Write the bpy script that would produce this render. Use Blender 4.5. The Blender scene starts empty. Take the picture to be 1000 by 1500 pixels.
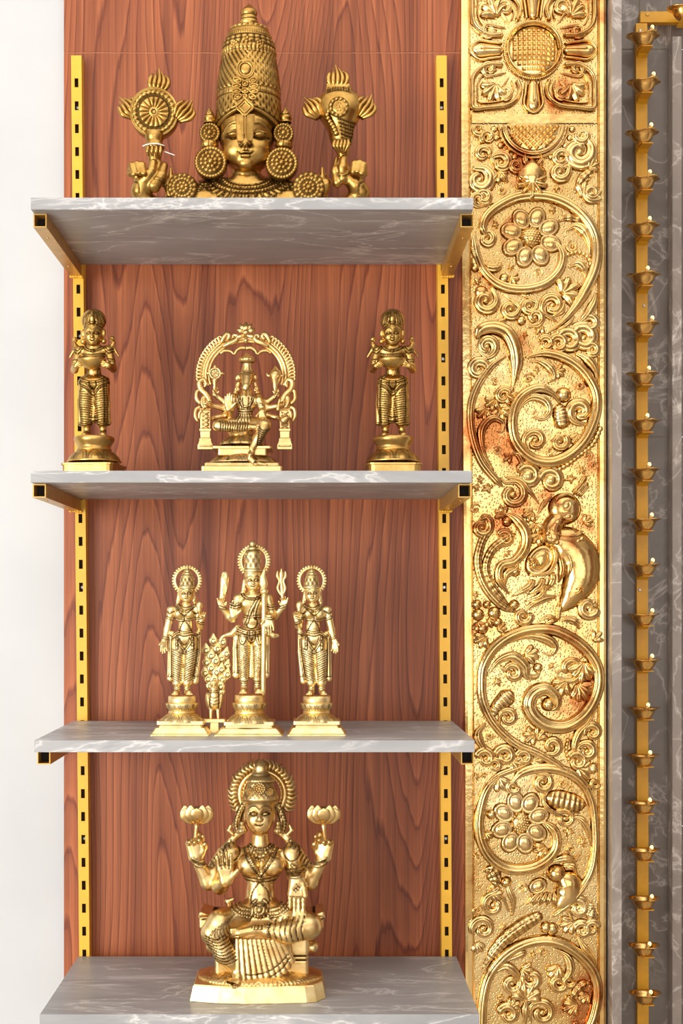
import bpy, bmesh, math, random
import numpy as np
from mathutils import Vector, Matrix

# ------------------------------------------------------------------ camera, world, lights, exposure
SC = bpy.context.scene
COL = SC.collection
CAM_Z = 1.25                      # camera height; the camera stands 2 m in front of the timber wall (y = 0)
F = 2000.0                        # focal length in pixels of the 1000 x 1500 frame
VX, VY = 460.0, 880.0             # where the straight-ahead direction lands in the frame (shifted lens)

cam = bpy.data.cameras.new('camera')
cam.sensor_fit = 'VERTICAL'; cam.sensor_height = 36.0; cam.sensor_width = 24.0
cam.lens = F / 1500.0 * 36.0
cam.shift_x = (500 - VX) / 1500.0
cam.shift_y = (VY - 750) / 1500.0
cam.clip_start = 0.05
camo = bpy.data.objects.new('camera', cam); COL.objects.link(camo)
camo.location = (0, -2.0, CAM_Z); camo.rotation_euler = (math.pi / 2, 0, 0)
SC.camera = camo

world = bpy.data.worlds.new('daylight'); SC.world = world
world.use_nodes = True
wb = world.node_tree.nodes['Background']
wb.inputs['Color'].default_value = (1.0, 0.97, 0.93, 1); wb.inputs['Strength'].default_value = 1.0

def area_light(name, loc, target, sx, sy, power, color):
    l = bpy.data.lights.new(name, 'AREA'); l.shape = 'RECTANGLE'; l.size = sx; l.size_y = sy
    l.energy = power; l.color = color
    o = bpy.data.objects.new(name, l); COL.objects.link(o); o.location = loc
    o.rotation_euler = (Vector(target) - Vector(loc)).to_track_quat('-Z', 'Y').to_euler()
    return o
area_light('window_daylight', (-2.3, -3.0, 1.10), (0.1, 0.0, 1.2), 1.6, 1.9, 135, (1.0, 0.985, 0.95))
area_light('added_front_fill', (0.3, -5.15, 1.42), (0.2, 0, 1.3), 3.1, 2.1, 48, (1.0, 0.99, 0.96))  # unseen area light, added as broad fill from the front
area_light('added_top_fill', (0.1, -1.75, 2.97), (0.1, -1.749, 0.0), 2.4, 2.8, 30, (1.0, 0.98, 0.95))  # unseen overhead light, added to brighten upward-facing brass and shelf tops

SC.view_settings.view_transform = 'Standard'
SC.view_settings.look = 'None'
SC.view_settings.gamma = 1.0
SC.view_settings.use_curve_mapping = False
SC.view_settings.exposure = -0.18

# ------------------------------------------------------------------ helpers
def P(px, py, D=2.0):
    """point at distance D (m) in front of the camera that sits at frame position px, py"""
    return Vector(((px - VX) * D / F, D - 2.0, CAM_Z + (VY - py) * D / F))

def link(name, me, mat=None, parent=None, smooth=False):
    o = bpy.data.objects.new(name, me); COL.objects.link(o)
    if mat is not None:
        me.materials.clear(); me.materials.append(mat)
    if parent is not None:
        o.parent = parent
    if smooth:
        me.polygons.foreach_set('use_smooth', np.ones(len(me.polygons), dtype=bool))
    return o

def tag(o, label, cat, group=None):
    o['label'] = label; o['category'] = cat
    if group: o['group'] = group
    return o

def empty(name, loc=(0, 0, 0)):
    o = bpy.data.objects.new(name, None); COL.objects.link(o); o.location = loc
    o.empty_display_size = 0.02
    return o

def struct(o):
    o['kind'] = 'structure'; return o

class MB:
    """collects faces for one mesh"""
    def __init__(s): s.v = []; s.f = []
    def add(s, v, f):
        n = len(s.v); s.v += [tuple(p) for p in v]; s.f += [tuple(i + n for i in q) for q in f]
    def box(s, a, b):
        x0, y0, z0 = a; x1, y1, z1 = b
        s.add([(x0,y0,z0),(x1,y0,z0),(x1,y1,z0),(x0,y1,z0),(x0,y0,z1),(x1,y0,z1),(x1,y1,z1),(x0,y1,z1)],
              [(0,3,2,1),(4,5,6,7),(0,1,5,4),(1,2,6,5),(2,3,7,6),(3,0,4,7)])
    def mesh(s, name='m'):
        me = bpy.data.meshes.new(name); me.from_pydata(s.v, [], s.f); me.update(); return me

def box_mesh(a, b, bev=0.0, seg=2, name='box'):
    bm = bmesh.new()
    c = [(a[i] + b[i]) / 2 for i in range(3)]; d = [abs(b[i] - a[i]) for i in range(3)]
    bmesh.ops.create_cube(bm, size=1.0, matrix=Matrix.Translation(c) @ Matrix.Diagonal((*d, 1)))
    if bev > 0:
        bmesh.ops.bevel(bm, geom=bm.edges[:], offset=bev, segments=seg, affect='EDGES', profile=0.5)
    me = bpy.data.meshes.new(name); bm.to_mesh(me); bm.free(); return me

def mesh_np(v, f, name='m'):
    """fast mesh from numpy verts (n,3) and quads/tris (m,k)"""
    me = bpy.data.meshes.new(name); n, k = f.shape
    me.vertices.add(len(v)); me.vertices.foreach_set('co', np.ascontiguousarray(v, dtype=np.float32).ravel())
    me.loops.add(n * k); me.loops.foreach_set('vertex_index', np.ascontiguousarray(f, dtype=np.int32).ravel())
    me.polygons.add(n); me.polygons.foreach_set('loop_start', np.arange(0, n * k, k, dtype=np.int32))
    me.polygons.foreach_set('loop_total', np.full(n, k, dtype=np.int32))
    me.update(calc_edges=True); me.validate(); return me

# ------------------------------------------------------------------ materials
def new_mat(name):
    m = bpy.data.materials.new(name); m.use_nodes = True
    nt = m.node_tree; b = nt.nodes['Principled BSDF']
    return m, nt, b
def nd(nt, t, **kw):
    n = nt.nodes.new(t)
    for k, v in kw.items():
        if k in n.inputs.keys(): n.inputs[k].default_value = v
        else: setattr(n, k, v)
    return n
def ramp(nt, stops, interp='LINEAR'):
    r = nt.nodes.new('ShaderNodeValToRGB'); r.color_ramp.interpolation = interp
    e = r.color_ramp.elements
    while len(e) < len(stops): e.new(0.5)
    for i, (p, c) in enumerate(stops):
        e[i].position = p; e[i].color = (*c, 1) if len(c) == 3 else c
    return r
def coords(nt, scale=(1, 1, 1), loc=(0, 0, 0), rot=(0, 0, 0)):
    t = nt.nodes.new('ShaderNodeTexCoord'); m = nt.nodes.new('ShaderNodeMapping')
    m.inputs['Scale'].default_value = scale; m.inputs['Location'].default_value = loc; m.inputs['Rotation'].default_value = rot
    nt.links.new(t.outputs['Object'], m.inputs['Vector']); return m
def bump(nt, b, h, strength=0.3, dist=0.001):
    n = nd(nt, 'ShaderNodeBump', Strength=strength, Distance=dist)
    nt.links.new(h, n.inputs['Height']); nt.links.new(n.outputs['Normal'], b.inputs['Normal'])
def srgb(r, g, b):
    f = lambda c: (c / 255 / 12.92) if c / 255 <= 0.04045 else ((c / 255 + 0.055) / 1.055) ** 2.4
    return (f(r), f(g), f(b))
def mixc(nt, fac, a, b, blend='MIX'):
    n = nt.nodes.new('ShaderNodeMix'); n.data_type = 'RGBA'; n.blend_type = blend
    for s, v in ((n.inputs[0], fac), (n.inputs[6], a), (n.inputs[7], b)):
        if hasattr(v, 'node'): nt.links.new(v, s)
        elif isinstance(v, (int, float)): s.default_value = v
        else: s.default_value = (*v, 1)
    return n.outputs[2]
def mth(nt, op, a, b=0.0, c=None):
    n = nt.nodes.new('ShaderNodeMath'); n.operation = op
    for i, v in enumerate((a, b, c)):
        if v is None: continue
        if hasattr(v, 'node'): nt.links.new(v, n.inputs[i])
        else: n.inputs[i].default_value = v
    return n.outputs[0]

def wood_material():
    m, nt, b = new_mat('reddish_walnut_laminate'); L = nt.links
    # contour lines of a long stretched noise make the arched "cathedral" grain
    c1 = coords(nt, (6.2, 1, 0.55), (0.31, 0, 0.17))
    n1 = nd(nt, 'ShaderNodeTexNoise', Scale=1.0, Detail=1.0, Roughness=0.35, Distortion=0.1); L.new(c1.outputs[0], n1.inputs['Vector'])
    cw = coords(nt, (42, 1, 2.2)); nw = nd(nt, 'ShaderNodeTexNoise', Scale=1.0, Detail=3.0); L.new(cw.outputs[0], nw.inputs['Vector'])
    v = mth(nt, 'ADD', mth(nt, 'MULTIPLY', n1.outputs['Fac'], 52.0), mth(nt, 'MULTIPLY', nw.outputs['Fac'], 1.3))
    fr = mth(nt, 'FRACT', v)
    band = ramp(nt, [(0, (0.35,)*3), (0.18, (0.62,)*3), (0.65, (0.78,)*3), (0.84, (1,)*3), (0.93, (0.12,)*3), (1, (0.05,)*3)]); L.new(fr, band.inputs[0])
    c2 = coords(nt, (330, 1, 4)); n2 = nd(nt, 'ShaderNodeTexNoise', Scale=1.0, Detail=4.0, Roughness=0.65); L.new(c2.outputs[0], n2.inputs['Vector'])
    c3 = coords(nt, (34, 1, 0.5), (0.7, 0, 0)); n3 = nd(nt, 'ShaderNodeTexNoise', Scale=1.0, Detail=4.0, Roughness=0.6); L.new(c3.outputs[0], n3.inputs['Vector'])
    base = mixc(nt, band.outputs[0], srgb(122, 60, 35), srgb(178, 105, 65))
    r2 = ramp(nt, [(0.3, (0.66,)*3), (0.62, (1.1,)*3)]); L.new(n2.outputs['Fac'], r2.inputs[0])
    base = mixc(nt, 1.0, base, r2.outputs[0], 'MULTIPLY')
    r3 = ramp(nt, [(0.32, srgb(190, 172, 166)), (0.5, srgb(234, 224, 217)), (0.68, srgb(255, 252, 244))]); L.new(n3.outputs['Fac'], r3.inputs[0])
    base = mixc(nt, 1.0, base, r3.outputs[0], 'MULTIPLY')
    L.new(base, b.inputs['Base Color']); b.inputs['Roughness'].default_value = 0.42
    b.inputs['Specular IOR Level'].default_value = 0.35
    bump(nt, b, n2.outputs['Fac'], 0.12, 0.0004)
    return m

def marble_material(name, dark, light, vein, vscale=1.0, veinamt=0.8, stretch=(1, 1, 1), rough=0.3):
    m, nt, b = new_mat(name); L = nt.links
    c = coords(nt, tuple(s * vscale for s in stretch))
    n1 = nd(nt, 'ShaderNodeTexNoise', Scale=7.0, Detail=5.0, Roughness=0.6, Distortion=0.6); L.new(c.outputs[0], n1.inputs['Vector'])
    base = ramp(nt, [(0.3, dark), (0.7, light)]); L.new(n1.outputs['Fac'], base.inputs[0])
    nA = nd(nt, 'ShaderNodeTexNoise', Scale=4.2, Detail=6.0, Roughness=0.62, Distortion=1.1); L.new(c.outputs[0], nA.inputs['Vector'])
    a = mth(nt, 'ABSOLUTE', mth(nt, 'SUBTRACT', nA.outputs['Fac'], 0.5))
    va = ramp(nt, [(0.0, (1,)*3), (0.012, (0.25,)*3), (0.035, (0,)*3)]); L.new(a, va.inputs[0])
    cB = coords(nt, tuple(s * vscale * 1.7 for s in stretch), (3.1, 1.7, 0.4), (0.4, 0.3, 0.7))
    nB = nd(nt, 'ShaderNodeTexNoise', Scale=5.0, Detail=5.0, Roughness=0.55, Distortion=0.7); L.new(cB.outputs[0], nB.inputs['Vector'])
    bb = mth(nt, 'ABSOLUTE', mth(nt, 'SUBTRACT', nB.outputs['Fac'], 0.52))
    vb = ramp(nt, [(0.0, (0.9,)*3), (0.012, (0.2,)*3), (0.03, (0,)*3)]); L.new(bb, vb.inputs[0])
    nm = nd(nt, 'ShaderNodeTexNoise', Scale=3.0, Detail=1.0); L.new(c.outputs[0], nm.inputs['Vector'])
    rm = ramp(nt, [(0.42, (0,)*3), (0.62, (1,)*3)]); L.new(nm.outputs['Fac'], rm.inputs[0])
    vv = mth(nt, 'ADD', mth(nt, 'MULTIPLY', va.outputs[0], rm.outputs[0]), vb.outputs[0])
    vv = mth(nt, 'MINIMUM', mth(nt, 'MULTIPLY', vv, veinamt), 1.0)
    L.new(mixc(nt, vv, base.outputs[0], vein), b.inputs['Base Color'])
    b.inputs['Roughness'].default_value = rough
    return m

def plaster_material():
    m, nt, b = new_mat('white_plaster'); L = nt.links
    c = coords(nt, (1, 1, 1)); n = nd(nt, 'ShaderNodeTexNoise', Scale=3.0, Detail=4.0); L.new(c.outputs[0], n.inputs['Vector'])
    r = ramp(nt, [(0.35, srgb(188, 190, 192)), (0.65, srgb(196, 198, 200))]); L.new(n.outputs['Fac'], r.inputs[0])
    # small chips and specks in the paint
    v = nd(nt, 'ShaderNodeTexVoronoi', Scale=26.0); L.new(c.outputs[0], v.inputs['Vector'])
    rv = ramp(nt, [(0.0, (1,)*3), (0.045, (1,)*3), (0.06, (0,)*3)]); L.new(v.outputs['Distance'], rv.inputs[0])
    n2 = nd(nt, 'ShaderNodeTexNoise', Scale=9.0); L.new(c.outputs[0], n2.inputs['Vector'])
    r2 = ramp(nt, [(0.66, (0,)*3), (0.68, (1,)*3)]); L.new(n2.outputs['Fac'], r2.inputs[0])
    L.new(mixc(nt, mth(nt, 'MULTIPLY', mth(nt, 'MULTIPLY', rv.outputs[0], r2.outputs[0]), 0.5), r.outputs[0], srgb(150, 145, 140)), b.inputs['Base Color'])
    b.inputs['Roughness'].default_value = 0.75
    n3 = nd(nt, 'ShaderNodeTexNoise', Scale=30.0, Detail=3.0); L.new(c.outputs[0], n3.inputs['Vector'])
    bump(nt, b, n3.outputs['Fac'], 0.15, 0.001)
    return m

def plain(name, col, rough=0.5, metal=0.0, spec=0.5, noise=0.0, nscale=60):
    m, nt, b = new_mat(name)
    b.inputs['Roughness'].default_value = rough; b.inputs['Metallic'].default_value = metal
    b.inputs['Specular IOR Level'].default_value = spec
    c = coords(nt); n = nd(nt, 'ShaderNodeTexNoise', Scale=nscale, Detail=3.0); nt.links.new(c.outputs[0], n.inputs['Vector'])
    r = ramp(nt, [(0.3, tuple(x * (1 - noise) for x in col)), (0.7, tuple(min(1, x * (1 + noise * 0.5)) for x in col))])
    nt.links.new(n.outputs['Fac'], r.inputs[0]); nt.links.new(r.outputs[0], b.inputs['Base Color'])
    return m

def brass_material(name, bright, mid, dark, rough=0.32, nscale=55.0, mott=0.35):
    """polished cast brass; the vertex attribute 'patina' holds the dark stain rubbed into engraved lines"""
    m, nt, b = new_mat(name); L = nt.links
    c = coords(nt); n = nd(nt, 'ShaderNodeTexNoise', Scale=nscale, Detail=4.0, Roughness=0.6); L.new(c.outputs[0], n.inputs['Vector'])
    r = ramp(nt, [(0.5 - mott * 0.5, mid), (0.5 + mott * 0.5, bright)]); L.new(n.outputs['Fac'], r.inputs[0])
    at = nt.nodes.new('ShaderNodeAttribute'); at.attribute_name = 'patina_shade'
    f = mth(nt, 'MINIMUM', at.outputs['Fac'], 1.0)
    L.new(mixc(nt, f, r.outputs[0], dark), b.inputs['Base Color'])
    b.inputs['Metallic'].default_value = 1.0
    rr = ramp(nt, [(0.3, (rough * 0.85,)*3), (0.7, (rough * 1.2,)*3)]); L.new(n.outputs['Fac'], rr.inputs[0])
    L.new(mth(nt, 'ADD', rr.outputs[0], mth(nt, 'MULTIPLY', f, 0.35)), b.inputs['Roughness'])
    n2 = nd(nt, 'ShaderNodeTexNoise', Scale=420.0, Detail=2.0); L.new(c.outputs[0], n2.inputs['Vector'])
    bump(nt, b, n2.outputs['Fac'], 0.18, 0.0004)
    return m

M = {}
M['wood'] = wood_material()
M['plaster'] = plaster_material()
M['marble_shelf'] = marble_material('grey_marble_laminate', srgb(140, 140, 142), srgb(166, 166, 167), srgb(216, 215, 214), 1.0, 0.72, (0.55, 1.7, 1.9), 0.40)
M['marble_dark'] = marble_material('dark_grey_marble_tile', srgb(105, 96, 89), srgb(130, 120, 112), srgb(200, 190, 182), 1.3, 0.55, (1, 1, 0.8), 0.28)
M['marble_trim'] = marble_material('grey_marble_trim', srgb(124, 113, 105), srgb(148, 136, 127), srgb(206, 196, 188), 1.3, 0.6, (1, 1, 0.8), 0.28)
M['yellow'] = plain('yellow_enamel', srgb(234, 178, 52), 0.38, 0.0, 0.5, 0.06)
M['amber'] = plain('amber_gold_paint', srgb(236, 174, 40), 0.4, 0.0, 0.5, 0.1)
M['tube'] = plain('gold_lacquered_steel', srgb(206, 162, 84), 0.35, 0.55, 0.5, 0.15)
M['black'] = plain('black_shade', srgb(26, 22, 20), 0.8)  # stands in for shade in the panel gap and tube mouths
M['screw'] = plain('zinc_screw', srgb(190, 186, 180), 0.35, 0.9)
M['floor'] = plain('beige_floor_tile', srgb(178, 166, 150), 0.35, 0.0, 0.5, 0.08, 3)
M['ceiling'] = plain('white_ceiling', srgb(232, 228, 222), 0.9)
M['niche'] = plain('cream_niche', srgb(226, 208, 180), 0.7)
M['grout'] = plain('tile_grout', srgb(168, 152, 136), 0.8)
M['front'] = plain('warm_brown_added_wall', srgb(150, 112, 84), 0.7)
M['side'] = plain('brown_reflected_side_wall', srgb(120, 78, 52), 0.6)
# ------------------------------------------------------------------ room shell
def world_box(name, a, b, mat, bev=0.0, parent=None):
    return link(name, box_mesh(a, b, bev), mat, parent)

X = lambda px, D=2.0: (px - VX) * D / F
Z = lambda py, D=2.0: CAM_Z + (VY - py) * D / F

struct(world_box('floor', (-2.6, -5.2, -0.06), (3.2, 0.12, 0.0), M['floor']))
struct(world_box('ceiling', (-2.6, -5.2, 3.0), (3.2, 0.12, 3.06), M['ceiling']))
struct(world_box('wall_back', (-2.6, 0.012, 0.0), (X(900), 0.10, 3.0), M['plaster']))
struct(world_box('wall_right', (3.1, -3.2, 0.0), (3.2, 0.012, 3.0), M['side']))  # unseen side wall; brown chosen to darken reflections in the relief
for i_, (a_, b_) in enumerate((((-2.6, -5.3, 0), (-1.3, -5.2, 3.0)), ((1.9, -5.3, 0), (3.2, -5.2, 3.0)), ((-1.3, -5.3, 2.5), (1.9, -5.2, 3.0)), ((-1.3, -5.3, 0), (1.9, -5.2, 0.35)), ((0.2, -5.3, 0.35), (0.34, -5.2, 2.5)))):
    struct(world_box('added_wall_front_%d' % (i_ + 1), a_, b_, M['front']))  # unseen wall with openings, added to give the metal bright and dark reflections
struct(world_box('wall_left', (-2.6, -1.5, 0.0), (-2.5, 0.012, 3.0), M['plaster']))

# timber cladding: two boards that meet in a fine seam
wp = empty('timber_panelling', (X(390), 0.0, 0.0))
tag(wp, 'reddish walnut timber panelling behind the shelves, with a fine horizontal seam', 'wall panel')
wx0, wx1 = X(93.5), X(700)
for a, b in ((0.02, Z(77.6)), (Z(76.4), 2.6)):
    o = link('board', box_mesh((wx0, 0.0, a), (wx1, 0.012, b), 0.0006, 1), M['wood'], wp)
    o.matrix_parent_inverse = Matrix.Translation(-wp.location)
o = link('seam_filler', box_mesh((wx0, 0.0006, Z(77.6)), (wx1, 0.012, Z(76.4))), plain('seam', srgb(178, 118, 86), 0.8, noise=0.3), wp)
o.matrix_parent_inverse = Matrix.Translation(-wp.location)

def at_parent(o, par):
    """o was built in world coordinates; keep it there under an unrotated parent"""
    o.parent = par; o.matrix_parent_inverse = Matrix.Translation(-Vector(par.location)); return o

# ------------------------------------------------------------------ slotted uprights
def upright(px_top, px_bot, label, screws):
    D = 1.978
    p0, p1 = P(px_top, 81, D), P(px_bot, 1520, D)
    root = empty('slotted_upright', (p1.x, 0.0, p1.z))
    tag(root, label, 'upright', 'yellow slotted shelf uprights')
    H = p0.z - p1.z; w = 0.0150 / 2; dep = 0.0215
    sl_w = 0.0056 / 2; sl_h = 0.0132 / 2
    zs = []
    for k in range(60):
        zc = Z(121 + 33.6 * k, D)
        if zc - sl_h < p1.z + 0.004: break
        zs.append(zc)
    zs = sorted(zs)
    def xc(z): return (p0.x - p1.x) * (z - p1.z) / H      # slight lean
    m = MB(); yf = -dep; t = 0.0016
    lev = [p1.z]
    for z in zs: lev += [z - sl_h, z + sl_h]
    lev.append(p0.z)
    def P3(dx, y, z): return (xc(z) + dx, y, z - p1.z)
    for i in range(len(lev) - 1):
        a, b = lev[i], lev[i + 1]
        hole = (i % 2 == 1)
        spans = [(-w, -sl_w), (sl_w, w)] if hole else [(-w, -sl_w), (-sl_w, sl_w), (sl_w, w)]
        for u, v in spans:
            m.add([P3(u, yf, a), P3(v, yf, a), P3(v, yf, b), P3(u, yf, b)], [(0, 1, 2, 3)])
        if hole:   # thickness of the sheet round the slot
            for u in (-sl_w, sl_w):
                m.add([P3(u, yf, a), P3(u, yf + t, a), P3(u, yf + t, b), P3(u, yf, b)], [(0, 1, 2, 3)])
            for z in (a, b):
                m.add([P3(-sl_w, yf, z), P3(sl_w, yf, z), P3(sl_w, yf + t, z), P3(-sl_w, yf + t, z)], [(0, 1, 2, 3)])
    a, b = p1.z, p0.z
    for s in (-w, w):
        m.add([P3(s, yf, a), P3(s, -0.0002, a), P3(s, -0.0002, b), P3(s, yf, b)], [(0, 1, 2, 3)])
    m.add([P3(-w, yf, b), P3(w, yf, b), P3(w, -0.0002, b), P3(-w, -0.0002, b)], [(0, 1, 2, 3)])
    link('channel', m.mesh(), M['yellow'], root)
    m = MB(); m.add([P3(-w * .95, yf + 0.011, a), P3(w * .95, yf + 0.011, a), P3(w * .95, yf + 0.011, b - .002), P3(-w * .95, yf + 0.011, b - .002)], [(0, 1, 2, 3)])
    link('channel_shade', m.mesh(), plain('dark_channel_shade', srgb(70, 48, 16), 0.8), root)  # dark sheet standing in for the shade inside the hollow channel
    for k in screws:
        z = Z(121 + 33.6 * k, D)
        bm = bmesh.new()
        bmesh.ops.create_cone(bm, cap_ends=True, segments=14, radius1=0.0026, radius2=0.0020, depth=0.0016,
                              matrix=Matrix.Translation((xc(z) + 0.0004, yf + 0.0092, z - p1.z)) @ Matrix.Rotation(math.pi / 2, 4, 'X'))
        bmesh.ops.create_cone(bm, cap_ends=True, segments=8, radius1=0.0009, radius2=0.0009, depth=0.001,
                              matrix=Matrix.Translation((xc(z) + 0.0004, yf + 0.0083, z - p1.z)) @ Matrix.Rotation(math.pi / 2, 4, 'X'))
        me = bpy.data.meshes.new('screw'); bm.to_mesh(me); bm.free()
        link('screw', me, M['screw'], root)
    return root
upright(111.5, 124.5, 'yellow slotted metal upright standing beside the white wall', (1, 11, 22, 33))
upright(646.5, 655.0, 'yellow slotted metal upright standing beside the gold relief panel', (1, 12, 22, 33))

# ------------------------------------------------------------------ shelves and their brackets
SHELF = {}
def shelf(idx, pxl, pxr, py_top, label):
    D = 1.70; t = 0.0148
    z1 = Z(py_top, D); x0, x1 = X(pxl, D), X(pxr, D)
    SHELF[idx] = (x0, x1, z1, z1 - t)
    c = Vector(((x0 + x1) / 2, -0.15, z1 - t))
    root = empty('marble_shelf', c); tag(root, label, 'shelf', 'grey marble shelves')
    o = link('board', box_mesh((x0, -0.2990, z1 - t), (x1, -0.0225, z1), 0.0004, 1), M['marble_shelf']); at_parent(o, root)
    o = link('edge_band', box_mesh((x0, -0.3002, z1 - t), (x1, -0.2991, z1), 0.0003, 1), M['marble_shelf']); at_parent(o, root)
shelf(1, 45, 693, 289.5, 'grey veined marble shelf carrying the large crowned bust')
shelf(2, 45, 691, 689.5, 'grey veined marble shelf carrying the arched seated idol between two lamp bearers')
shelf(3, 50, 695, 1084.5, 'grey veined marble shelf carrying three standing idols and a peacock')
shelf(4, 58, 702, 1486, 'grey veined marble shelf carrying the large seated goddess with lotus buds')

def bracket(idx, pxc, label):
    D = 1.718; h = 0.0170; w = 0.0165 / 2; t = 0.0014
    zt = SHELF[idx][3] - 0.0003; xcen = X(pxc, D)
    y0, y1 = D - 2.0, -0.0224
    root = empty('shelf_bracket', (xcen, y1, zt - h)); tag(root, label, 'bracket', 'gold square tube shelf brackets')
    m = MB()
    def ring(y, i): return [(xcen - w + i, y, zt - h + i), (xcen + w - i, y, zt - h + i), (xcen + w - i, y, zt - i), (xcen - w + i, y, zt - i)]
    v = ring(y0, 0) + ring(y1, 0) + ring(y0, t) + ring(y1, t)
    f = []
    for k in range(4):
        n = (k + 1) % 4
        f += [(k, 4 + k, 4 + n, n), (8 + k, 8 + n, 12 + n, 12 + k), (k, n, 8 + n, 8 + k)]
    f += [(4, 7, 6, 5)]
    m.add(v, f)
    at_parent(link('square_tube', m.mesh(), M['tube']), root)
    m = MB(); m.box((xcen - w + t, y0 + 0.02, zt - h + t), (xcen + w - t, y0 + 0.021, zt - t))
    at_parent(link('tube_mouth_shade', m.mesh(), M['black']), root)  # black sheet put in as the shade inside the open tube
    rng = random.Random(idx * 7 + int(pxc))
    bm = bmesh.new()     # weld beads where the arm meets the upright
    for k in range(5):
        bmesh.ops.create_icosphere(bm, subdivisions=2, radius=0.0022 + 0.001 * rng.random(),
            matrix=Matrix.Translation((xcen - w + (k + 0.4) * w * 0.45, y1 - 0.001, zt - h - 0.0006 + 0.0012 * rng.random())))
    me = bpy.data.meshes.new('weld'); bm.to_mesh(me); bm.free()
    at_parent(link('weld_seam', me, M['yellow'], smooth=True), root)
    for yy in (y0 + 0.05, y0 + 0.2):
        bm = bmesh.new()
        bmesh.ops.create_cone(bm, cap_ends=True, segments=10, radius1=0.0016, radius2=0.0012, depth=0.0012,
                              matrix=Matrix.Translation((xcen, yy, zt - h - 0.0005)) @ Matrix.Rotation(math.pi, 4, 'X'))
        me = bpy.data.meshes.new('screw'); bm.to_mesh(me); bm.free()
        at_parent(link('screw', me, M['tube']), root)
names = {1: 'under the shelf of the large crowned bust', 2: 'under the shelf of the arched seated idol',
         3: 'under the shelf of the three standing idols'}
for i, (l, r) in {1: (58.5, 684), 2: (57.5, 680.5), 3: (64, 684.5)}.items():
    bracket(i, l, 'gold square tube bracket ' + names[i] + ', beside the white wall')
    bracket(i, r, 'gold square tube bracket ' + names[i] + ', beside the gold panel')

# ------------------------------------------------------------------ marble surround with the lamp strip
trim = lambda n, a, b, mat, bev=0.0006: struct(link(n, box_mesh(a, b, bev, 1), mat))
Dt = 1.955
trim('gap_shade_strip', (X(887.4, 1.984), -0.0155, 0.0), (X(891.5, 1.984), 0.0, 2.6), M['black'])  # black strip that paints the shadow gap beside the gold panel
trim('trim_1', (X(896, Dt), Dt - 2.0, 0.0), (X(910.5, Dt), 0.10, 2.6), M['marble_trim'])
struct(world_box('wall_niche', (X(900), 0.1008, 0.0), (X(985, 2.1), 0.14, 2.6), M['grout']))
# tiles of the recessed wall
YB = 0.10
tj = X(978.5, 2.10)
tb = empty('marble_cladding', (X(945, 2.1), 0.118, 0.0)); tag(tb, 'dark grey veined marble tiles behind the strip of oil lamps', 'wall tiles')
zj = [0.0, Z(1210, 2.1), Z(640, 2.1), Z(72.5, 2.1), 2.6]
for i in range(4):
    cols = [(X(900, 2.1), tj - 0.0007), (tj + 0.0007, X(1200, 2.1))] if i < 3 else [(X(900, 2.1), X(936, 2.1) - .0005), (X(936, 2.1) + .0005, tj - .0007), (tj + .0007, X(1200, 2.1))]
    for a, b in cols:
        o = link('tile', box_mesh((a, YB, zj[i] + 0.0006), (b, 0.1006, zj[i + 1] - 0.0006), 0.0005, 1), M['marble_dark']); at_parent(o, tb)
trim('trim_2', (X(984.5, 2.07), 0.07, 0.0), (X(998.3, 2.07), 0.0999, Z(53, 2.07)), M['marble_trim'])
# ------------------------------------------------------------------ brass metals
BR_D = srgb(96, 62, 22)
M['gold_sheet'] = None
def gold_sheet(name, stipple):
    m, nt, b = new_mat(name); L = nt.links
    c = coords(nt); n = nd(nt, 'ShaderNodeTexNoise', Scale=9.0, Detail=4.0, Roughness=0.6); L.new(c.outputs[0], n.inputs['Vector'])
    r = ramp(nt, [(0.36, srgb(184, 118, 66)), (0.44, srgb(222, 184, 116)), (0.7, srgb(238, 210, 152))]); L.new(n.outputs['Fac'], r.inputs[0])  # coppery patches: red-brown reflections painted into the colour, with some tarnish
    col = r.outputs[0]
    b.inputs['Metallic'].default_value = 1.0
    if stipple:
        v = nd(nt, 'ShaderNodeTexVoronoi', Scale=290.0, feature='SMOOTH_F1', Smoothness=0.4); L.new(c.outputs[0], v.inputs['Vector'])
        r2 = ramp(nt, [(0.05, (0,)*3), (0.42, (1,)*3)]); L.new(v.outputs['Distance'], r2.inputs[0])
        n3 = nd(nt, 'ShaderNodeTexNoise', Scale=45.0, Detail=2.0); L.new(c.outputs[0], n3.inputs['Vector'])
        hh = mth(nt, 'ADD', mth(nt, 'MULTIPLY', r2.outputs[0], 0.6), n3.outputs['Fac'])
        bump(nt, b, hh, 0.6, 0.0016)
        # darker brown in the punched dots
        dot = ramp(nt, [(0.10, (0.55,)*3), (0.24, (0,)*3)]); L.new(v.outputs['Distance'], dot.inputs[0])
        col = mixc(nt, dot.outputs[0], col, srgb(120, 66, 30))
        b.inputs['Roughness'].default_value = 0.27
    else:
        n3 = nd(nt, 'ShaderNodeTexNoise', Scale=120.0, Detail=3.0); L.new(c.outputs[0], n3.inputs['Vector'])
        bump(nt, b, n3.outputs['Fac'], 0.35, 0.001)
        b.inputs['Roughness'].default_value = 0.19
    # painted shade: brown along the relief edges and grooves (vertex attribute)
    at = nt.nodes.new('ShaderNodeAttribute'); at.attribute_name = 'patina_shade'
    col = mixc(nt, mth(nt, 'MINIMUM', at.outputs['Fac'], 1.0), col, srgb(122, 76, 34))
    L.new(col, b.inputs['Base Color'])
    return m
M['gold_sheet'] = gold_sheet('gold_repousse_sheet', True)
M['gold_relief'] = gold_sheet('gold_relief_polished', False)
M['lamp_brass'] = brass_material('lamp_brass', srgb(246, 206, 130), srgb(222, 166, 84), BR_D, 0.26)
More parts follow.
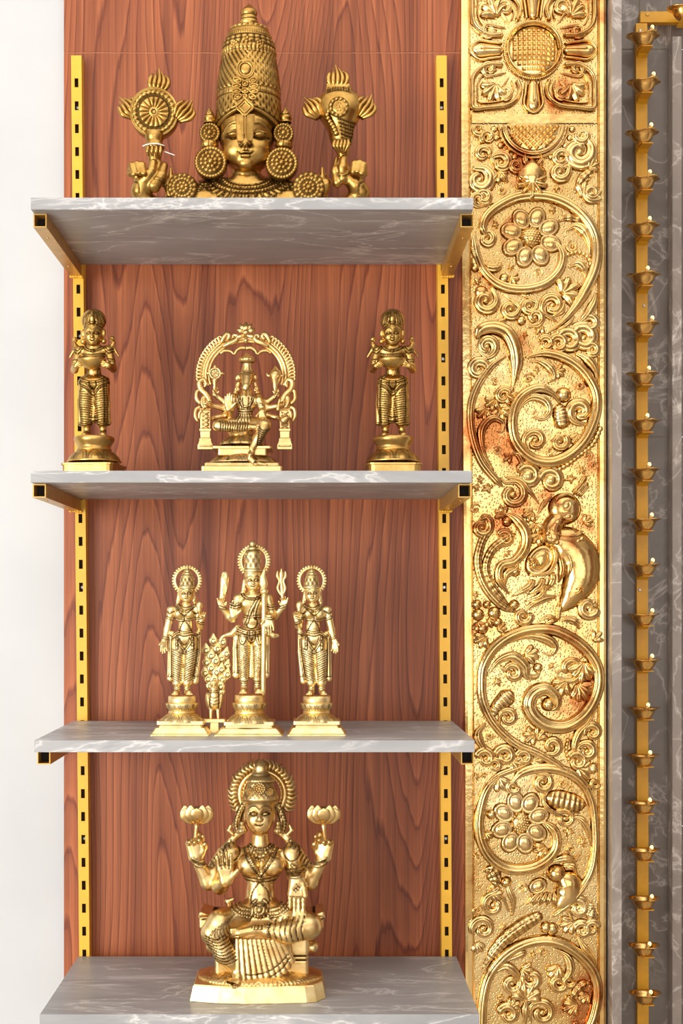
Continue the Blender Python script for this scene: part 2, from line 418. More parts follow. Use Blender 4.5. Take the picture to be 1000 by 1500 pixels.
def emit(name, col, s):
    m, nt, b = new_mat(name); b.inputs['Base Color'].default_value = (*col, 1)
    b.inputs['Emission Color'].default_value = (*col, 1); b.inputs['Emission Strength'].default_value = s
    return m
M['bulb'] = emit('warm_bulb', (1.0, 0.66, 0.18), 4.5)
M['stem'] = plain('amber_stem', srgb(226, 170, 90), 0.4)

# ------------------------------------------------------------------ strip of oil lamps
lamp_y = [55, 123, 197, 265, 333, 405, 477, 550, 619, 690, 763, 829, 902, 968, 1039, 1108, 1177, 1246, 1317, 1386, 1456]
rngl = random.Random(5)
Ds = 2.088
def strip_x(py): return 939.5 + (py - 40) * 2.0 / 1400
st = empty('lamp_strip', (X(940, Ds), Ds - 2.0, Z(1520, Ds)))
tag(st, 'tall amber metal strip with tabs holding a column of oil lamps', 'lamp strip')
m = MB(); w = 8.2 * Ds / F
a, b = (X(strip_x(33), Ds), Z(34, Ds)), (X(strip_x(1520), Ds), Z(1520, Ds))
v = []
for (x, z) in (b, a):
    v += [(x - w, 0.088, z), (x + w, 0.088, z), (x + w, 0.0999, z), (x - w, 0.0999, z)]
m.add(v, [(0, 1, 5, 4), (1, 2, 6, 5), (2, 3, 7, 6), (3, 0, 4, 7), (4, 5, 6, 7), (0, 3, 2, 1)])
at_parent(link('strip', m.mesh(), M['amber']), st)
for py, dx in ((45, -2), (448, 3), (864, -4)):
    bm = bmesh.new()
    bmesh.ops.create_cone(bm, cap_ends=True, segments=14, radius1=0.0026, radius2=0.0018, depth=0.0016,
        matrix=Matrix.Translation((X(strip_x(py) + dx, Ds), 0.0873, Z(py, Ds))) @ Matrix.Rotation(math.pi / 2, 4, 'X'))
    me = bpy.data.meshes.new('screw'); bm.to_mesh(me); bm.free(); at_parent(link('screw', me, M['screw']), st)

def lamp_mesh():
    """leaf-rimmed diya: flat foot, round belly, wide rim with a lip drawn out at the front"""
    prof = [(0.0, 0.0), (0.30, 0.0), (0.36, 0.04), (0.46, 0.18), (0.58, 0.42), (0.66, 0.68), (0.72, 0.84), (0.86, 0.95), (1.0, 1.0),
            (0.985, 1.045), (0.86, 1.0), (0.72, 0.92), (0.62, 0.72), (0.52, 0.45), (0.36, 0.24), (0.0, 0.18)]
    n = 48; R = 25.0; H = 16.0; v = []; f = []
    for (pr, pz) in prof:
        for k in range(n):
            t = 2 * math.pi * k / n
            c, s = math.cos(t), math.sin(t)
            wob = max(0.0, (pr - 0.55) / 0.45)
            rx, ry = R * pr, R * pr * (0.94 - 0.20 * wob)
            # pinched sides give the leaf outline, the lip comes forward and a little to the right
            tip = 1 + 0.02 * wob * math.cos(2 * t)
            d = math.atan2(math.sin(t + 1.25), math.cos(t + 1.25))
            lip = 1 + 0.42 * wob * math.exp(-(d / 0.30) ** 2)
            v.append((rx * c * tip * lip, ry * s * tip * lip, H * pz + wob * (1.6 * c * c - 0.6) + 1.5 * wob * math.exp(-(d / 0.3) ** 2)))
    for i in range(len(prof) - 1):
        for k in range(n):
            q = (k + 1) % n
            f.append((i * n + k, i * n + q, (i + 1) * n + q, (i + 1) * n + k))
    v = np.array(v) * 0.001
    return mesh_np(v, np.array(f), 'lamp_bowl')
lm = lamp_mesh()
bm = bmesh.new(); bmesh.ops.create_uvsphere(bm, u_segments=14, v_segments=10, radius=0.0026, matrix=Matrix.Diagonal((1, 1, 1.25, 1)))
bulb_me = bpy.data.meshes.new('bulb'); bm.to_mesh(bulb_me); bm.free()
bm = bmesh.new(); bmesh.ops.create_cone(bm, cap_ends=True, segments=12, radius1=0.0022, radius2=0.0026, depth=0.009)
stem_me = bpy.data.meshes.new('stem'); bm.to_mesh(stem_me); bm.free()
def lamp(px, py_rim, label, group):
    D = 2.062
    dz = 0.0165
    root = empty('oil_lamp', (X(px, D), D - 2.0, Z(py_rim, D) - dz)); tag(root, label, 'lamp', group)
    root.rotation_euler.z = rngl.uniform(-0.12, 0.12)
    link('bowl', lm, M['lamp_brass'], root, smooth=True)
    bx = rngl.uniform(0.003, 0.010)
    o = link('stem', stem_me, M['stem'], root, smooth=True); o.location = (bx - 0.002, -0.018, 0.0175); o.rotation_euler = (0.2, 0.28, 0)
    o = link('bulb', bulb_me, M['bulb'], root, smooth=True); o.location = (bx, -0.019, 0.0225)
    return root
ORD = 'first second third fourth fifth sixth seventh eighth ninth tenth eleventh twelfth thirteenth fourteenth fifteenth sixteenth seventeenth eighteenth nineteenth twentieth twenty-first'.split()
for i_, py in enumerate(lamp_y):
    lamp(strip_x(py) + rngl.uniform(-1, 2) + 1.0, py - 2, 'small lit brass oil lamp on the tall amber strip, ' + ORD[i_] + ' below the horizontal strip', 'oil lamps on the tall amber strip')
    # tab under the lamp, part of the strip
    D = 2.062; zt = Z(py - 2, D) - 0.0165
    x = X(strip_x(py) + 0.5, Ds)
    m = MB(); m.box((x - w * 0.98, 0.054, zt - 0.0014), (x + w * 0.98, 0.088, zt - 0.0001))
    m.add([(x - w * .9, 0.0875, zt - 0.006), (x + w * .9, 0.0875, zt - 0.006), (x + w * .9, 0.080, zt - 0.0013), (x - w * .9, 0.080, zt - 0.0013)], [(0, 1, 2, 3)])
    at_parent(link('lamp_tab', m.mesh(), M['amber']), st)
# short horizontal strip over the pillar, with its own lamp
hs = empty('lamp_strip', (X(970, Ds), Ds - 2.0, Z(33, Ds))); tag(hs, 'short horizontal amber strip above the marble pillar', 'lamp strip')
at_parent(link('strip', box_mesh((X(937.5, Ds), 0.088, Z(32.6, Ds)), (X(1120, Ds), 0.0999, Z(16.5, Ds)), 0.0004, 1), M['amber']), hs)
bm = bmesh.new(); bmesh.ops.create_cone(bm, cap_ends=True, segments=14, radius1=0.003, radius2=0.0026, depth=0.0016,
    matrix=Matrix.Translation((X(948, Ds), 0.0873, Z(21, Ds))) @ Matrix.Rotation(math.pi / 2, 4, 'X'))
me = bpy.data.meshes.new('screw'); bm.to_mesh(me); bm.free(); at_parent(link('screw', me, M['tube']), hs)
lamp(1001, 13, 'brass oil lamp resting on the short horizontal amber strip', None)
at_parent(link('lamp_tab', box_mesh((X(990, Ds), 0.043, Z(13, 2.062) - 0.0179), (X(1008, Ds), 0.088, Z(13, 2.062) - 0.0166)), M['amber']), hs)

# ------------------------------------------------------------------ gold repousse panel
DP = 1.984; YP = DP - 2.0
panel = empty('repousse_panel', (X(782, DP), YP, Z(1540, DP)))
tag(panel, 'tall gold repousse panel embossed with scrolling vines, flowers and a bird', 'relief panel')
def pp(u, v, h): return (X(u, DP), YP - h * 0.001, Z(v, DP))
def pl(name, me, mat='gold_relief', smooth=True, parent=None):
    o = link(name, me, M[mat], smooth=smooth); 
    if parent is None: return at_parent(o, panel)
    o.parent = parent; o.matrix_parent_inverse = parent.matrix_world.inverted(); return o
def pleft(py): return 675.0 + 6.0 * min(max((py - 200) / 900.0, 0), 1)
# back board (dark sides), stippled field, plain borders
m = MB()
for y in (-40, 1540): pass
nseg = 24; ys = [-40 + 1580 * i / nseg for i in range(nseg + 1)]
v = []; f = []
for y in ys:
    l = pleft(y)
    v += [(X(l, DP), -0.0002, Z(y, DP)), (X(l, DP), YP, Z(y, DP)), (X(887, DP), YP, Z(y, DP)), (X(887, DP), -0.0002, Z(y, DP))]
for i in range(nseg):
    for k in range(3): f.append((i*4+k, i*4+k+1, i*4+k+5, i*4+k+4))
m.add(v, f); at_parent(link('sheet', m.mesh(), M['gold_sheet']), panel)
def ribbon(name, pts, hts, mat='gold_relief'):
    """flat strip: pts = list of (left,right,y), hts = list of (offset fraction, height)"""
    v = []; f = []; k = len(hts)
    for (l, r, y) in pts:
        for (t, h) in hts: v.append(pp(l + (r - l) * t, y, h))
    for i in range(len(pts) - 1):
        for j in range(k - 1): f.append((i*k+j, i*k+j+1, (i+1)*k+j+1, (i+1)*k+j))
    mm = MB(); mm.add(v, f); return pl(name, mm.mesh(), mat, False)
prof = [(0, 0), (0.02, 2.6), (0.3, 3.2), (0.75, 2.8), (0.85, 1.0), (0.92, 1.6), (1, 0)]
ribbon('border', [(pleft(y), pleft(y) + 13.5, y) for y in ys], prof)
ribbon('border', [(887, 874.5, y) for y in ys], prof)

# ---- relief shapes
def catmull(pts, n=10):
    p = [np.array(q, float) for q in pts]
    p = [2 * p[0] - p[1]] + p + [2 * p[-1] - p[-2]]
    out = []
    for i in range(1, len(p) - 2):
        for k in range(n):
            t = k / n
            out.append(0.5 * ((2*p[i]) + (-p[i-1]+p[i+1])*t + (2*p[i-1]-5*p[i]+4*p[i+1]-p[i+2])*t*t + (-p[i-1]+3*p[i]-3*p[i+1]+p[i+2])*t**3))
    out.append(p[-2]); return np.array(out)
TT = np.array([-1, -.93, -.8, -.62, -.45, -.3, -.15, 0, .15, .3, .45, .62, .8, .93, 1])
def vine_mesh(pts, w, H, groove=0.25, rib=0, n=10, taper=(0.35, 0.5), lift=0.0, off=0.42):
    """raised strand that follows pts; w = width or list of widths; rib = cross ribs"""
    c = catmull(pts, n); OCC.extend((q[0], q[1], (max(w) if hasattr(w, '__len__') else w) * 0.5) for q in c); d = np.gradient(c, axis=0); d /= np.linalg.norm(d, axis=1)[:, None] + 1e-9
    nrm = np.stack([-d[:, 1], d[:, 0]], 1)
    s = np.linspace(0, 1, len(c))
    ws = np.interp(s, np.linspace(0, 1, len(w)), w) if hasattr(w, '__len__') else np.full(len(c), float(w))
    tp = np.ones(len(c))
    if taper[0] > 0: tp *= np.clip(s / taper[0] * 0.7 + 0.3, 0, 1) if taper[0] < 1 else 1
    if taper[1] > 0: tp *= np.clip((1 - s) / taper[1] * 0.75 + 0.25, 0, 1)
    ws = ws * tp
    # rounded ends
    L = np.concatenate([[0], np.cumsum(np.linalg.norm(np.diff(c, axis=0), axis=1))])
    e = np.minimum(np.minimum(L, L[-1] - L) / (ws * 0.5 + 1e-6), 1.0)
    ws = ws * np.sqrt(np.clip(1 - (1 - e) ** 2, 0.02, 1))
    prof = np.clip(1 - TT ** 2, 0, 1) ** 0.55
    if groove: prof = prof - groove * (np.exp(-((np.abs(TT) - off) / 0.12) ** 2))
    hh = 1.3 * H * (ws / (np.max(ws) + 1e-6)) ** 0.5
    if rib: hh = hh * (1 - 0.28 * np.abs(np.sin(np.pi * rib * s)))
    v = []
    for i in range(len(c)):
        for j, t in enumerate(TT):
            q = c[i] + nrm[i] * t * ws[i] / 2
            v.append(pp(q[0], q[1], prof[j] * hh[i] + lift - (0.6 if abs(t) == 1 else 0)))
    k = len(TT); f = [(i*k+j, i*k+j+1, (i+1)*k+j+1, (i+1)*k+j) for i in range(len(c) - 1) for j in range(k - 1)]
    me = mesh_np(np.array(v), np.array(f), 'vine')
    row = np.where(np.abs(TT) > 0.99, 1.0, np.where(np.abs(TT) > 0.9, 0.45, 0.0)) + (1.6 * groove * np.exp(-((np.abs(TT) - off) / 0.12) ** 2) if groove else 0)  # strand edges and grooves darkened as painted shade
    pa_ = np.tile(row, (len(c), 1))
    if rib: pa_ = np.maximum(pa_, (np.abs(np.sin(np.pi * rib * s)) > 0.85)[:, None] * 0.7)
    at = me.attributes.new('patina_shade', 'FLOAT', 'POINT'); at.data.foreach_set('value', pa_.ravel().astype(np.float32))
    return me
def dome_mesh(u, v, ru, rv, H, rot=0.0, rim=0.0, nr=7, na=20, lift=0.0, ribs=0, point=0.0):
    vs = []; fs = []; OCC.append((u, v, max(ru, rv)))
    cr, sr = math.cos(rot), math.sin(rot)
    for i in range(nr + 1):
        r = i / nr
        h = H * math.sqrt(max(0, 1 - r * r)) if rim == 0 else H * (0.75 * math.sqrt(max(0, 1 - (r * 1.0) ** 2)) + rim * math.exp(-((r - 0.82) / 0.12) ** 2) - rim * 0.9 * math.exp(-((r - 0.60) / 0.10) ** 2))
        if i == nr: h = -0.6
        for k in range(na):
            t = 2 * math.pi * k / na
            hh = h * (1 - 0.25 * ribs * abs(math.sin(t * 5)) * r)
            pe = 1 + point * max(0, math.cos(t)) ** 6
            x, y = ru * r * math.cos(t) * pe, rv * r * math.sin(t)
            vs.append(pp(u + x * cr - y * sr, v + x * sr + y * cr, hh + lift))
    for i in range(nr):
        for k in range(na):
            q = (k + 1) % na; fs.append((i*na+k, i*na+q, (i+1)*na+q, (i+1)*na+k))
    me = mesh_np(np.array(vs), np.array(fs), 'dome')
    pa_ = np.zeros((nr + 1, na)); pa_[nr] = 1.0; pa_[nr - 1] = 0.3  # outer rings of the dome darkened as painted shade
    if rim: pa_ += (0.75 * np.exp(-((np.arange(nr + 1) / nr - 0.62) / 0.09) ** 2))[:, None]
    at = me.attributes.new('patina_shade', 'FLOAT', 'POINT'); at.data.foreach_set('value', pa_.ravel().astype(np.float32))
    return me
OX, OY = 670.0, 0.0
OCC = []
def CO(p): return (OX + 0.23 * p[0], OY + 0.23 * p[1])
def vine(name, pts, w, H=7.0, **k):
    g_ = 0.23 * (1.15 if name in ('scroll_vine', 'hook_leaf', 'stem', 'volute', 'leaf_lobe') else 1.0)
    w = [x * g_ for x in w] if hasattr(w, '__len__') else w * g_
    return pl(name, vine_mesh([CO(p) for p in pts], w, H, **k))
def ball(u, v, r, H=None, name='boss', rv=None, **k):
    c = CO((u, v)); return pl(name, dome_mesh(c[0], c[1], r * 0.23, (rv or r) * 0.23, H or r * 0.23 * 0.85, **k))
def curl(u, v, r, a0=180, turns=1.15, d=1, w=None, H=7.0, tail=None):
    """volute: an optional tail point, a spiral inwards and a round eye"""
    r = r * 1.22; pts = []
    if tail: pts.append(tail)
    nseg = int(turns * 9)
    for i in range(nseg + 1):
        t = i / nseg; a = math.radians(a0) + d * t * turns * 2 * math.pi; rr = r * (1 - 0.72 * t)
        pts.append((u + rr * math.cos(a), v + rr * math.sin(a)))
    vine('volute', pts, [(w or r * 0.95), (w or r * 0.95), r * 0.55], H, n=4, taper=(0.3 if tail else 0, 0.15))
    ball(u, v, r * 0.30, r * 0.23 * 0.30 * 0.6 + H * 0.55, name='volute_eye')
def fan(u, v, r, ang, n=5, spread=1.2, H=6.0, w=0.42):
    """acanthus leaf: a fan of lobes"""
    r = r * 1.2
    for k in range(n):
        a = ang + (k - (n - 1) / 2) * spread / n * 1.5
        ln = r * (1 - 0.25 * abs(k - (n - 1) / 2) / n * 2)
        p0 = (u, v); p1 = (u + ln * 0.55 * math.cos(a), v + ln * 0.55 * math.sin(a))
        a2 = a + 0.25 * (k - (n - 1) / 2) / n * 2
        p2 = (u + ln * math.cos(a2), v + ln * math.sin(a2))
        vine('leaf_lobe', [p0, p1, p2], [r * w * 0.5, r * w, r * w * 0.75], H, n=6, taper=(0, 0), groove=0.15)
def flower(u, v, R, rc, n, H, pr, rot=0.0, sq=1.0, tilt=0.0):
    c = CO((u, v)); root = empty('flower', pp(c[0], c[1], 0)); at_parent(root, panel)
    bpy.context.view_layer.update()
    for k in range(n):
        a = rot + 2 * math.pi * k / n
        x, y = R * math.cos(a) * sq, R * math.sin(a)
        x, y = x * math.cos(tilt) - y * math.sin(tilt), x * math.sin(tilt) + y * math.cos(tilt)
        q = CO((u + x, v + y)); ang = math.atan2(y, x)
        pl('petal', dome_mesh(q[0], q[1], pr[0] * 0.23, pr[1] * 0.23, H * 0.8, ang, rim=0.18, nr=8, na=18), parent=root)
    pl('flower_centre', dome_mesh(c[0], c[1], rc * 0.23 * sq, rc * 0.23, H * 1.15, tilt, nr=6), parent=root)
    # seeds in the centre
    bm = bmesh.new()
    st_ = rc * 0.23 * 0.24
    for i in range(-5, 6):
        for j in range(-5, 6):
            x, y = i * st_ + (j % 2) * st_ / 2, j * st_ * 0.87
            if x * x + y * y > (rc * 0.23 * 0.86) ** 2: continue
            xx, yy = x * sq * math.cos(tilt) - y * math.sin(tilt), x * sq * math.sin(tilt) + y * math.cos(tilt)
            h = H * 1.15 * math.sqrt(max(0, 1 - (x * x + y * y) / (rc * 0.23) ** 2))
            bmesh.ops.create_icosphere(bm, subdivisions=1, radius=st_ * 0.42 * 0.001, matrix=Matrix.Translation(pp(c[0] + xx, c[1] + yy, h)))
    me = bpy.data.meshes.new('seeds'); bm.to_mesh(me); bm.free()
    o = pl('seeds', me, parent=root); o['kind'] = 'stuff'
def beads(pts, r, H=None, step=None):
    c = catmull([CO(p) for p in pts], 12); L = np.concatenate([[0], np.cumsum(np.linalg.norm(np.diff(c, axis=0), axis=1))])
    rr = r * 0.23; step = (step or 1.75) * rr; bm = bmesh.new()
    for s in np.arange(0, L[-1], step):
        x, y = np.interp(s, L, c[:, 0]), np.interp(s, L, c[:, 1])
        bmesh.ops.create_icosphere(bm, subdivisions=2, radius=rr * 0.001, matrix=Matrix.Translation(pp(x, y, (H or rr * 0.4))))
    me = bpy.data.meshes.new('beads'); bm.to_mesh(me); bm.free(); o = pl('bead_row', me); return o
def lattice_disc(u, v, r, half=False, H=5.0, rot=0.0, step=33):
    """dome set with rows of small faceted studs"""
    c = CO((u, v)); nr, na = 8, 48; vs = []; fs = []
    a0, a1 = (0, math.pi) if half else (0, 2 * math.pi)
    for i in range(nr + 1):
        for k in range(na + 1):
            t = a0 + (a1 - a0) * k / na; q = i / nr
            vs.append(pp(c[0] + r * 0.23 * q * math.cos(t), c[1] + r * 0.23 * q * math.sin(t), H * (1 - 0.55 * q * q)))
    for i in range(nr):
        for k in range(na): fs.append((i*(na+1)+k, i*(na+1)+k+1, (i+1)*(na+1)+k+1, (i+1)*(na+1)+k))
    pl('disc', mesh_np(np.array(vs), np.array(fs)))
    mm = MB(); s = step * 0.23 / 2
    k = int(r / step) + 2; cr, sr = math.cos(rot), math.sin(rot)
    for i in range(-k, k + 1):
        for j in range(-k, k + 1):
            x, y = i * step, j * step
            x, y = x * cr - y * sr, x * sr + y * cr
            if math.hypot(x, y) > r - step * 0.25 or (half and y < step * 0.4): continue
            q = CO((u + x, v + y)); h0 = H * (1 - 0.55 * (math.hypot(x, y) / r) ** 2)
            ring = []
            for (a, b) in ((-1, -1), (1, -1), (1, 1), (-1, 1)):
                ring.append(pp(q[0] + (a * cr - b * sr) * s * .94, q[1] + (a * sr + b * cr) * s * .94, h0 - 0.3))
            for (a, b) in ((-1, -1), (1, -1), (1, 1), (-1, 1)):
                ring.append(pp(q[0] + (a * cr - b * sr) * s * .35, q[1] + (a * sr + b * cr) * s * .35, h0 + 2.4))
            mm.add(ring, [(0,1,5,4),(1,2,6,5),(2,3,7,6),(3,0,4,7),(4,5,6,7)])
    o = pl('studs', mm.mesh(), 'gold_relief', False); o['kind'] = 'stuff'
def arc(u, v, r, a0, a1, n=24): return [(u + r * math.cos(math.radians(a0 + (a1 - a0) * i / n)), v + r * math.sin(math.radians(a0 + (a1 - a0) * i / n))) for i in range(n + 1)]

# ---- A: square rosette at the top
OY = 0.0
lattice_disc(480, 325, 150, H=9, step=30)
vine('disc_rim', arc(480, 325, 168, 0, 360, 40), 30, 10, n=3, taper=(0, 0), groove=0.1)
beads(arc(480, 325, 184, 0, 360, 40), 7, 5)
for a in (0, 90, 180, 270):
    ca, sa = math.cos(math.radians(a)), math.sin(math.radians(a))
    f_ = lambda d, s: (480 + d * ca - s * sa, 325 + d * sa + s * ca)
    vine('petal', [f_(190, 0), f_(260, 0), f_(330, 0), f_(395, 0)], [64, 80, 100, 96], 8, taper=(0, 0), groove=0.0)
    vine('petal_ridge', [f_(195, 0), f_(270, 0), f_(345, 0)], [24, 34, 52], 11, taper=(0, 0), groove=0.3)
    vine('petal_edge', [f_(195, -44), f_(270, -52), f_(350, -58), f_(400, 0), f_(350, 58), f_(270, 52), f_(195, 44)], 24, 5, taper=(0, 0), groove=0)
for sx in (-1, 1):
    for sy in (-1, 1):
        g = lambda x, y: (480 + sx * x, 325 + sy * y)
        vine('corner_petal', [g(105, 185), g(85, 250), g(110, 315), g(175, 355), g(290, 368), g(380, 372), g(388, 300), g(385, 190), g(350, 130), g(280, 95), g(190, 95)], 34, 8, taper=(0, 0), groove=0.12)
        vine('corner_petal', [g(140, 190), g(125, 240), g(150, 290), g(210, 325), g(340, 335), g(352, 290), g(350, 210), g(310, 150), g(230, 125)], 14, 5, taper=(0, 0), groove=0)
        u_, v_ = g(238, 215)
        fan(u_, v_, 105, math.atan2(sy * 80, sx * 30), 5, 1.6, 7)
        curl(*g(180, 270), 36, a0=0 if sx > 0 else 180, d=sy * sx, tail=g(150, 165), H=6)
        curl(*g(280, 120), 36, a0=90 * sy, d=-sy * sx, tail=g(170, 140), H=6)
ribbon('band', [(689, 875, 168), (689, 875, 170), (689, 875, 179), (689, 875, 181)], [(0, 0.4), (0.01, 2.6), (0.99, 2.6), (1, 0.4)])
# ---- half disc and mask pendant
lattice_disc(480, 792, 165, half=True, H=7, rot=math.pi / 4, step=30)
vine('disc_rim', arc(480, 792, 190, 2, 178, 24), 30, 8, n=4, taper=(0, 0), groove=0.25)
vine('disc_rim', arc(480, 792, 222, 3, 177, 24), 18, 6, n=4, taper=(0, 0), groove=0)
for k in range(13):
    a = math.radians(8 + 164 * k / 12)
    u_, v_ = 480 + 252 * math.cos(a), 792 + 235 * math.sin(a)
    if abs(u_ - 480) > 60: ball(u_, v_, 22, 4, name='scallop')
vine('pendant', [(470, 1010), (470, 1090), (470, 1180), (470, 1262)], [90, 190, 210, 60], 11, taper=(0.2, 0.5), groove=0.15, off=0.7)
ball(468, 1112, 48, 14, name='pendant_boss')
fan(470, 1160, 105, math.pi / 2, 7, 2.6, 12, 0.30)
vine('horn', [(455, 1075), (425, 1020), (440, 960)], [50, 40, 24], 8)
vine('horn', [(485, 1075), (530, 1030), (520, 960)], [50, 40, 24], 8)
for (u_, v_, r, a0, d, t) in ((140, 1150, 66, 250, 1, (95, 1060)), (275, 1040, 50, 200, 1, (330, 1110)), (165, 1262, 38, 200, 1, None), (160, 985, 40, 30, -1, (220, 920)),
        (190, 880, 36, 120, 1, None), (772, 975, 76, 300, 1, (720, 880)), (655, 1015, 44, 20, -1, (600, 1090)), (650, 1098, 48, 320, 1, (580, 1130)), (855, 1235, 44, 30, 1, (770, 1190)),
        (370, 1060, 34, 0, 1, (420, 1120)), (790, 870, 40, 200, -1, None), (130, 830, 30, 0, 1, None)):
    curl(u_, v_, r, a0, d=d, tail=t)
vine('feather', [(740, 1235), (790, 1150), (850, 1090), (885, 1040)], [60, 80, 70, 40], 7, rib=7)
fan(255, 1095, 70, 1.2, 4, 1.4, 6)
fan(830, 1080, 70, -0.8, 4, 1.4, 6)
vine('leaf', [(320, 1165), (290, 1120), (250, 1080)], 40, 6)
# ---- B: upper scroll with flower
OY = 270.0
vine('scroll_vine', [(200, 350), (160, 280), (190, 200), (280, 130), (400, 82), (560, 80), (700, 130), (810, 220), (872, 330), (884, 450), (865, 560), (810, 680), (740, 790), (660, 880), (560, 955)], [40, 55, 62, 66, 66, 66, 70, 72, 66, 50], 10, taper=(0.05, 0.2), groove=0.22)
curl(185, 352, 40, 250, d=1, tail=(170, 290))
vine('scroll_vine', [(110, 300), (108, 400), (150, 530), (230, 622), (330, 665), (450, 668), (560, 635), (640, 560), (668, 470), (640, 395), (585, 352)], [46, 52, 58, 62, 62, 58, 52, 40], 9, taper=(0.1, 0.2), groove=0.22)
flower(465, 340, 128, 72, 8, 10, (78, 62), 0.3)
vine('hook_leaf', [(690, 300), (745, 268), (805, 305), (835, 380), (838, 450)], [30, 55, 66, 46, 20], 8)
vine('hook_leaf', [(700, 530), (760, 505), (805, 545), (810, 610)], [30, 56, 60, 26], 8)
beads([(700, 450), (770, 435), (830, 475), (855, 560)], 15, 3)
vine('leaf', [(620, 250), (690, 215), (780, 230), (830, 280)], [30, 50, 55, 30], 6, rib=5)
vine('hook_leaf', [(150, 480), (190, 530), (255, 535), (280, 500)], [26, 50, 60, 50], 8)
ball(298, 600, 34)
fan(330, 590, 60, 0.6, 4, 1.4, 5)
curl(178, 745, 62, 320, d=1, tail=(200, 640), w=60)
curl(335, 800, 46, 330, d=1, tail=(280, 690)); curl(455, 778, 42, 320, d=1, tail=(400, 700))
curl(600, 775, 60, 140, d=1, tail=(640, 880), w=52)
fan(660, 700, 110, -0.5, 5, 1.9, 7)
vine('leaf', [(600, 850), (660, 800), (680, 730)], [40, 56, 30], 7)
ball(405, 870, 32); curl(490, 850, 42, 100, d=-1, tail=(430, 910))
vine('pod', [(880, 690), (860, 770), (810, 850), (760, 890)], [50, 70, 70, 36], 9)
vine('leaf', [(745, 840), (690, 905), (590, 950)], [30, 46, 24], 8)
curl(840, 890, 44, 200, d=1)
fan(250, 870, 60, 0.5, 3, 1.0, 5); fan(540, 900, 60, 2.2, 3, 1.2, 5)
ball(110, 510, 30, 6, rv=55); ball(150, 690, 46, 7); curl(130, 100, 36, 90, d=1, tail=(230, 120)); ball(160, 70, 26)
fan(790, 90, 100, -1.1, 4, 1.3, 6); curl(850, 50, 40, 0, d=1, tail=(790, 120))
# ---- C: interlaced scrolls
OY = 470.0
vine('scroll_vine', [(112, 120), (150, 60), (230, 45), (310, 80), (355, 160), (372, 260), (362, 360), (345, 450)], [50, 70, 82, 88, 90, 86, 66, 30], 12, taper=(0.1, 0.25), groove=0.2)
curl(185, 165, 52, 100, d=-1, tail=(110, 150))
vine('scroll_vine', [(310, 225), (215, 290), (135, 400), (88, 520), (82, 650), (105, 780), (155, 905), (240, 1010), (290, 1060)], [36, 46, 50, 50, 50, 46, 36], 9, taper=(0.1, 0.1))
curl(132, 312, 54, 30, d=-1, tail=(200, 260))
vine('scroll_vine', [(230, 960), (170, 850), (148, 740), (165, 668), (225, 622), (285, 650), (283, 705), (245, 705)], [40, 50, 54, 50, 44, 30], 9)
vine('scroll_vine', [(425, 235), (560, 208), (700, 250), (800, 330), (868, 440), (882, 540), (862, 640), (805, 760), (715, 852), (605, 900), (500, 892), (420, 842), (362, 760), (345, 645), (370, 530), (432, 462), (520, 432), (605, 468), (655, 530)], [50, 60, 64, 68, 70, 72, 70, 66, 62, 58, 50], 11, taper=(0.06, 0.1), groove=0.22)
vine('scroll_vine', [(368, 640), (402, 540), (470, 488), (550, 508), (582, 570), (545, 622), (484, 606), (500, 562)], [36, 48, 50, 48, 40, 28], 9)
ball(672, 472, 52, 11)
vine('ribbed_horn', [(640, 530), (655, 600), (668, 690)], [80, 110, 120], 10, taper=(0, 0), rib=7, groove=0)
curl(490, 765, 62, 130, d=1, tail=(430, 850), w=46)
curl(648, 772, 40, 300, d=1); curl(775, 580, 60, 100, d=1, tail=(830, 660))
beads([(905, 690), (855, 790), (765, 862), (690, 920), (605, 965)], 19, 3, 1.5)
ball(590, 1018, 48, 9); curl(590, 1018, 60, 180, d=1)
for (u_, v_, r) in ((705, 128, 62), (800, 112, 66), (852, 190, 38), (560, 148, 38), (640, 150, 46)): curl(u_, v_, r, 200, d=1)
vine('pod', [(740, 205), (820, 245), (875, 320), (885, 410)], [40, 70, 66, 30], 9)
for (u_, v_, a) in ((240, 500, 2.2), (300, 470, 0.3), (180, 560, 2.0), (270, 560, 1.0)): fan(u_, v_, 75, a, 4, 1.5, 6)
curl(290, 480, 40, 0, d=-1)
vine('hook_leaf', [(440, 262), (520, 258), (590, 305), (612, 365), (575, 395)], [26, 40, 56, 50, 36], 8)
fan(620, 320, 60, 0.2, 4, 1.4, 5)
ball(445, 990, 50, 9); curl(445, 990, 58, 200, d=1)
vine('stem', [(320, 860), (380, 850), (412, 915), (420, 975)], [30, 40, 36, 24], 7)
fan(345, 860, 55, 2.6, 3, 1.2, 5)
vine('leaf', [(760, 1075), (800, 1010), (830, 985)], [24, 40, 20], 6)
fan(770, 720, 70, 1.9, 4, 1.3, 5); fan(590, 220, 60, -2.2, 3, 1.1, 5)
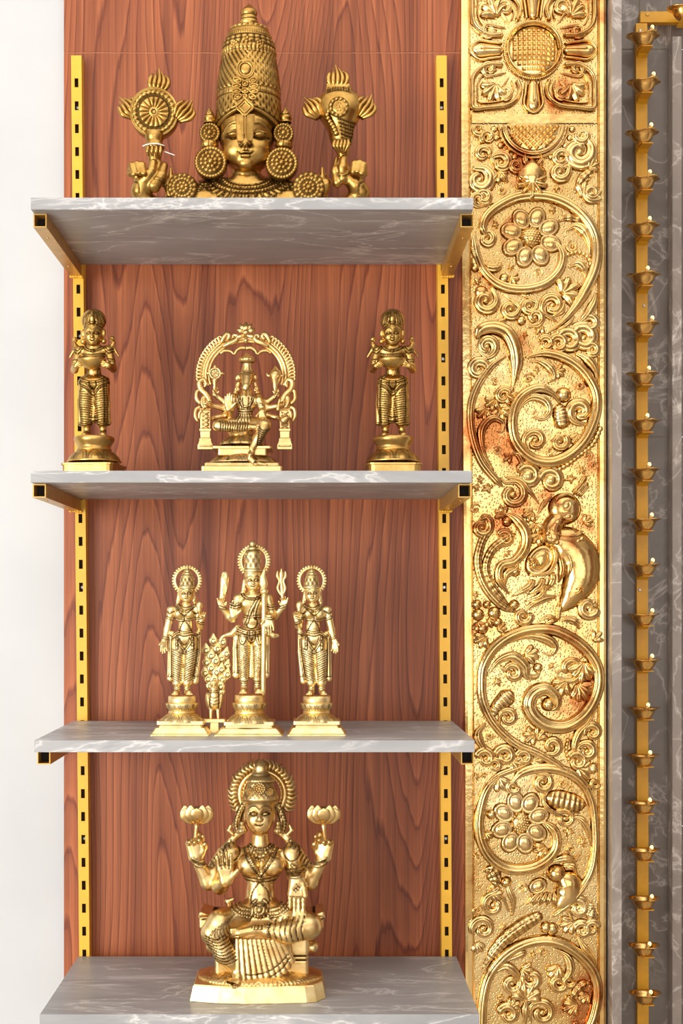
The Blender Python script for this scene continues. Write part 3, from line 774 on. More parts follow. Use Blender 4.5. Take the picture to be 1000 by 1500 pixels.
# ---- D: bird
OY = 690.0
curl(350, 150, 74, 240, d=1, tail=(270, 40), w=52)
vine('stem', [(300, 40), (400, 60), (460, 130), (520, 215)], [40, 46, 42, 24], 7)
bird = empty('bird', pp(*CO((700, 600)), 0)); at_parent(bird, panel); bpy.context.view_layer.update()
def bp(name, me): return pl(name, me, parent=bird)
def bvine(name, pts, w, H, **k):
    w = [x * 0.23 for x in w] if hasattr(w, '__len__') else w * 0.23
    return bp(name, vine_mesh([CO(p) for p in pts], w, H, **k))
def bdome(name, u, v, ru, rv, H, **k):
    c = CO((u, v)); return bp(name, dome_mesh(c[0], c[1], ru * 0.23, rv * 0.23, H, **k))
bvine('bird_body', [(585, 420), (690, 470), (770, 560), (780, 680), (720, 800), (650, 890)], [190, 250, 270, 240, 160, 50], 13, taper=(0, 0), groove=0, n=14)
bvine('neck', [(680, 300), (620, 330), (600, 400), (650, 470)], [150, 130, 150, 190], 12, taper=(0, 0), groove=0)
bdome('head', 680, 240, 108, 104, 13, nr=10, na=28)
bdome('eye', 684, 222, 30, 40, 6, rot=0.3, rim=0.3, lift=11); bdome('cheek', 695, 292, 34, 26, 4.5, rim=0.3, lift=10); bvine('brow', [(610, 210), (640, 165), (700, 150), (750, 180)], [14, 22, 14], 4, taper=(0.2, 0.2), lift=9)
for k_ in range(5): bvine('breast_line', [(700 + 18 * k_, 520 + 46 * k_), (745 + 12 * k_, 545 + 44 * k_), (790 + 6 * k_, 535 + 44 * k_)], 10, 2.5, taper=(0.3, 0.3), groove=0, lift=11)
bvine('beak', [(740, 150), (790, 90), (825, 45)], [50, 40, 14], 14, groove=0.4, taper=(0, 0.5))
bvine('beak', [(770, 165), (815, 105), (828, 70)], [30, 28, 12], 12, groove=0.2, taper=(0, 0.5))
bvine('crest', [(600, 160), (545, 215), (500, 300)], [30, 40, 20], 7)
beads([(565, 400), (620, 455), (710, 470), (800, 420)], 20, 11, 1.4)
bvine('collar', [(570, 360), (640, 410), (720, 415), (790, 385)], 26, 14, taper=(0, 0), groove=0.3)
bdome('wing', 520, 570, 82, 118, 12, rot=0.65, rim=0.2, nr=10, na=26)
bvine('wing_edge', [(600, 470), (618, 560), (570, 650), (440, 665)], 34, 13, taper=(0.1, 0.3))
for pts in ([(690, 520), (712, 600), (692, 700)], [(648, 545), (662, 630), (640, 715)], [(600, 640), (600, 700), (562, 765)], [(545, 680), (520, 740), (440, 790)], [(480, 690), (450, 740), (340, 800)], [(560, 720), (520, 800), (420, 830)]):
    bvine('wing_feather', pts, [46, 52, 34], 13, taper=(0, 0.3))
fan(500, 560, 60, 2.2, 4, 1.3, 12); fan(790, 730, 60, 2.2, 3, 0.8, 15)
bvine('tail_plume', [(390, 905), (270, 850), (170, 730), (128, 590), (150, 460), (205, 350), (180, 300), (130, 320)], [44, 56, 60, 60, 60, 66, 60, 50], 8, rib=34, taper=(0.1, 0.1))
bvine('tail_plume', [(330, 860), (225, 740), (180, 620), (215, 510), (300, 440), (370, 400)], [40, 52, 56, 60, 70, 60], 9, rib=18, taper=(0.1, 0.1))
bvine('tail_plume', [(330, 790), (262, 690), (275, 605), (360, 575), (425, 490), (428, 390), (360, 300), (280, 262)], [36, 56, 66, 66, 76, 80, 74, 40], 11, taper=(0.1, 0.2))
bvine('tail_plume', [(300, 740), (310, 660), (370, 620), (380, 560)], [40, 60, 60, 40], 9)
curl(155, 360, 46, 300, d=1); curl(300, 432, 40, 200, d=1); ball(312, 322, 36, 9); ball(365, 640, 36, 10)
for (u_, v_, a) in ((480, 260, 2.4), (500, 330, 1.6), (520, 400, 1.9), (300, 290, -2.3)): fan(u_, v_, 70, a, 4, 1.4, 6)
bvine('leg', [(650, 850), (640, 905), (632, 950)], [60, 36, 40], 9, taper=(0, 0))
for pts in ([(640, 940), (570, 930), (510, 965)], [(640, 950), (590, 960), (550, 975)], [(640, 940), (700, 950), (765, 985)]):
    bvine('toe', pts, [40, 34, 20], 8)
vine('leaf', [(640, 930), (740, 955), (775, 1010)], [40, 60, 34], 8)
bvine('tail_covert', [(630, 800), (540, 815), (460, 860), (420, 905)], [70, 60, 50, 36], 10)
curl(415, 925, 42, 330, d=1)
for (u_, v_, r) in ((130, 915, 42), (232, 905, 44), (158, 1003, 38), (255, 965, 34), (120, 850, 34), (360, 850, 34), (185, 850, 28)): ball(u_, v_, r, 8)
for (u_, v_, a) in ((190, 940, 0.8), (250, 1010, -0.4), (830, 850, 0.4), (800, 330, -0.5), (120, 960, 1.2)): fan(u_, v_, 60, a, 4, 1.4, 5)
curl(830, 870, 50, 0, d=1)
# ---- E: round scroll with volute
OY = 900.0
vine('scroll_vine', [(280, 748), (205, 655), (158, 540), (150, 430), (162, 330), (225, 220), (330, 140), (460, 98), (600, 98), (730, 155), (830, 240), (888, 340), (892, 460), (852, 570), (780, 660), (680, 715), (565, 705), (482, 645), (452, 570), (482, 500), (560, 475), (622, 525), (622, 590), (570, 612)], [50, 58, 62, 66, 66, 68, 70, 72, 76, 84, 90, 86, 66, 40], 11, taper=(0.05, 0.06), groove=0.2)
ball(575, 572, 48, 13, name='volute_eye')
vine('scroll_vine', [(170, 560), (205, 655), (285, 755), (385, 832), (500, 880), (620, 948), (730, 1030)], [46, 54, 54, 50, 46], 9, taper=(0.1, 0.1))
vine('hook_leaf', [(300, 190), (440, 138), (560, 155), (618, 205), (590, 255), (535, 240)], [34, 52, 60, 56, 50, 40], 9)
vine('hook_leaf', [(180, 400), (255, 300), (350, 268), (425, 325), (440, 390), (500, 395), (530, 340)], [30, 56, 66, 62, 60, 60, 50], 9)
curl(350, 372, 46, 200, d=1, tail=(270, 320)); ball(510, 340, 34, 9)
fan(420, 260, 90, -0.1, 4, 1.1, 6)
vine('ribbed_leaf', [(215, 660), (250, 590), (310, 530), (350, 490)], [50, 90, 120, 90], 9, rib=9, taper=(0.2, 0), groove=0)
curl(318, 655, 42, 200, d=1, tail=(265, 720))
curl(715, 345, 74, 160, d=-1, tail=(820, 260), w=40)
fan(800, 300, 120, 1.7, 5, 1.3, 8); fan(760, 440, 110, 1.0, 5, 1.3, 7); fan(690, 420, 100, 2.2, 4, 1.2, 7); vine('leaf', [(870, 400), (830, 470), (750, 520)], [30, 60, 30], 7, rib=5)
vine('stem', [(885, 585), (830, 690), (765, 760), (742, 860), (795, 940), (860, 985)], [40, 50, 54, 50, 46, 40], 8)
curl(855, 750, 46, 160, d=1, tail=(815, 660)); curl(818, 870, 48, 200, d=1, tail=(760, 930))
beads([(700, 800), (690, 870), (720, 940), (780, 990)], 14, 3)
ball(862, 985, 30, 8)
vine('hook_leaf', [(180, 690), (128, 760), (165, 845), (265, 885)], [50, 56, 50, 30], 8)
for (u_, v_, r) in ((175, 915, 40), (300, 900, 42), (422, 910, 34), (235, 960, 30)): curl(u_, v_, r * 1.15, 180, d=1)
curl(598, 838, 46, 120, d=-1, tail=(560, 900)); 
for (u_, v_, a) in ((500, 800, -1.2), (500, 760, 2.8), (470, 930, 0.2), (340, 930, 0.6), (180, 140, 2.4)): fan(u_, v_, 80, a, 4, 1.4, 6)
fan(860, 170, 70, -0.8, 3, 1.2, 5)
# ---- F: lower scroll with flower
OY = 1110.0
vine('scroll_vine', [(330, 175), (415, 88), (560, 62), (700, 92), (800, 170), (852, 280), (870, 420), (872, 580), (842, 730), (765, 850), (690, 940), (600, 1010)], [40, 62, 64, 60, 50, 46, 46, 46, 50, 50], 9, taper=(0.08, 0.1))
vine('scroll_vine', [(290, 95), (190, 190), (145, 320), (135, 450), (165, 570), (235, 660), (340, 708), (460, 700), (560, 650), (622, 570), (622, 480), (575, 425), (520, 400)], [40, 56, 64, 66, 68, 68, 64, 56, 40], 10, taper=(0.08, 0.12), groove=0.22)
vine('scroll_vine', [(165, 185), (260, 110), (400, 55), (480, 20)], [30, 40, 40, 30], 7)
flower(398, 412, 138, 76, 8, 9, (78, 62), 0.25, 0.86, 0.25)
vine('ribbed_horn', [(820, 300), (740, 290), (650, 270), (560, 250)], [60, 130, 140, 110], 9, taper=(0.1, 0), rib=8, groove=0)
vine('leaf_edge', [(560, 210), (545, 280), (600, 340), (680, 345), (780, 350)], 34, 9)
curl(680, 385, 54, 200, d=1, tail=(800, 400), w=36)
vine('stem', [(700, 370), (785, 392), (832, 470), (852, 570)], [30, 44, 44, 30], 8)
curl(540, 155, 46, 300, d=1, tail=(480, 110)); ball(862, 62, 34, 8); curl(870, 160, 26, 0, d=1)
ball(215, 360, 34, 8); ball(165, 350, 28, 7); fan(170, 470, 60, 0.9, 4, 1.2, 8); fan(560, 560, 80, 2.4, 4, 1.3, 7); curl(350, 180, 34, 0, d=1); fan(260, 120, 90, 1.4, 4, 1.4, 6); fan(760, 60, 100, 0.5, 4, 1.3, 6); curl(760, 20, 50, 200, d=1)
sb = bird
bird = empty('small_bird', pp(*CO((620, 800)), 0)); at_parent(bird, panel); bpy.context.view_layer.update()
bvine('bird_body', [(640, 740), (700, 800), (690, 880), (620, 960)], [120, 190, 170, 70], 12, taper=(0, 0), groove=0)
bdome('head', 630, 735, 66, 62, 15); bdome('eye', 640, 730, 18, 18, 17)
bvine('beak', [(580, 740), (545, 750), (515, 740)], [36, 28, 12], 9)
bvine('crest', [(590, 660), (670, 640), (740, 650), (775, 610)], [40, 70, 60, 34], 10)
bvine('crest', [(660, 680), (730, 690), (760, 760)], [40, 56, 40], 10)
bdome('wing', 510, 815, 66, 52, 10, rot=-0.5, rim=0.2)
for k in range(5):
    bvine('wing_feather', [(520 + k * 22, 850), (470 + k * 36, 900), (425 + k * 44, 935 + 4 * k)], [36, 42, 26], 10)
vine('ribbed_leaf', [(160, 720), (210, 720), (240, 790), (200, 850)], [60, 100, 100, 50], 8, rib=7)
vine('stem', [(310, 790), (330, 850), (355, 920), (345, 1010)], [50, 40, 44, 40], 8); ball(308, 790, 38, 10)
curl(225, 935, 62, 330, d=-1, tail=(330, 990), w=44); fan(200, 860, 80, 0.2, 4, 1.0, 6)
curl(768, 950, 48, 200, d=1); vine('ribbed_leaf', [(850, 910), (840, 960), (810, 1010)], [60, 80, 50], 8, rib=6)
# ---- G: last scroll
OY = 1280.0
vine('scroll_vine', [(150, 1100), (150, 957), (158, 800), (195, 650), (285, 530), (400, 452), (530, 420), (660, 440), (780, 520), (860, 620), (888, 740), (872, 860), (835, 960), (760, 1060)], [60, 62, 62, 64, 66, 68, 66, 64, 60], 11, taper=(0, 0), groove=0.2)
vine('tail_plume', [(540, 255), (420, 322), (300, 412), (215, 512), (150, 610)], [70, 96, 92, 80, 40], 9, rib=16, taper=(0, 0.3))
ball(560, 340, 40, 9); ball(600, 350, 44, 8)
vine('stem', [(590, 270), (700, 190), (800, 80), (850, 0)], [30, 44, 44, 40], 9)
curl(762, 215, 52, 180, d=1, tail=(740, 320)); vine('ribbed_leaf', [(860, 190), (850, 260), (830, 320)], [70, 90, 50], 8, rib=8); curl(790, 355, 44, 180, d=1); curl(850, 345, 40, 0, d=-1); fan(740, 300, 90, 2.6, 4, 1.2, 6)
vine('stem', [(755, 385), (800, 465), (860, 545), (890, 640)], [36, 46, 46, 36], 8)
vine('hook_leaf', [(215, 640), (300, 588), (375, 640), (372, 705)], [40, 60, 60, 40], 9); curl(345, 695, 46, 320, d=1)
vine('hook_leaf', [(260, 570), (370, 520), (425, 500), (410, 540)], [30, 50, 40, 24], 8); curl(468, 665, 50, 200, d=-1, tail=(420, 580)); fan(400, 600, 80, 0.4, 4, 1.3, 7)
vine('hook_leaf', [(600, 470), (690, 520), (715, 600), (680, 670), (640, 700)], [30, 50, 60, 50, 40], 9); curl(640, 690, 42, 0, d=1); curl(705, 675, 34, 0, d=1); fan(640, 580, 90, 2.0, 4, 1.2, 7)
vine('leaf', [(860, 700), (800, 700), (740, 760), (690, 830)], [30, 70, 70, 30], 7, rib=6); fan(760, 820, 90, 2.7, 5, 1.4, 7); fan(830, 760, 70, 2.4, 4, 1.2, 6)
curl(535, 880, 66, 200, d=1, tail=(470, 960), w=46); curl(320, 890, 50, 180, d=1); fan(430, 800, 110, -1.4, 6, 2.0, 8); vine('leaf', [(430, 957), (430, 850), (440, 780)], [50, 60, 40], 8); fan(330, 850, 70, -0.8, 4, 1.3, 6)
curl(160, 345, 64, 150, d=1, w=44); ball(85, 300, 22, 5); fan(120, 430, 70, 1.3, 4, 1.1, 5)

# ---- small sprigs punched up wherever the field between the scrolls is bare
rs = random.Random(11); occ = np.array(OCC); nsp = 0
for tr in range(2600):
    x, y = rs.uniform(692, 872), rs.uniform(190, 1500)
    cl = float(np.min(np.hypot(occ[:, 0] - x, occ[:, 1] - y) - occ[:, 2]))
    cl = min(cl, x - 689, 875 - x)
    if cl < 5.5: continue
    r = min(cl * 1.25, 12.0); OX, OY = x, y
    a = rs.uniform(0, 6.28); kind = rs.random(); parts_ = []
    V = []; Fc = []
    def addm(me):
        n0 = len(V); V.extend([tuple(q.co) for q in me.vertices]); Fc.extend([tuple(i + n0 for i in pg.vertices) for pg in me.polygons]); bpy.data.meshes.remove(me)
    if kind < 0.55:
        for k in range(4):
            b_ = a + (k - 1.5) * 0.62; b2 = b_ + 0.25 * (k - 1.5)
            addm(vine_mesh([(x - 0.5 * r * math.cos(a), y - 0.5 * r * math.sin(a)), (x + 0.2 * r * math.cos(b_), y + 0.2 * r * math.sin(b_)), (x + 0.85 * r * math.cos(b2), y + 0.85 * r * math.sin(b2))], [r * 0.3, r * 0.5, r * 0.4], 4.5, n=5, taper=(0, 0), groove=0.12))
    else:
        d_ = rs.choice((-1, 1)); pts = [(x + r * 0.8 * (1 - 0.7 * t) * math.cos(a + d_ * t * 7), y + r * 0.8 * (1 - 0.7 * t) * math.sin(a + d_ * t * 7)) for t in np.linspace(0, 1, 10)]
        addm(vine_mesh(pts, [r * 0.5, r * 0.5, r * 0.35], 5, n=3, taper=(0.2, 0.1))); addm(dome_mesh(x, y, r * 0.26, r * 0.26, 4.5, nr=4, na=10))
    mm = MB(); mm.add(V, Fc); pl('sprig', mm.mesh()); nsp += 1
    occ = np.vstack([occ, (x, y, r * 0.85)])
    if nsp > 110: break
# ------------------------------------------------------------------ sculpting tools (signed distance volumes -> mesh)
M['brass'] = brass_material('antique_brass', srgb(244, 216, 156), srgb(216, 176, 108), srgb(62, 38, 14), 0.32)
M['brass_bright'] = brass_material('bright_brass', srgb(255, 236, 180), srgb(242, 208, 138), srgb(84, 48, 14), 0.36)
M['brass_old'] = brass_material('old_yellow_brass', srgb(222, 184, 110), srgb(184, 142, 74), srgb(64, 40, 14), 0.32)
M['brass_bust'] = brass_material('aged_bust_brass', srgb(208, 168, 94), srgb(160, 120, 58), srgb(60, 38, 14), 0.31)
M['brass_dark'] = brass_material('dark_antique_brass', srgb(190, 146, 82), srgb(140, 100, 50), srgb(66, 42, 18), 0.36)

def smin(a, b, k):
    if k <= 0: return np.minimum(a, b)
    h = np.maximum(k - np.abs(a - b), 0) / k
    return np.minimum(a, b) - h * h * k * 0.25

class Statue:
    def __init__(s, name, D0, shelf_idx, px, label, cat='statue', group=None):
        s.D0 = D0; s.s = D0 / F
        s.base = (SHELF[shelf_idx][2] - CAM_Z) / s.s            # Lz of the shelf top
        s.root = empty(name, ((px - VX) * s.s, D0 - 2.0, SHELF[shelf_idx][2])); tag(s.root, label, cat, group)
        s.off = Vector((0, D0 - 2.0, CAM_Z)) - s.root.location
    def W(s, p):
        k = 1 + p[2] / F
        return np.array([(p[0] - VX) * k, p[2], (VY - p[1]) * k])
    def tolocal(s, v): return np.asarray(v) * s.s + np.array(s.off)
    def part(s, name, verts, faces, mat='brass', parent=None, smooth=True, pat=None):
        me = mesh_np(s.tolocal(verts), np.asarray(faces), name)
        if pat is not None:
            at = me.attributes.new('patina_shade', 'FLOAT', 'POINT'); at.data.foreach_set('value', np.asarray(pat, np.float32))
        return link(name, me, M[mat], parent or s.root, smooth)
    # -- revolved part; prof = [(py, r)], disp(theta, py) -> (dr, patina)
    def lathe(s, name, cx, y0, prof, mat='brass', n=64, disp=None, sub=1, parent=None, sy=1.0, tilt=0.0, warp=None):
        pr = []
        for i in range(len(prof) - 1):
            for k in range(sub):
                t = k / sub; pr.append((prof[i][0] + (prof[i+1][0] - prof[i][0]) * t, prof[i][1] + (prof[i+1][1] - prof[i][1]) * t))
        pr.append(prof[-1]); pr = np.array(pr, float)
        th = np.arange(n) * 2 * np.pi / n
        T, Pz = np.meshgrid(th, pr[:, 0]); R = np.repeat(pr[:, 1][:, None], n, 1)
        pat = np.zeros_like(R)
        if disp is not None:
            d, pat = disp(T, Pz); R = R + np.where(R > 0.01, d, 0)
        if warp is not None: Pz = warp(T, Pz)
        k = 1 + y0 / F
        cxs = (cx + tilt * (Pz - pr[0, 0]) - VX) * k
        V = np.stack([cxs + R * np.sin(T), y0 - R * np.cos(T) * sy, (VY - Pz) * k], -1).reshape(-1, 3)
        m_ = len(pr); f = []
        I = np.arange(m_ - 1)[:, None] * n; K = np.arange(n)[None, :]; Q = (K + 1) % n
        f = np.stack([I + K, I + n + K, I + n + Q, I + Q], -1).reshape(-1, 4)
        return s.part(name, V, f, mat, parent, True, pat.ravel())
    # -- stepped block; lev = [(py, half width)], hd(half width) gives half depth
    def plinth(s, name, cx, y0, lev, mat='brass', dk=0.8, rc=0.12, parent=None, disp=None, n=9):
        V = []; pts = []
        # rounded rectangle outline
        for q, (sx, sy) in enumerate(((1, -1), (1, 1), (-1, 1), (-1, -1))):
            for k in range(4):
                a = math.radians(-90 + 90 * q + 30 * k); pts.append((sx, sy, math.cos(a), math.sin(a)))
        for (py, hw) in lev:
            hd = hw * dk; k = 1 + (y0 - hd) / F; r = hw * rc
            for (sx, sy, ca, sa) in pts:
                V.append(((cx - VX) * (1 + y0 / F) + sx * (hw * k - r) + ca * r, y0 + sy * (hd - r) + sa * r, (VY - py) * k if py is not None else s.base))
        n = len(pts); f = []
        for i in range(len(lev) - 1):
            for k in range(n):
                q = (k + 1) % n; f.append((i*n+k, (i+1)*n+k, (i+1)*n+q, i*n+q))
        V = np.array(V)
        me = bpy.data.meshes.new(name); me.from_pydata([tuple(p) for p in s.tolocal(V)], [], f + [tuple(range(n - 1, -1, -1)), tuple((len(lev) - 1) * n + i for i in range(n))]); me.update()
        return link(name, me, M[mat], parent or s.root, False)
    # -- swept tube through (px, py, y) points
    def tube(s, name, pts, rad, mat='brass', n=10, sub=6, parent=None, flat=1.0, closed=False, pat=0.0, disp=None):
        c = np.array([s.W(p) for p in pts])
        if closed: c = np.vstack([c, c[:1]])
        P3 = []
        p = np.vstack([2*c[0]-c[1], c, 2*c[-1]-c[-2]]) if not closed else np.vstack([c[-2], c, c[1]])
        for i in range(1, len(p) - 2):
            for k in range(sub):
                t = k / sub
                P3.append(0.5*((2*p[i])+(-p[i-1]+p[i+1])*t+(2*p[i-1]-5*p[i]+4*p[i+1]-p[i+2])*t*t+(-p[i-1]+3*p[i]-3*p[i+1]+p[i+2])*t**3))
        P3.append(p[-2]); P3 = np.array(P3); m_ = len(P3)
        r = np.interp(np.linspace(0, 1, m_), np.linspace(0, 1, len(rad)), rad) if hasattr(rad, '__len__') else np.full(m_, float(rad))
        if disp is not None: r = r * disp(np.linspace(0, 1, m_))
        d = np.gradient(P3, axis=0); d /= np.linalg.norm(d, axis=1)[:, None] + 1e-9
        yv = np.array([0, 1.0, 0]); sd = np.cross(d, yv); sd /= np.linalg.norm(sd, axis=1)[:, None] + 1e-6
        up = np.cross(sd, d)
        th = np.arange(n) * 2 * np.pi / n
        V = P3[:, None, :] + r[:, None, None] * (np.cos(th)[None, :, None] * sd[:, None, :] + flat * np.sin(th)[None, :, None] * up[:, None, :])
        I = np.arange(m_ - 1)[:, None] * n; K = np.arange(n)[None, :]; Q = (K + 1) % n
        f = np.stack([I + K, I + Q, I + n + Q, I + n + K], -1).reshape(-1, 4)
        V = V.reshape(-1, 3)
        if not closed:
            V = np.vstack([V, P3[0], P3[-1]]); a, b = len(V) - 2, len(V) - 1
            f = [tuple(q) for q in f] + [(a, (k + 1) % n, k, k) for k in range(n)] + [(b, (m_-1)*n + k, (m_-1)*n + (k+1) % n, (m_-1)*n + (k+1) % n) for k in range(n)]
            tri = [q[:3] for q in f if q[2] == q[3]]; quad = [q for q in f if q[2] != q[3]]
            me = bpy.data.meshes.new(name); me.from_pydata([tuple(x) for x in s.tolocal(V)], [], quad + tri); me.update()
        else:
            me = mesh_np(s.tolocal(V), f, name)
        if pat:
            at = me.attributes.new('patina_shade', 'FLOAT', 'POINT'); at.data.foreach_set('value', np.full(len(me.vertices), pat, np.float32))
        return link(name, me, M[mat], parent or s.root, True)
    # -- round plate facing the viewer; hf(r, theta) -> (height, patina), r in 0..1
    def disc(s, name, c, R, hf, thick=4.0, mat='brass', nr=22, na=72, parent=None, ry=None, tilt=(0, 0)):
        ry = ry or R; w = s.W(c)
        r = np.concatenate([np.linspace(0.001, 1, nr)]); th = np.arange(na) * 2 * np.pi / na
        T, RR = np.meshgrid(th, r); h, pat = hf(RR, T)
        ux = np.array([math.cos(tilt[0]), math.sin(tilt[0]), 0]); uz = np.array([0, math.sin(tilt[1]), math.cos(tilt[1])]); nn = np.cross(ux, uz)
        nn = nn / np.linalg.norm(nn)
        if nn[1] > 0: nn = -nn
        def put(rr, tt, hh): return w + (rr * np.cos(tt) * R)[..., None] * ux + (rr * np.sin(tt) * ry)[..., None] * uz + hh[..., None] * nn
        V = put(RR, T, h).reshape(-1, 3)
        rim = put(np.ones(na) * 1.0, th, np.full(na, -thick)); back = put(np.ones(na) * 0.001, th, np.full(na, -thick))
        V = np.vstack([V, rim, back]); m_ = nr + 2
        I = np.arange(m_ - 1)[:, None] * na; K = np.arange(na)[None, :]; Q = (K + 1) % na
        f = np.stack([I + K, I + na + K, I + na + Q, I + Q], -1).reshape(-1, 4)
        return s.part(name, V, f, mat, parent, True, np.concatenate([pat.ravel(), np.zeros(2 * na)]))

def bumps(r, t, rings, base=0.0, gap=0.75):
    """rings of round studs on a plate: rings = [(count, ring radius, stud radius, height)]"""
    h = np.full_like(r, base); x, y = r * np.cos(t), r * np.sin(t)
    best = np.full_like(r, 9.0)
    for (n, rr, sr, hh) in rings:
        for k in range(n):
            a = 2 * np.pi * (k + 0.5) / n
            d = np.hypot(x - rr * np.cos(a), y - rr * np.sin(a)) / sr
            h = np.maximum(h, base + hh * np.sqrt(np.clip(1 - d * d, 0, 1))); best = np.minimum(best, d)
    return h, np.clip((best - 0.8) * 3, 0, 1) * gap

class Sculpt:
    def __init__(s, st, lo, hi, h):
        """lo, hi: (px, py, y) corners of the box; h voxel size in px"""
        s.st = st; s.h = h
        c = [st.W((a, b, d)) for a in (lo[0], hi[0]) for b in (lo[1], hi[1]) for d in (lo[2], hi[2])]
        s.lo = np.min(c, 0) - 2 * h; s.hi = np.max(c, 0) + 2 * h
        s.n = np.ceil((s.hi - s.lo) / h).astype(int) + 1
        s.D = np.full(s.n, 12.0, np.float32)
        s.ax = [(s.lo[i] + h * np.arange(s.n[i])).astype(np.float32) for i in range(3)]
        s.fields = []
    def _sub(s, lo, hi):
        a = np.clip(np.floor((lo - s.lo) / s.h).astype(int), 0, s.n); b = np.clip(np.ceil((hi - s.lo) / s.h).astype(int) + 1, 0, s.n)
        sl = tuple(slice(a[i], b[i]) for i in range(3))
        if any(b[i] <= a[i] for i in range(3)): return None
        return sl, s.ax[0][sl[0]][:, None, None], s.ax[1][sl[1]][None, :, None], s.ax[2][sl[2]][None, None, :]
    def _apply(s, sl, d, k, mode):
        if mode == 'add': s.D[sl] = smin(s.D[sl], d, k)
        else: s.D[sl] = -smin(-s.D[sl], d, k)
    def cap(s, a, b, r1, r2=None, k=2.0, mode='add', raw=False, fy=1.0):
        """tapered limb between two points; fy > 1 flattens it in depth"""
        r2 = r1 if r2 is None else r2
        A, B = (a, b) if raw else (s.st.W(a), s.st.W(b))
        m_ = max(r1, r2) + k + 2 * s.h
        q = s._sub(np.minimum(A, B) - m_, np.maximum(A, B) + m_)
        if q is None: return
        sl, x, y, z = q; ba = (B - A).astype(np.float32); L2 = float(ba @ ba) + 1e-9
        px, py, pz = x - A[0], y - A[1], z - A[2]
        t = np.clip((px * ba[0] + py * ba[1] + pz * ba[2]) / L2, 0, 1)
        d = np.sqrt((px - t * ba[0]) ** 2 + ((py - t * ba[1]) * fy) ** 2 + (pz - t * ba[2]) ** 2) - (r1 + (r2 - r1) * t)
        s._apply(sl, d, k, mode)
    def chain(s, pts, rad, k=2.0, raw=False, fy=1.0):
        for i in range(len(pts) - 1): s.cap(pts[i], pts[i + 1], rad[i], rad[i + 1], k if i == 0 else min(k, rad[i]), raw=raw, fy=fy)
    def ell(s, c, r, k=2.0, mode='add', rot=0.0, raw=False, rx=0.0):
        """ellipsoid, r = (x, y, z); rot turns it in the picture plane (degrees, clockwise), rx nods it"""
        C = c if raw else s.st.W(c); m_ = max(r) + k + 2 * s.h
        q = s._sub(C - m_, C + m_)
        if q is None: return
        sl, x, y, z = q; x, y, z = x - C[0], y - C[1], z - C[2]
        if rot:
            a = math.radians(rot); x, z = x * math.cos(a) - z * math.sin(a), x * math.sin(a) + z * math.cos(a)
        if rx:
            a = math.radians(rx); y, z = y * math.cos(a) - z * math.sin(a), y * math.sin(a) + z * math.cos(a)
        k0 = np.sqrt((x / r[0]) ** 2 + (y / r[1]) ** 2 + (z / r[2]) ** 2); k1 = np.sqrt((x / r[0]**2) ** 2 + (y / r[1]**2) ** 2 + (z / r[2]**2) ** 2) + 1e-6
        s._apply(sl, (k0 * (k0 - 1) / k1).astype(np.float32), k, mode)
    def box(s, c, r, rnd=1.0, k=1.0, mode='add', rot=0.0, rx=0.0):
        C = s.st.W(c); m_ = float(np.linalg.norm(r)) + k + 2 * s.h
        q = s._sub(C - m_, C + m_)
        if q is None: return
        sl, x, y, z = q; x, y, z = x - C[0], y - C[1], z - C[2]
        if rot:
            a = math.radians(rot); x, z = x * math.cos(a) - z * math.sin(a), x * math.sin(a) + z * math.cos(a)
        if rx:
            a = math.radians(rx); y, z = y * math.cos(a) - z * math.sin(a), y * math.sin(a) + z * math.cos(a)
        qx, qy, qz = np.abs(x) - r[0] + rnd, np.abs(y) - r[1] + rnd, np.abs(z) - r[2] + rnd
        d = np.sqrt(np.maximum(qx, 0)**2 + np.maximum(qy, 0)**2 + np.maximum(qz, 0)**2) + np.minimum(np.maximum(qx, np.maximum(qy, qz)), 0) - rnd
        s._apply(sl, d.astype(np.float32), k, mode)
    def floor_cut(s):
        z = s.ax[2][None, None, :]; s.D = np.maximum(s.D, (s.st.base - z).astype(np.float32))
    # -- relief pressed into / raised on the front, seen from the viewer's side
    def _field(s, pts2, pad):
        lo = pts2.min(0) - pad; hi = pts2.max(0) + pad
        a = np.clip(((lo - s.lo[[0, 2]]) / s.h).astype(int), 0, s.n[[0, 2]]); b = np.clip(((hi - s.lo[[0, 2]]) / s.h).astype(int) + 2, 0, s.n[[0, 2]])
        return a, b
    def _press(s, a, b, disp, pat, y0, y1):
        j0 = int(np.clip((y0 - s.lo[1]) / s.h, 0, s.n[1])); j1 = int(np.clip((y1 - s.lo[1]) / s.h, 0, s.n[1]))
        s.D[a[0]:b[0], j0:j1, a[1]:b[1]] += disp[:, None, :].astype(np.float32)
        s.fields.append((a, b, pat, y0, y1))
    def line(s, pts, r=0.9, depth=0.8, y=0.0, yr=(-200, 200), pat=0.9, closed=False, smooth=True):
        """engraved (depth > 0) or raised (depth < 0) line through (px, py) points lying at depth y"""
        p = np.array([s.st.W((q[0], q[1], q[2] if len(q) > 2 else y))[[0, 2]] for q in pts])
        if closed: p = np.vstack([p, p[:1]])
        if smooth and len(p) > 2: p = catmull(p, 5)
        a, b = s._field(p, 3 * r + 2)
        if np.any(b <= a): return
        x = s.ax[0][a[0]:b[0]][:, None]; z = s.ax[2][a[1]:b[1]][None, :]
        d = np.full((b[0]-a[0], b[1]-a[1]), 99.0)
        for i in range(len(p) - 1):
            e = p[i+1] - p[i]; L2 = e @ e + 1e-9
            t = np.clip(((x - p[i][0]) * e[0] + (z - p[i][1]) * e[1]) / L2, 0, 1)
            d = np.minimum(d, np.hypot(x - p[i][0] - t * e[0], z - p[i][1] - t * e[1]))
        g = np.exp(-(d / r) ** 2)
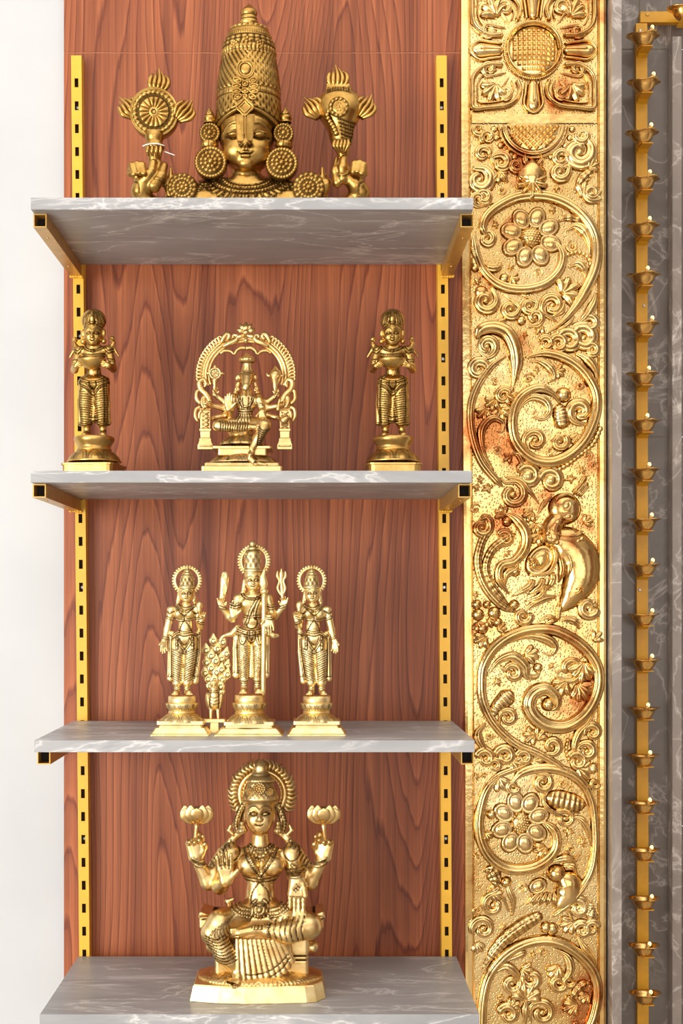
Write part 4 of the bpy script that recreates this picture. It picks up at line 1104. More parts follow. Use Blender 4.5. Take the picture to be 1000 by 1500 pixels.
        pt = np.minimum(1, np.exp(-(d / (1.2 * r)) ** 2) * pat * 1.25) if depth > 0 else np.minimum(1, np.exp(-((d - 1.6 * r) / (0.75 * r)) ** 2) * pat * 1.2)
        s._press(a, b, depth * g, pt, yr[0], yr[1])
    def beads(s, pts, r=1.5, hgt=1.3, y=0.0, yr=(-200, 200), step=2.1, pat=0.8, closed=False):
        p = np.array([s.st.W((q[0], q[1], q[2] if len(q) > 2 else y))[[0, 2]] for q in pts])
        if closed: p = np.vstack([p, p[:1]])
        if len(p) > 2: p = catmull(p, 6)
        L = np.concatenate([[0], np.cumsum(np.linalg.norm(np.diff(p, axis=0), axis=1))])
        a, b = s._field(p, 3 * r + 2)
        if np.any(b <= a): return
        x = s.ax[0][a[0]:b[0]][:, None]; z = s.ax[2][a[1]:b[1]][None, :]
        d = np.full((b[0]-a[0], b[1]-a[1]), 99.0)
        for t in np.arange(0, L[-1] + 0.1, step * r):
            cx, cz = np.interp(t, L, p[:, 0]), np.interp(t, L, p[:, 1])
            d = np.minimum(d, np.hypot(x - cx, z - cz) / r)
        h = np.sqrt(np.clip(1 - d * d, 0, 1))
        pt = np.clip((d - 0.75) * 3, 0, 1) * np.clip((1.9 - d) * 3, 0, 1) * pat
        s._press(a, b, -hgt * h, pt, yr[0], yr[1])
    def pattern(s, poly, fn, y=0.0, yr=(-200, 200)):
        """fn(x, z) -> (displacement, patina) inside a polygon of (px, py) points, in sculpt space"""
        p = np.array([s.st.W((q[0], q[1], y))[[0, 2]] for q in poly]); a, b = s._field(p, 2)
        if np.any(b <= a): return
        x = s.ax[0][a[0]:b[0]][:, None] + 0 * s.ax[2][a[1]:b[1]][None, :]; z = s.ax[2][a[1]:b[1]][None, :] + 0 * x
        ins = np.zeros(x.shape, bool)
        for i in range(len(p)):
            q0, q1 = p[i], p[(i + 1) % len(p)]
            c = ((q0[1] > z) != (q1[1] > z)) & (x < (q1[0]-q0[0]) * (z - q0[1]) / (q1[1]-q0[1] + 1e-9) + q0[0])
            ins ^= c
        d, pt = fn(x, z); s._press(a, b, np.where(ins, d, 0), np.where(ins, pt, 0), yr[0], yr[1])
    def mesh(s, name, mat='brass', parent=None, pat0=0.0):
        D = s.D; n = D.shape; ins = D < 0
        cnt = np.zeros((n[0]-1, n[1]-1, n[2]-1), np.uint8)
        for dx in (0, 1):
            for dy in (0, 1):
                for dz in (0, 1): cnt += ins[dx:n[0]-1+dx, dy:n[1]-1+dy, dz:n[2]-1+dz]
        act = (cnt > 0) & (cnt < 8); I, J, K = np.nonzero(act)
        idx = np.full(act.shape, -1, np.int32); idx[I, J, K] = np.arange(len(I))
        cv = {(dx, dy, dz): D[I+dx, J+dy, K+dz] for dx in (0, 1) for dy in (0, 1) for dz in (0, 1)}
        acc = np.zeros((len(I), 3)); num = np.zeros(len(I))
        for c0 in cv:
            for ax_ in range(3):
                if c0[ax_]: continue
                c1 = list(c0); c1[ax_] = 1; v0, v1 = cv[c0], cv[tuple(c1)]
                m_ = (v0 < 0) != (v1 < 0); t = np.where(m_, v0 / np.where(m_, v0 - v1, 1), 0)
                for q in range(3):
                    acc[:, q] += np.where(m_, (t if q == ax_ else c0[q]), 0)
                num += m_
        V = acc / num[:, None] + np.stack([I, J, K], 1); V = V * s.h + s.lo
        faces = []
        for ax_ in range(3):
            o = [i for i in range(3) if i != ax_]
            sl0 = [slice(1, -1)] * 3; sl1 = [slice(1, -1)] * 3
            sl0[ax_] = slice(0, n[ax_]-1); sl1[ax_] = slice(1, n[ax_])
            a_, b_ = ins[tuple(sl0)], ins[tuple(sl1)]
            for flip in (0, 1):
                m_ = (a_ & ~b_) if flip == 0 else (~a_ & b_)
                e = np.array(np.nonzero(m_)).T
                if len(e) == 0: continue
                e[:, o[0]] += 1; e[:, o[1]] += 1
                def at_(d0, d1):
                    q = e.copy(); q[:, o[0]] += d0; q[:, o[1]] += d1
                    return idx[q[:, 0], q[:, 1], q[:, 2]]
                quad = np.stack([at_(-1, -1), at_(0, -1), at_(0, 0), at_(-1, 0)], 1)
                if (flip == 1) != (ax_ == 1): quad = quad[:, ::-1]
                faces.append(quad)
        f = np.vstack(faces); f = f[(f >= 0).all(1)]
        pat = np.full(len(V), pat0)
        for (a, b, pt, y0, y1) in s.fields:
            i = np.round((V[:, 0] - s.lo[0]) / s.h).astype(int) - a[0]; k = np.round((V[:, 2] - s.lo[2]) / s.h).astype(int) - a[1]
            ok = (i >= 0) & (k >= 0) & (i < pt.shape[0]) & (k < pt.shape[1]) & (V[:, 1] >= y0) & (V[:, 1] <= y1)
            pat[ok] = np.maximum(pat[ok], pt[i[ok], k[ok]])
        s.D = None
        return s.st.part(name, V, f, mat, parent, True, np.clip(pat, 0, 1))

# ------------------------------------------------------------------ shared anatomy
def rotv(v, ax, a):
    return np.array(Matrix.Rotation(a, 3, Vector(ax)) @ Vector(v))
def hand(S, wrist, d, nrm, size, thumb=1, curl=(0.15, 0.15, 0.15, 0.15), tcurl=0.3, k=None, spread=0.08, tside=0.75):
    """palm and five fingers. d: direction towards the fingertips, nrm: where the palm faces (both as right, depth, up);
    thumb = +1/-1 chooses the side; curl per finger bends it towards the palm"""
    w = wrist if isinstance(wrist, np.ndarray) else S.st.W(wrist)
    d = np.array(d, float); d /= np.linalg.norm(d); nrm = np.array(nrm, float); nrm -= d * (nrm @ d); nrm /= np.linalg.norm(nrm)
    sd = np.cross(d, nrm) * thumb
    k = k or size * 0.06
    pl_ = size * 0.46; fr = size * 0.070
    for i in range(4):
        o = (1.5 - i) * size * 0.115
        S.cap(w + sd * o * 0.55 + d * size * 0.02, w + sd * o + d * pl_ * (0.98 - 0.05 * abs(i - 1.2)), size * 0.11, size * 0.085, k * 1.6, raw=True)
    ln = (0.44, 0.50, 0.46, 0.35)
    for i in range(4):
        o = (1.5 - i) * size * 0.122
        p = w + sd * o + d * pl_ * (0.97 - 0.05 * abs(i - 1.2)); dd = d + sd * (1.5 - i) * spread; dd /= np.linalg.norm(dd)
        seg = ln[i] * size / 3; r = fr
        for j in range(3):
            dd = rotv(dd, np.cross(dd, nrm), curl[i]); q = p + dd * seg
            S.cap(p, q, r, r * 0.9, k * 0.35, raw=True); p = q; r *= 0.9
    # thumb from the side of the palm near its base
    p = w + sd * size * 0.17 + d * size * 0.12 + nrm * size * 0.03; dd = (sd * tside + d * 0.8 + nrm * 0.25); dd /= np.linalg.norm(dd)
    S.cap(w + sd * size * 0.08 + d * size * 0.06, p, size * 0.09, fr * 1.35, k, raw=True)
    for j in range(2):
        q = p + dd * size * 0.17; S.cap(p, q, fr * 1.25, fr * 1.05, k * 0.5, raw=True); p = q
        dd = dd + nrm * tcurl - sd * tcurl * 0.8; dd /= np.linalg.norm(dd)

def face(S, c, w, smile=0.1, lines=1.0):
    """head with a face; c = centre (px, py, y) of the face, w = half width"""
    cx, cy, y = c
    g = lambda dx, dy, dd: (cx + dx * w, cy + dy * w, y + dd * w)
    S.ell(g(0, -0.15, 0.05), (w, w * 1.02, w * 1.28), 0)
    S.ell(g(0, 0.55, -0.22), (w * 0.76, w * 0.72, w * 0.74), w * 0.5)
    S.ell(g(0, 1.02, -0.55), (w * 0.30, w * 0.28, w * 0.22), w * 0.35)                 # chin
    for s_ in (-1, 1):
        S.ell(g(0.42 * s_, -0.12, -1.05), (w * 0.30, w * 0.20, w * 0.15), w * 0.12, mode='sub')   # sockets
        S.ell(g(0.42 * s_, 0.38, -0.62), (w * 0.34, w * 0.26, w * 0.30), w * 0.3)      # cheeks
        S.ell(g(0.41 * s_, -0.10, -0.76), (w * 0.23, w * 0.20, w * 0.115), w * 0.05)    # eyeballs
        S.ell(g(0.14 * s_, 0.36, -1.05), (w * 0.12, w * 0.13, w * 0.10), w * 0.08)      # nostrils
        S.ell(g(1.0 * s_, 0.15, 0.25), (w * 0.12, w * 0.22, w * 0.42), w * 0.08)        # ears
    S.cap(g(0, -0.25, -0.88), g(0, 0.30, -1.16), w * 0.10, w * 0.15, w * 0.12)          # nose
    S.cap(g(-0.20, 0.665, -0.86), g(0.20, 0.665, -0.86), w * 0.08, w * 0.08, w * 0.07)
    S.cap(g(-0.08, 0.63, -0.93), g(0.08, 0.63, -0.93), w * 0.09, w * 0.09, w * 0.06)
    S.cap(g(-0.12, 0.82, -0.85), g(0.12, 0.82, -0.85), w * 0.095, w * 0.095, w * 0.07)
    yr = (y - 2.2 * w, y - 0.2 * w); r = max(0.045 * w, 0.55)
    L = lambda pts, dep=0.06, rr=1.0, pat=0.9: S.line([(cx + a * w, cy + b * w) for a, b in pts], r * rr, dep * w * lines, y - 0.85 * w, yr, pat)
    for s_ in (-1, 1):
        L([(0.17 * s_, -0.07), (0.30 * s_, -0.20), (0.44 * s_, -0.23), (0.58 * s_, -0.18), (0.70 * s_, -0.08)])
        L([(0.17 * s_, -0.05), (0.32 * s_, 0.02), (0.50 * s_, 0.02), (0.70 * s_, -0.07)], 0.05)
        L([(0.12 * s_, -0.40), (0.30 * s_, -0.54), (0.52 * s_, -0.53), (0.76 * s_, -0.33)], -0.06, 1.1, 0.5)
        L([(0.30 * s_, -0.32), (0.45 * s_, -0.36), (0.62 * s_, -0.28)], 0.03, 0.9, 0.4)
        L([(0.13 * s_, 0.46), (0.24 * s_, 0.40), (0.25 * s_, 0.28)], 0.03, 0.8, 0.6)
    L([(-0.27, 0.70 - smile * 0.4), (-0.12, 0.745), (0, 0.735), (0.12, 0.745), (0.27, 0.70 - smile * 0.4)], 0.06)
# ------------------------------------------------------------------ seated goddess with two lotus buds (lowest shelf)
def lakshmi():
    A = Statue('goddess_statue', 1.80, 4, 381, 'large brass seated goddess statue holding two lotus buds, fanned pleats at her knees')
    S = Sculpt(A, (262, 1108, -62), (500, 1450, 46), 1.15)
    cx = 381
    # head
    face(S, (380, 1194, -4), 21)
    S.cap((381, 1212, 2), (381, 1236, 2), 11.5, 14, 4)
    S.ell((381, 1180, 10), (23, 22, 26), 4)
    # hair rolls falling to the shoulders
    for s_ in (-1, 1):
        S.chain([(cx + 22 * s_, 1176, 12), (cx + 30 * s_, 1192, 12), (cx + 34 * s_, 1208, 11), (cx + 31 * s_, 1220, 9), (cx + 40 * s_, 1229, 8)], [5, 6, 6.5, 6, 5], 2)
        S.chain([(cx + 40 * s_, 1228, 8), (cx + 56 * s_, 1246, 10), (cx + 72 * s_, 1266, 12)], [5, 6, 4], 3)
        S.chain([(cx + 40 * s_, 1222, 4), (cx + 46 * s_, 1216, 4), (cx + 43 * s_, 1209, 4)], [3, 3, 2], 1)
        S.beads([(cx + 27 * s_, 1180), (cx + 33 * s_, 1194), (cx + 36 * s_, 1208), (cx + 32 * s_, 1220)], 2.1, 1.8, 6, (-10, 30), pat=0.9)
        S.line([(cx + 22 * s_, 1182), (cx + 27 * s_, 1196), (cx + 29 * s_, 1210)], 1.0, 1.0, 6, (-6, 30))
        for k_ in range(8): S.line([(cx + (44 + 4 * k_) * s_, 1229 + 4.6 * k_), (cx + (39 + 4 * k_) * s_, 1236 + 4.6 * k_)], 0.9, 0.9, 4, (-8, 30), 0.9)
    # trunk
    S.ell((382, 1256, 6), (36, 20, 22), 6)
    S.ell((382, 1272, 4), (31, 20, 24), 8)
    S.ell((381, 1308, 3), (21, 17, 26), 10)
    S.ell((381, 1334, 4), (38, 26, 20), 10)
    for s_ in (-1, 1):
        S.ell((cx + 1 + 18 * s_, 1267, -13), (16.5, 16, 15.5), 4)
        S.ell((cx + 2 + 44 * s_, 1248, 4), (14, 13, 13), 6)
    # rear arms raised with the buds
    for s_, sx in ((-1, 0), (1, -3)):
        sh, el, wr = (cx + 44 * s_, 1252, 12), (cx + 76 * s_ + sx, 1292, 6), (cx + 95 * s_ + sx + 1, 1256, -4)
        S.chain([sh, el], [12, 11.5], 6); S.chain([el, wr], [11.5, 7.8], 5)
        hw = A.W(wr)
        hand(S, hw, (0.08 * s_, -0.05, 1), (-0.25 * s_, -1, 0.1), 54, thumb=-s_, curl=(0.8, 1.0, 1.05, 0.95), tcurl=0.7, spread=0.0, tside=0.45)
        for k_ in range(3):
            S.cap((wr[0] - 10 + 0.5 * s_, wr[1] + 2 + 3.4 * k_, wr[2] - 1), (wr[0] + 10 + 0.5 * s_, wr[1] + 2 + 3.4 * k_, wr[2] - 1), 1.0, 1.0, 0.5) if False else None
        c_ = (cx + 96 * s_ + sx, 1226, -10)
        S.ell((c_[0] - 6 * s_, c_[1] - 2, -4), (5, 7, 7), 2)
    # front arm raised in blessing (image left)
    S.chain([(338, 1254, 2), (322, 1298, -6)], [13, 11.5], 5); S.chain([(322, 1298, -6), (330, 1292, -30)], [11.5, 8.5], 5)
    hand(S, (331, 1291, -31), (-0.06, -0.12, 1), (0.05, -1, 0), 46, thumb=1, curl=(0.02, 0.02, 0.03, 0.04), tcurl=0.05, spread=0.05)
    # front arm giving (image right)
    S.chain([(427, 1254, 2), (432, 1282, -4)], [13, 12], 5); S.chain([(432, 1282, -4), (434, 1292, -30)], [11, 9.5], 5)
    hand(S, (434.5, 1288, -32), (0.0, -0.10, -1), (0, -1, 0), 52, thumb=-1, curl=(0.0, 0.0, 0.0, 0.0), tcurl=0.1, spread=0.0, tside=0.2)
    # legs
    S.chain([(366, 1338, -4), (322, 1352, -34), (312, 1366, -38)], [20, 18, 17], 6)
    S.chain([(312, 1366, -38), (328, 1396, -42), (346, 1421, -42)], [17, 15, 8], 5)
    S.chain([(346, 1420, -42), (348, 1432, -48), (343, 1444, -60)], [7.5, 7, 4.5], 3, fy=1.0)
    for i in range(5): S.cap((350 - 3.2 * i, 1437 - 0.4 * i, -58), (346 - 3.4 * i, 1446 - 1.5 * i, -66), 2.2, 1.8, 0.8)
    S.chain([(398, 1338, -4), (440, 1352, -26), (452, 1356, -30)], [20, 20, 19], 6)
    S.chain([(452, 1357, -32), (420, 1366, -44), (394, 1363, -46)], [18, 16, 11], 5)
    S.chain([(394, 1363, -46), (372, 1362, -48), (352, 1366, -50), (341, 1368, -50)], [7.5, 6.5, 5.5, 3.5], 2)
    for i in range(4): S.cap((346, 1366 - 1.6 * i, -52), (338, 1367 - 1.8 * i, -53), 1.8, 1.5, 0.6)
    # fan of pleats
    S.ell((384, 1392, -22), (44, 20, 34), 4)
    for i in range(11):
        a = math.radians(30 + 84 * i / 10)
        e = (374 + 62 * math.cos(a), 1374 + 66 * math.sin(a)); t_ = i / 10
        S.cap((413 - 66 * t_, 1378 - 2 * t_, -42), (e[0], e[1], -45 + 10 * math.cos(a)), 3.0, 4.8, 1.0)
    S.line([(424, 1406), (412, 1422), (394, 1433), (372, 1437), (360, 1436)], 0.9, 0.9, -50, (-75, -20))
    S.line([(422, 1400), (409, 1414), (392, 1425), (372, 1429), (360, 1428)], 0.8, 0.7, -50, (-75, -20))
    # carved jewellery
    N = (-70, 0)
    for r0, dep in ((17, 0.8), (21, 0.8)):
        S.line([(cx + r0 * 1.15 * math.cos(t), 1230 + r0 * 0.75 * math.sin(t)) for t in np.linspace(0.1, 3.04, 12)], 0.9, dep, -14, (-40, 10))
    S.beads([(cx + 19 * 1.15 * math.cos(t), 1230.5 + 19 * 0.8 * math.sin(t)) for t in np.linspace(0.1, 3.04, 14)], 1.9, 1.6, -14, (-40, 10))
    S.beads([(cx - 25, 1236), (cx - 18, 1252), (cx - 6, 1272), (cx, 1284), (cx + 6, 1272), (cx + 18, 1252), (cx + 25, 1236)], 1.7, 1.5, -24, (-50, 5))
    S.line([(cx - 29, 1236), (cx - 22, 1254), (cx - 8, 1276), (cx, 1288), (cx + 8, 1276), (cx + 22, 1254), (cx + 29, 1236)], 0.9, 0.9, -24, (-50, 5))
    S.beads([(cx - 9, 1249), (cx - 5, 1253), (cx, 1255), (cx + 5, 1253), (cx + 9, 1249)], 2.6, 2.2, -18, (-45, 5))
    S.beads([(cx - 4, 1258), (cx, 1260), (cx + 4, 1258)], 2.0, 1.8, -18, (-45, 5))
    for py in (1287, 1292): S.line([(356, py - 2), (368, py), (381, py + 1), (394, py), (406, py - 2)], 0.9, 0.9, -14, (-45, 4))
    S.line([(cx, 1293), (cx - 10, 1304), (cx - 14, 1318), (cx - 10, 1323), (cx + 10, 1323), (cx + 14, 1318), (cx + 10, 1304), (cx, 1293)], 0.9, 0.8, -14, (-45, 4))
    S.ell((cx, 1312, -14.8), (1.6, 1.4, 1.6), 0.5, mode='sub')
    S.beads([(cx, 1288)], 4.0, 2.5, -16, (-45, 4))
    # belt and buckle
    S.ell((cx - 1, 1334, -24), (11, 6, 12), 2)
    for dy in (0, 5, 10):
        S.beads([(cx - 40, 1318 + dy), (cx - 28, 1327 + dy), (cx - 14, 1331 + dy)], 1.7, 1.5, -16, (-50, 8))
        S.beads([(cx + 40, 1318 + dy), (cx + 28, 1327 + dy), (cx + 14, 1331 + dy)], 1.7, 1.5, -16, (-50, 8))
    S.beads([(cx - 1 + 7 * math.cos(t), 1333 + 7 * math.sin(t)) for t in np.linspace(0, 6.28, 14)], 1.6, 1.4, -30, (-50, 0), closed=True)
    S.beads([(cx - 1, 1333)], 3.2, 2.4, -30, (-50, 0))
    for s_ in (-1, 1):
        S.line([(cx - 1 + 6 * s_, 1322), (cx - 1 + 12 * s_, 1328), (cx - 1 + 11 * s_, 1338), (cx - 1 + 15 * s_, 1347), (cx - 1 + 18 * s_, 1342)], 1.4, -1.6, -28, (-55, 0), 0.8)
    for i in range(4): S.line([(cx - 8 + 4.5 * i, 1343), (cx - 9 + 5 * i, 1354)], 1.3, -1.6, -30, (-55, 0), 0.8)
    # shoulder plates, armlets, bangles
    for s_ in (-1, 1):
        S.line([(cx + 2 + (44 + 12 * math.cos(t)) * s_, 1248 + 13 * math.sin(t)) for t in np.linspace(0, 6.28, 14)], 1.0, 0.9, -8, (-22, 4), closed=True)
    for py in (1274, 1280): S.line([(416, py + 3), (426, py), (438, py - 1), (446, py - 3)], 1.1, -1.3, -12, (-40, 6), 0.8)
    S.beads([(428, 1268), (433, 1272), (426, 1275)], 2.2, 2.0, -14, (-40, 6))
    for s_, sx in ((-1, 0), (1, -3)):
        x0 = cx + 89 * s_ + sx
        for k_ in range(3): S.line([(x0 - 10, 1258 + 4 * k_ + 2 * s_), (x0, 1261 + 4 * k_), (x0 + 10, 1258 + 4 * k_ - 2 * s_)], 1.1, -1.2 if k_ != 1 else 0.8, -8, (-40, 20), 0.8)
    # palm of the giving hand, its engraved lines and fingers
    for i in range(3): S.line([(428.6 + 6.0 * i, 1316), (428.6 + 6.0 * i, 1331)], 0.55, 0.25, -38, (-60, -20), 0.9)
    S.line([(424, 1314), (446, 1314)], 0.7, 0.5, -38, (-60, -20), 0.8)
    for q in ([(430, 1300), (438, 1306)], [(430, 1306), (438, 1298)], [(434, 1296), (440, 1302)], [(428, 1303), (434, 1308)]): S.line(q, 0.6, 0.5, -42, (-60, -20), 0.8)
    for i in range(3):
        S.line([(324.6 + 5.6 * i, 1273), (323.6 + 5.8 * i, 1254)], 0.7, 0.7, -38, (-60, -20), 0.9)
        S.line([(320, 1268 - 5 * i), (342, 1268 - 5 * i)], 0.55, 0.3, -38, (-60, -20), 0.5)
    # folds of the leg cloth
    for i in range(9):
        t = i / 8
        S.line([(300 + 10 * t, 1370 + 36 * t), (316 + 16 * t, 1376 + 36 * t), (330 + 18 * t, 1370 + 36 * t)], 0.9, 0.8, -50, (-75, -10), 0.85)
    for i in range(8):
        S.line([(344 - 4.5 * i, 1340 + 3 * i), (336 - 4.2 * i, 1352 + 3 * i), (338 - 3.5 * i, 1368 + 1.5 * i)], 0.8, 0.55, -45, (-75, -5), 0.7)
    for i in range(7):
        S.line([(398 + 8 * i, 1349 - 1.0 * i), (393.5 + 8 * i, 1360), (397 + 8 * i, 1374 + 1.0 * i)], 0.9, 0.8, -50, (-75, -8), 0.85)
    for i in range(8): S.line([(391, 1352 + 3 * i), (396, 1351.5 + 3 * i)], 0.8, 0.7, -52, (-75, -20), 0.8)
    for i in range(6): S.line([(402 + 9 * i, 1338 + 1.5 * i), (398 + 9 * i, 1346)], 0.7, 0.5, -30, (-75, 0), 0.5)
    S.floor_cut()
    S.mesh('figure', 'brass')

    for s_ in (-1, 1):
        A.lathe('earring', cx + 26.5 * s_, -7, [(1203, 0), (1203.5, 3), (1206, 3.6), (1208, 2.6), (1209, 4), (1212, 5), (1215, 7.4), (1217, 8), (1218, 6.4), (1220.5, 5.6), (1222, 0)], 'brass', 24, lambda T, Pz: (0.5 * np.abs(np.sin(T * 6)), 0.7 * (np.abs(np.sin(T * 6)) < 0.3)), 2)
    # crown
    def dcrown(T, Pz):
        d = np.zeros_like(T); p = np.zeros_like(T)
        b = (np.abs(np.sin(T * 20)) ** 0.7) * np.exp(-((Pz - 1168) / 1.8) ** 2) * 1.6; d += b
        b2 = (np.abs(np.sin(T * 18)) ** 0.7) * np.exp(-((Pz - 1143) / 1.8) ** 2) * 1.6; d += b2
        lat = np.abs(np.sin(T * 11 + (Pz - 1150) * 0.42)) * np.abs(np.sin(T * 11 - (Pz - 1150) * 0.42))
        zone = ((Pz > 1147) & (Pz < 1165)); d += np.where(zone, lat * 1.8, 0); p += np.where(zone, np.clip(0.8 - lat * 1.6, 0, 1), 0)
        p += np.exp(-((Pz - 1146) / 1.2) ** 2) * 0.8 + np.exp(-((Pz - 1171) / 1.0) ** 2) * 0.8 + np.exp(-((Pz - 1135) / 1.5) ** 2) * 0.8
        return d, np.clip(p, 0, 1)
    crown = A.lathe('crown', 382, 6, [(1113, 0), (1114, 3), (1117, 7), (1122, 9.5), (1128, 10), (1131, 11), (1133, 13), (1136, 14), (1138, 18), (1140, 20.5), (1143, 20.5), (1145, 18.5), (1149, 18), (1156, 20.5), (1163, 24), (1168, 25.6), (1171, 25.6), (1174, 23)], 'brass', 96, dcrown, 3, sy=0.95, tilt=-0.02)
    def ros(r, t):
        h, p = bumps(r, t, [(1, 0, 0.26, 2.4), (8, 0.46, 0.17, 1.8), (14, 0.82, 0.15, 1.5)], 0.3); return h, p
    A.disc('crown_jewel', (380, 1155, -19), 9, ros, 6, parent=crown)
    A.disc('crown_jewel', (366, 1160, -12), 6, ros, 6, parent=crown); A.disc('crown_jewel', (395, 1160, -12), 6, ros, 6, parent=crown)
    # halo of flames
    halo = A.tube('halo', [(384 + 33 * math.cos(t), 1163 + 33 * math.sin(t), 22) for t in np.radians(np.linspace(140, 400, 18))], 4.0, 'brass', 10, 4)
    A.tube('halo_ring', [(384 + 27.5 * math.cos(t), 1163 + 29 * math.sin(t), 20) for t in np.radians(np.linspace(140, 400, 30))], 1.9, 'brass', 8, 4, halo, disp=lambda u: 1 + 0.35 * np.sin(u * 150))
    rg = random.Random(3)
    for i in range(30):
        t = math.radians(150 + 240 * i / 29); r0, r1 = 35, 49 + 4 * rg.random(); b = 0.10 if i < 15 else -0.10
        A.tube('flame', [(384 + r * math.cos(t + bb), 1163 + r * math.sin(t + bb), 22 - dd) for r, bb, dd in ((r0, 0, 0), (r0 + 5, 0.03, 2), (r0 + 10, -b * 0.4, 2), (r1, b, 0))], [3.0, 3.8, 3.2, 0.7], 'brass', 8, 3, halo, pat=0.3 if i % 2 else 0.0)
    # lotus buds held in the rear hands
    for s_, px in ((-1, 288), (1, 474)):
        lb = A.lathe('lotus_bud', px, -10, [(1212, 3.6), (1208, 3.4), (1205, 5), (1201, 10), (1195, 14), (1188, 15.5), (1184, 14), (1182, 9), (1181, 0)], 'brass', 40, None, 2)
        for ring, (n_, ph, top, rad_) in enumerate(((6, 0.52, 1179, 16.5), (6, 0.0, 1184, 18.6))):
            for k_ in range(n_):
                a = 2 * math.pi * k_ / n_ + ph
                pts = [(px + q * math.sin(a), py, -10 - q * math.cos(a)) for q, py in ((5, 1206), (rad_ * 0.66, 1201), (rad_ * 0.92, 1194), (rad_, 1187), (rad_ * 1.05, top))]
                A.tube('petal', pts, [2, 7, 10, 8, 0.5], 'brass', 12, 4, lb, flat=0.2)
        A.tube('stem', [(px, 1211, -10), (px + 1 * s_, 1220, -9), (px + 2 * s_, 1232, -8)], 3.2, 'brass', 8, 3, lb)
    # throne: cushion slab, column and base
    th = empty('throne'); th.parent = A.root
    cu = Sculpt(A, (286, 1316, -40), (484, 1436, 46), 1.5)
    cu.box((384, 1344, 10), (90, 36, 9), 3, 2)
    cu.box((384, 1392, 6), (68, 28, 42), 5, 6)
    cu.ell((384, 1366, 4), (76, 34, 14), 6)
    for s_ in (-1, 1):
        cu.box((384 + 70 * s_, 1340, 14), (22, 30, 5), 1.5, 2, rot=-18 * s_)
        cu.chain([(384 + 46 * s_, 1330, 16), (384 + 50 * s_, 1320, 16), (384 + 43 * s_, 1317, 14)], [5, 4.5, 3], 2)
        cu.ell((384 + 74 * s_, 1386, 0), (9, 14, 9), 4)
    for py in (1364, 1400, 1406): cu.line([(300, py), (470, py)], 1.0, 0.9, -20, (-60, 40))
    cu.line([(296, 1346), (340, 1336)], 1.0, 1.0, -20); cu.line([(474, 1346), (440, 1334)], 1.0, 1.0, -20)
    cu.mesh('seat', 'brass', th)
    # base slab with bowed front and a lobed upper edge
    outl = [(-100, -50), (-60, -60), (-20, -64), (25, -62), (70, -58), (84, -54), (97, -34), (97, 30), (80, 50), (-84, 50), (-100, 30)]
    def slab(name, levels, mat):
        V = []; n_ = len(outl); s0 = A.W((381, 1450, -50)); f = []
        for (z, sc) in levels:
            for (x, y) in outl: V.append(((381 - VX) + x * sc * 0.97, y * sc, z))
        for i in range(len(levels) - 1):
            for k_ in range(n_): q = (k_ + 1) % n_; f.append((i*n_+k_, i*n_+q, (i+1)*n_+q, (i+1)*n_+k_))
        f += [tuple(range(n_ - 1, -1, -1)), tuple((len(levels) - 1) * n_ + i for i in range(n_))]
        me = bpy.data.meshes.new(name); me.from_pydata([tuple(p) for p in A.tolocal(np.array(V, float))], [], f); me.update()
        return link(name, me, M[mat], th)
    b0 = A.base
    slab('base_slab', [(b0, 1.0), (b0 + 1, 1.012), (b0 + 22, 0.965), (b0 + 24, 0.95)], 'brass_bright')
    T = Sculpt(A, (282, 1400, -66), (480, 1462, 52), 1.4)
    zt = b0 + 24
    T.ell(np.array([381 - VX, -4.0, zt - 2]), (92, 56, 17), 1, raw=True)
    T.D = np.maximum(T.D, (zt - 1 - T.ax[2])[None, None, :].astype(np.float32))
    # rows of rounded petals drawn on the upper face
    X_, Y_ = T.ax[0][:, None] - (381 - VX), T.ax[1][None, :] + 4
    ang = np.arctan2(Y_ / 56, X_ / 92); rr = np.hypot(X_ / 92, Y_ / 56)
    u = (ang / (2 * np.pi) * 18) % 1 - 0.5; q = np.sqrt((u * 2.0) ** 2 + ((rr - 0.98) * 3.2) ** 2)
    g = np.exp(-(((q * 2.6) % 1 - 0.5) / 0.16) ** 2)
    T.D += (1.0 * g)[:, :, None].astype(np.float32)
    o = T.mesh('base_petals', 'brass', th)
    return A
lakshmi()
# ------------------------------------------------------------------ standing idols on the third shelf
def petal_ring(n, amp, z0, z1, sharp=1.0, dark=0.9):
    """lotus petals drawn round a revolved base between two heights (py): arched outlines"""
    def f(T, Pz):
        u = (T / (2 * np.pi) * n) % 1 - 0.5; v = (Pz - z0) / (z1 - z0)
        ins = (v > -0.02) & (v < 1.02)
        edge = np.abs(np.abs(u) * 2 - np.sqrt(np.clip(1 - np.clip(1 - v, 0, None) ** 2.4, 0, 1)) * 0.92)
        g = np.exp(-(edge / 0.16) ** 2) * ins
        edge2 = np.abs(np.abs(u) * 2 - np.sqrt(np.clip(1 - np.clip(1.25 - v, 0, None) ** 2.2, 0, 1)) * 0.55); g2 = np.exp(-(edge2 / 0.14) ** 2) * ins * (v > 0.25)
        return -amp * np.maximum(g, 0.6 * g2), dark * np.clip(np.maximum(g, 0.7 * g2), 0, 1)
    return f
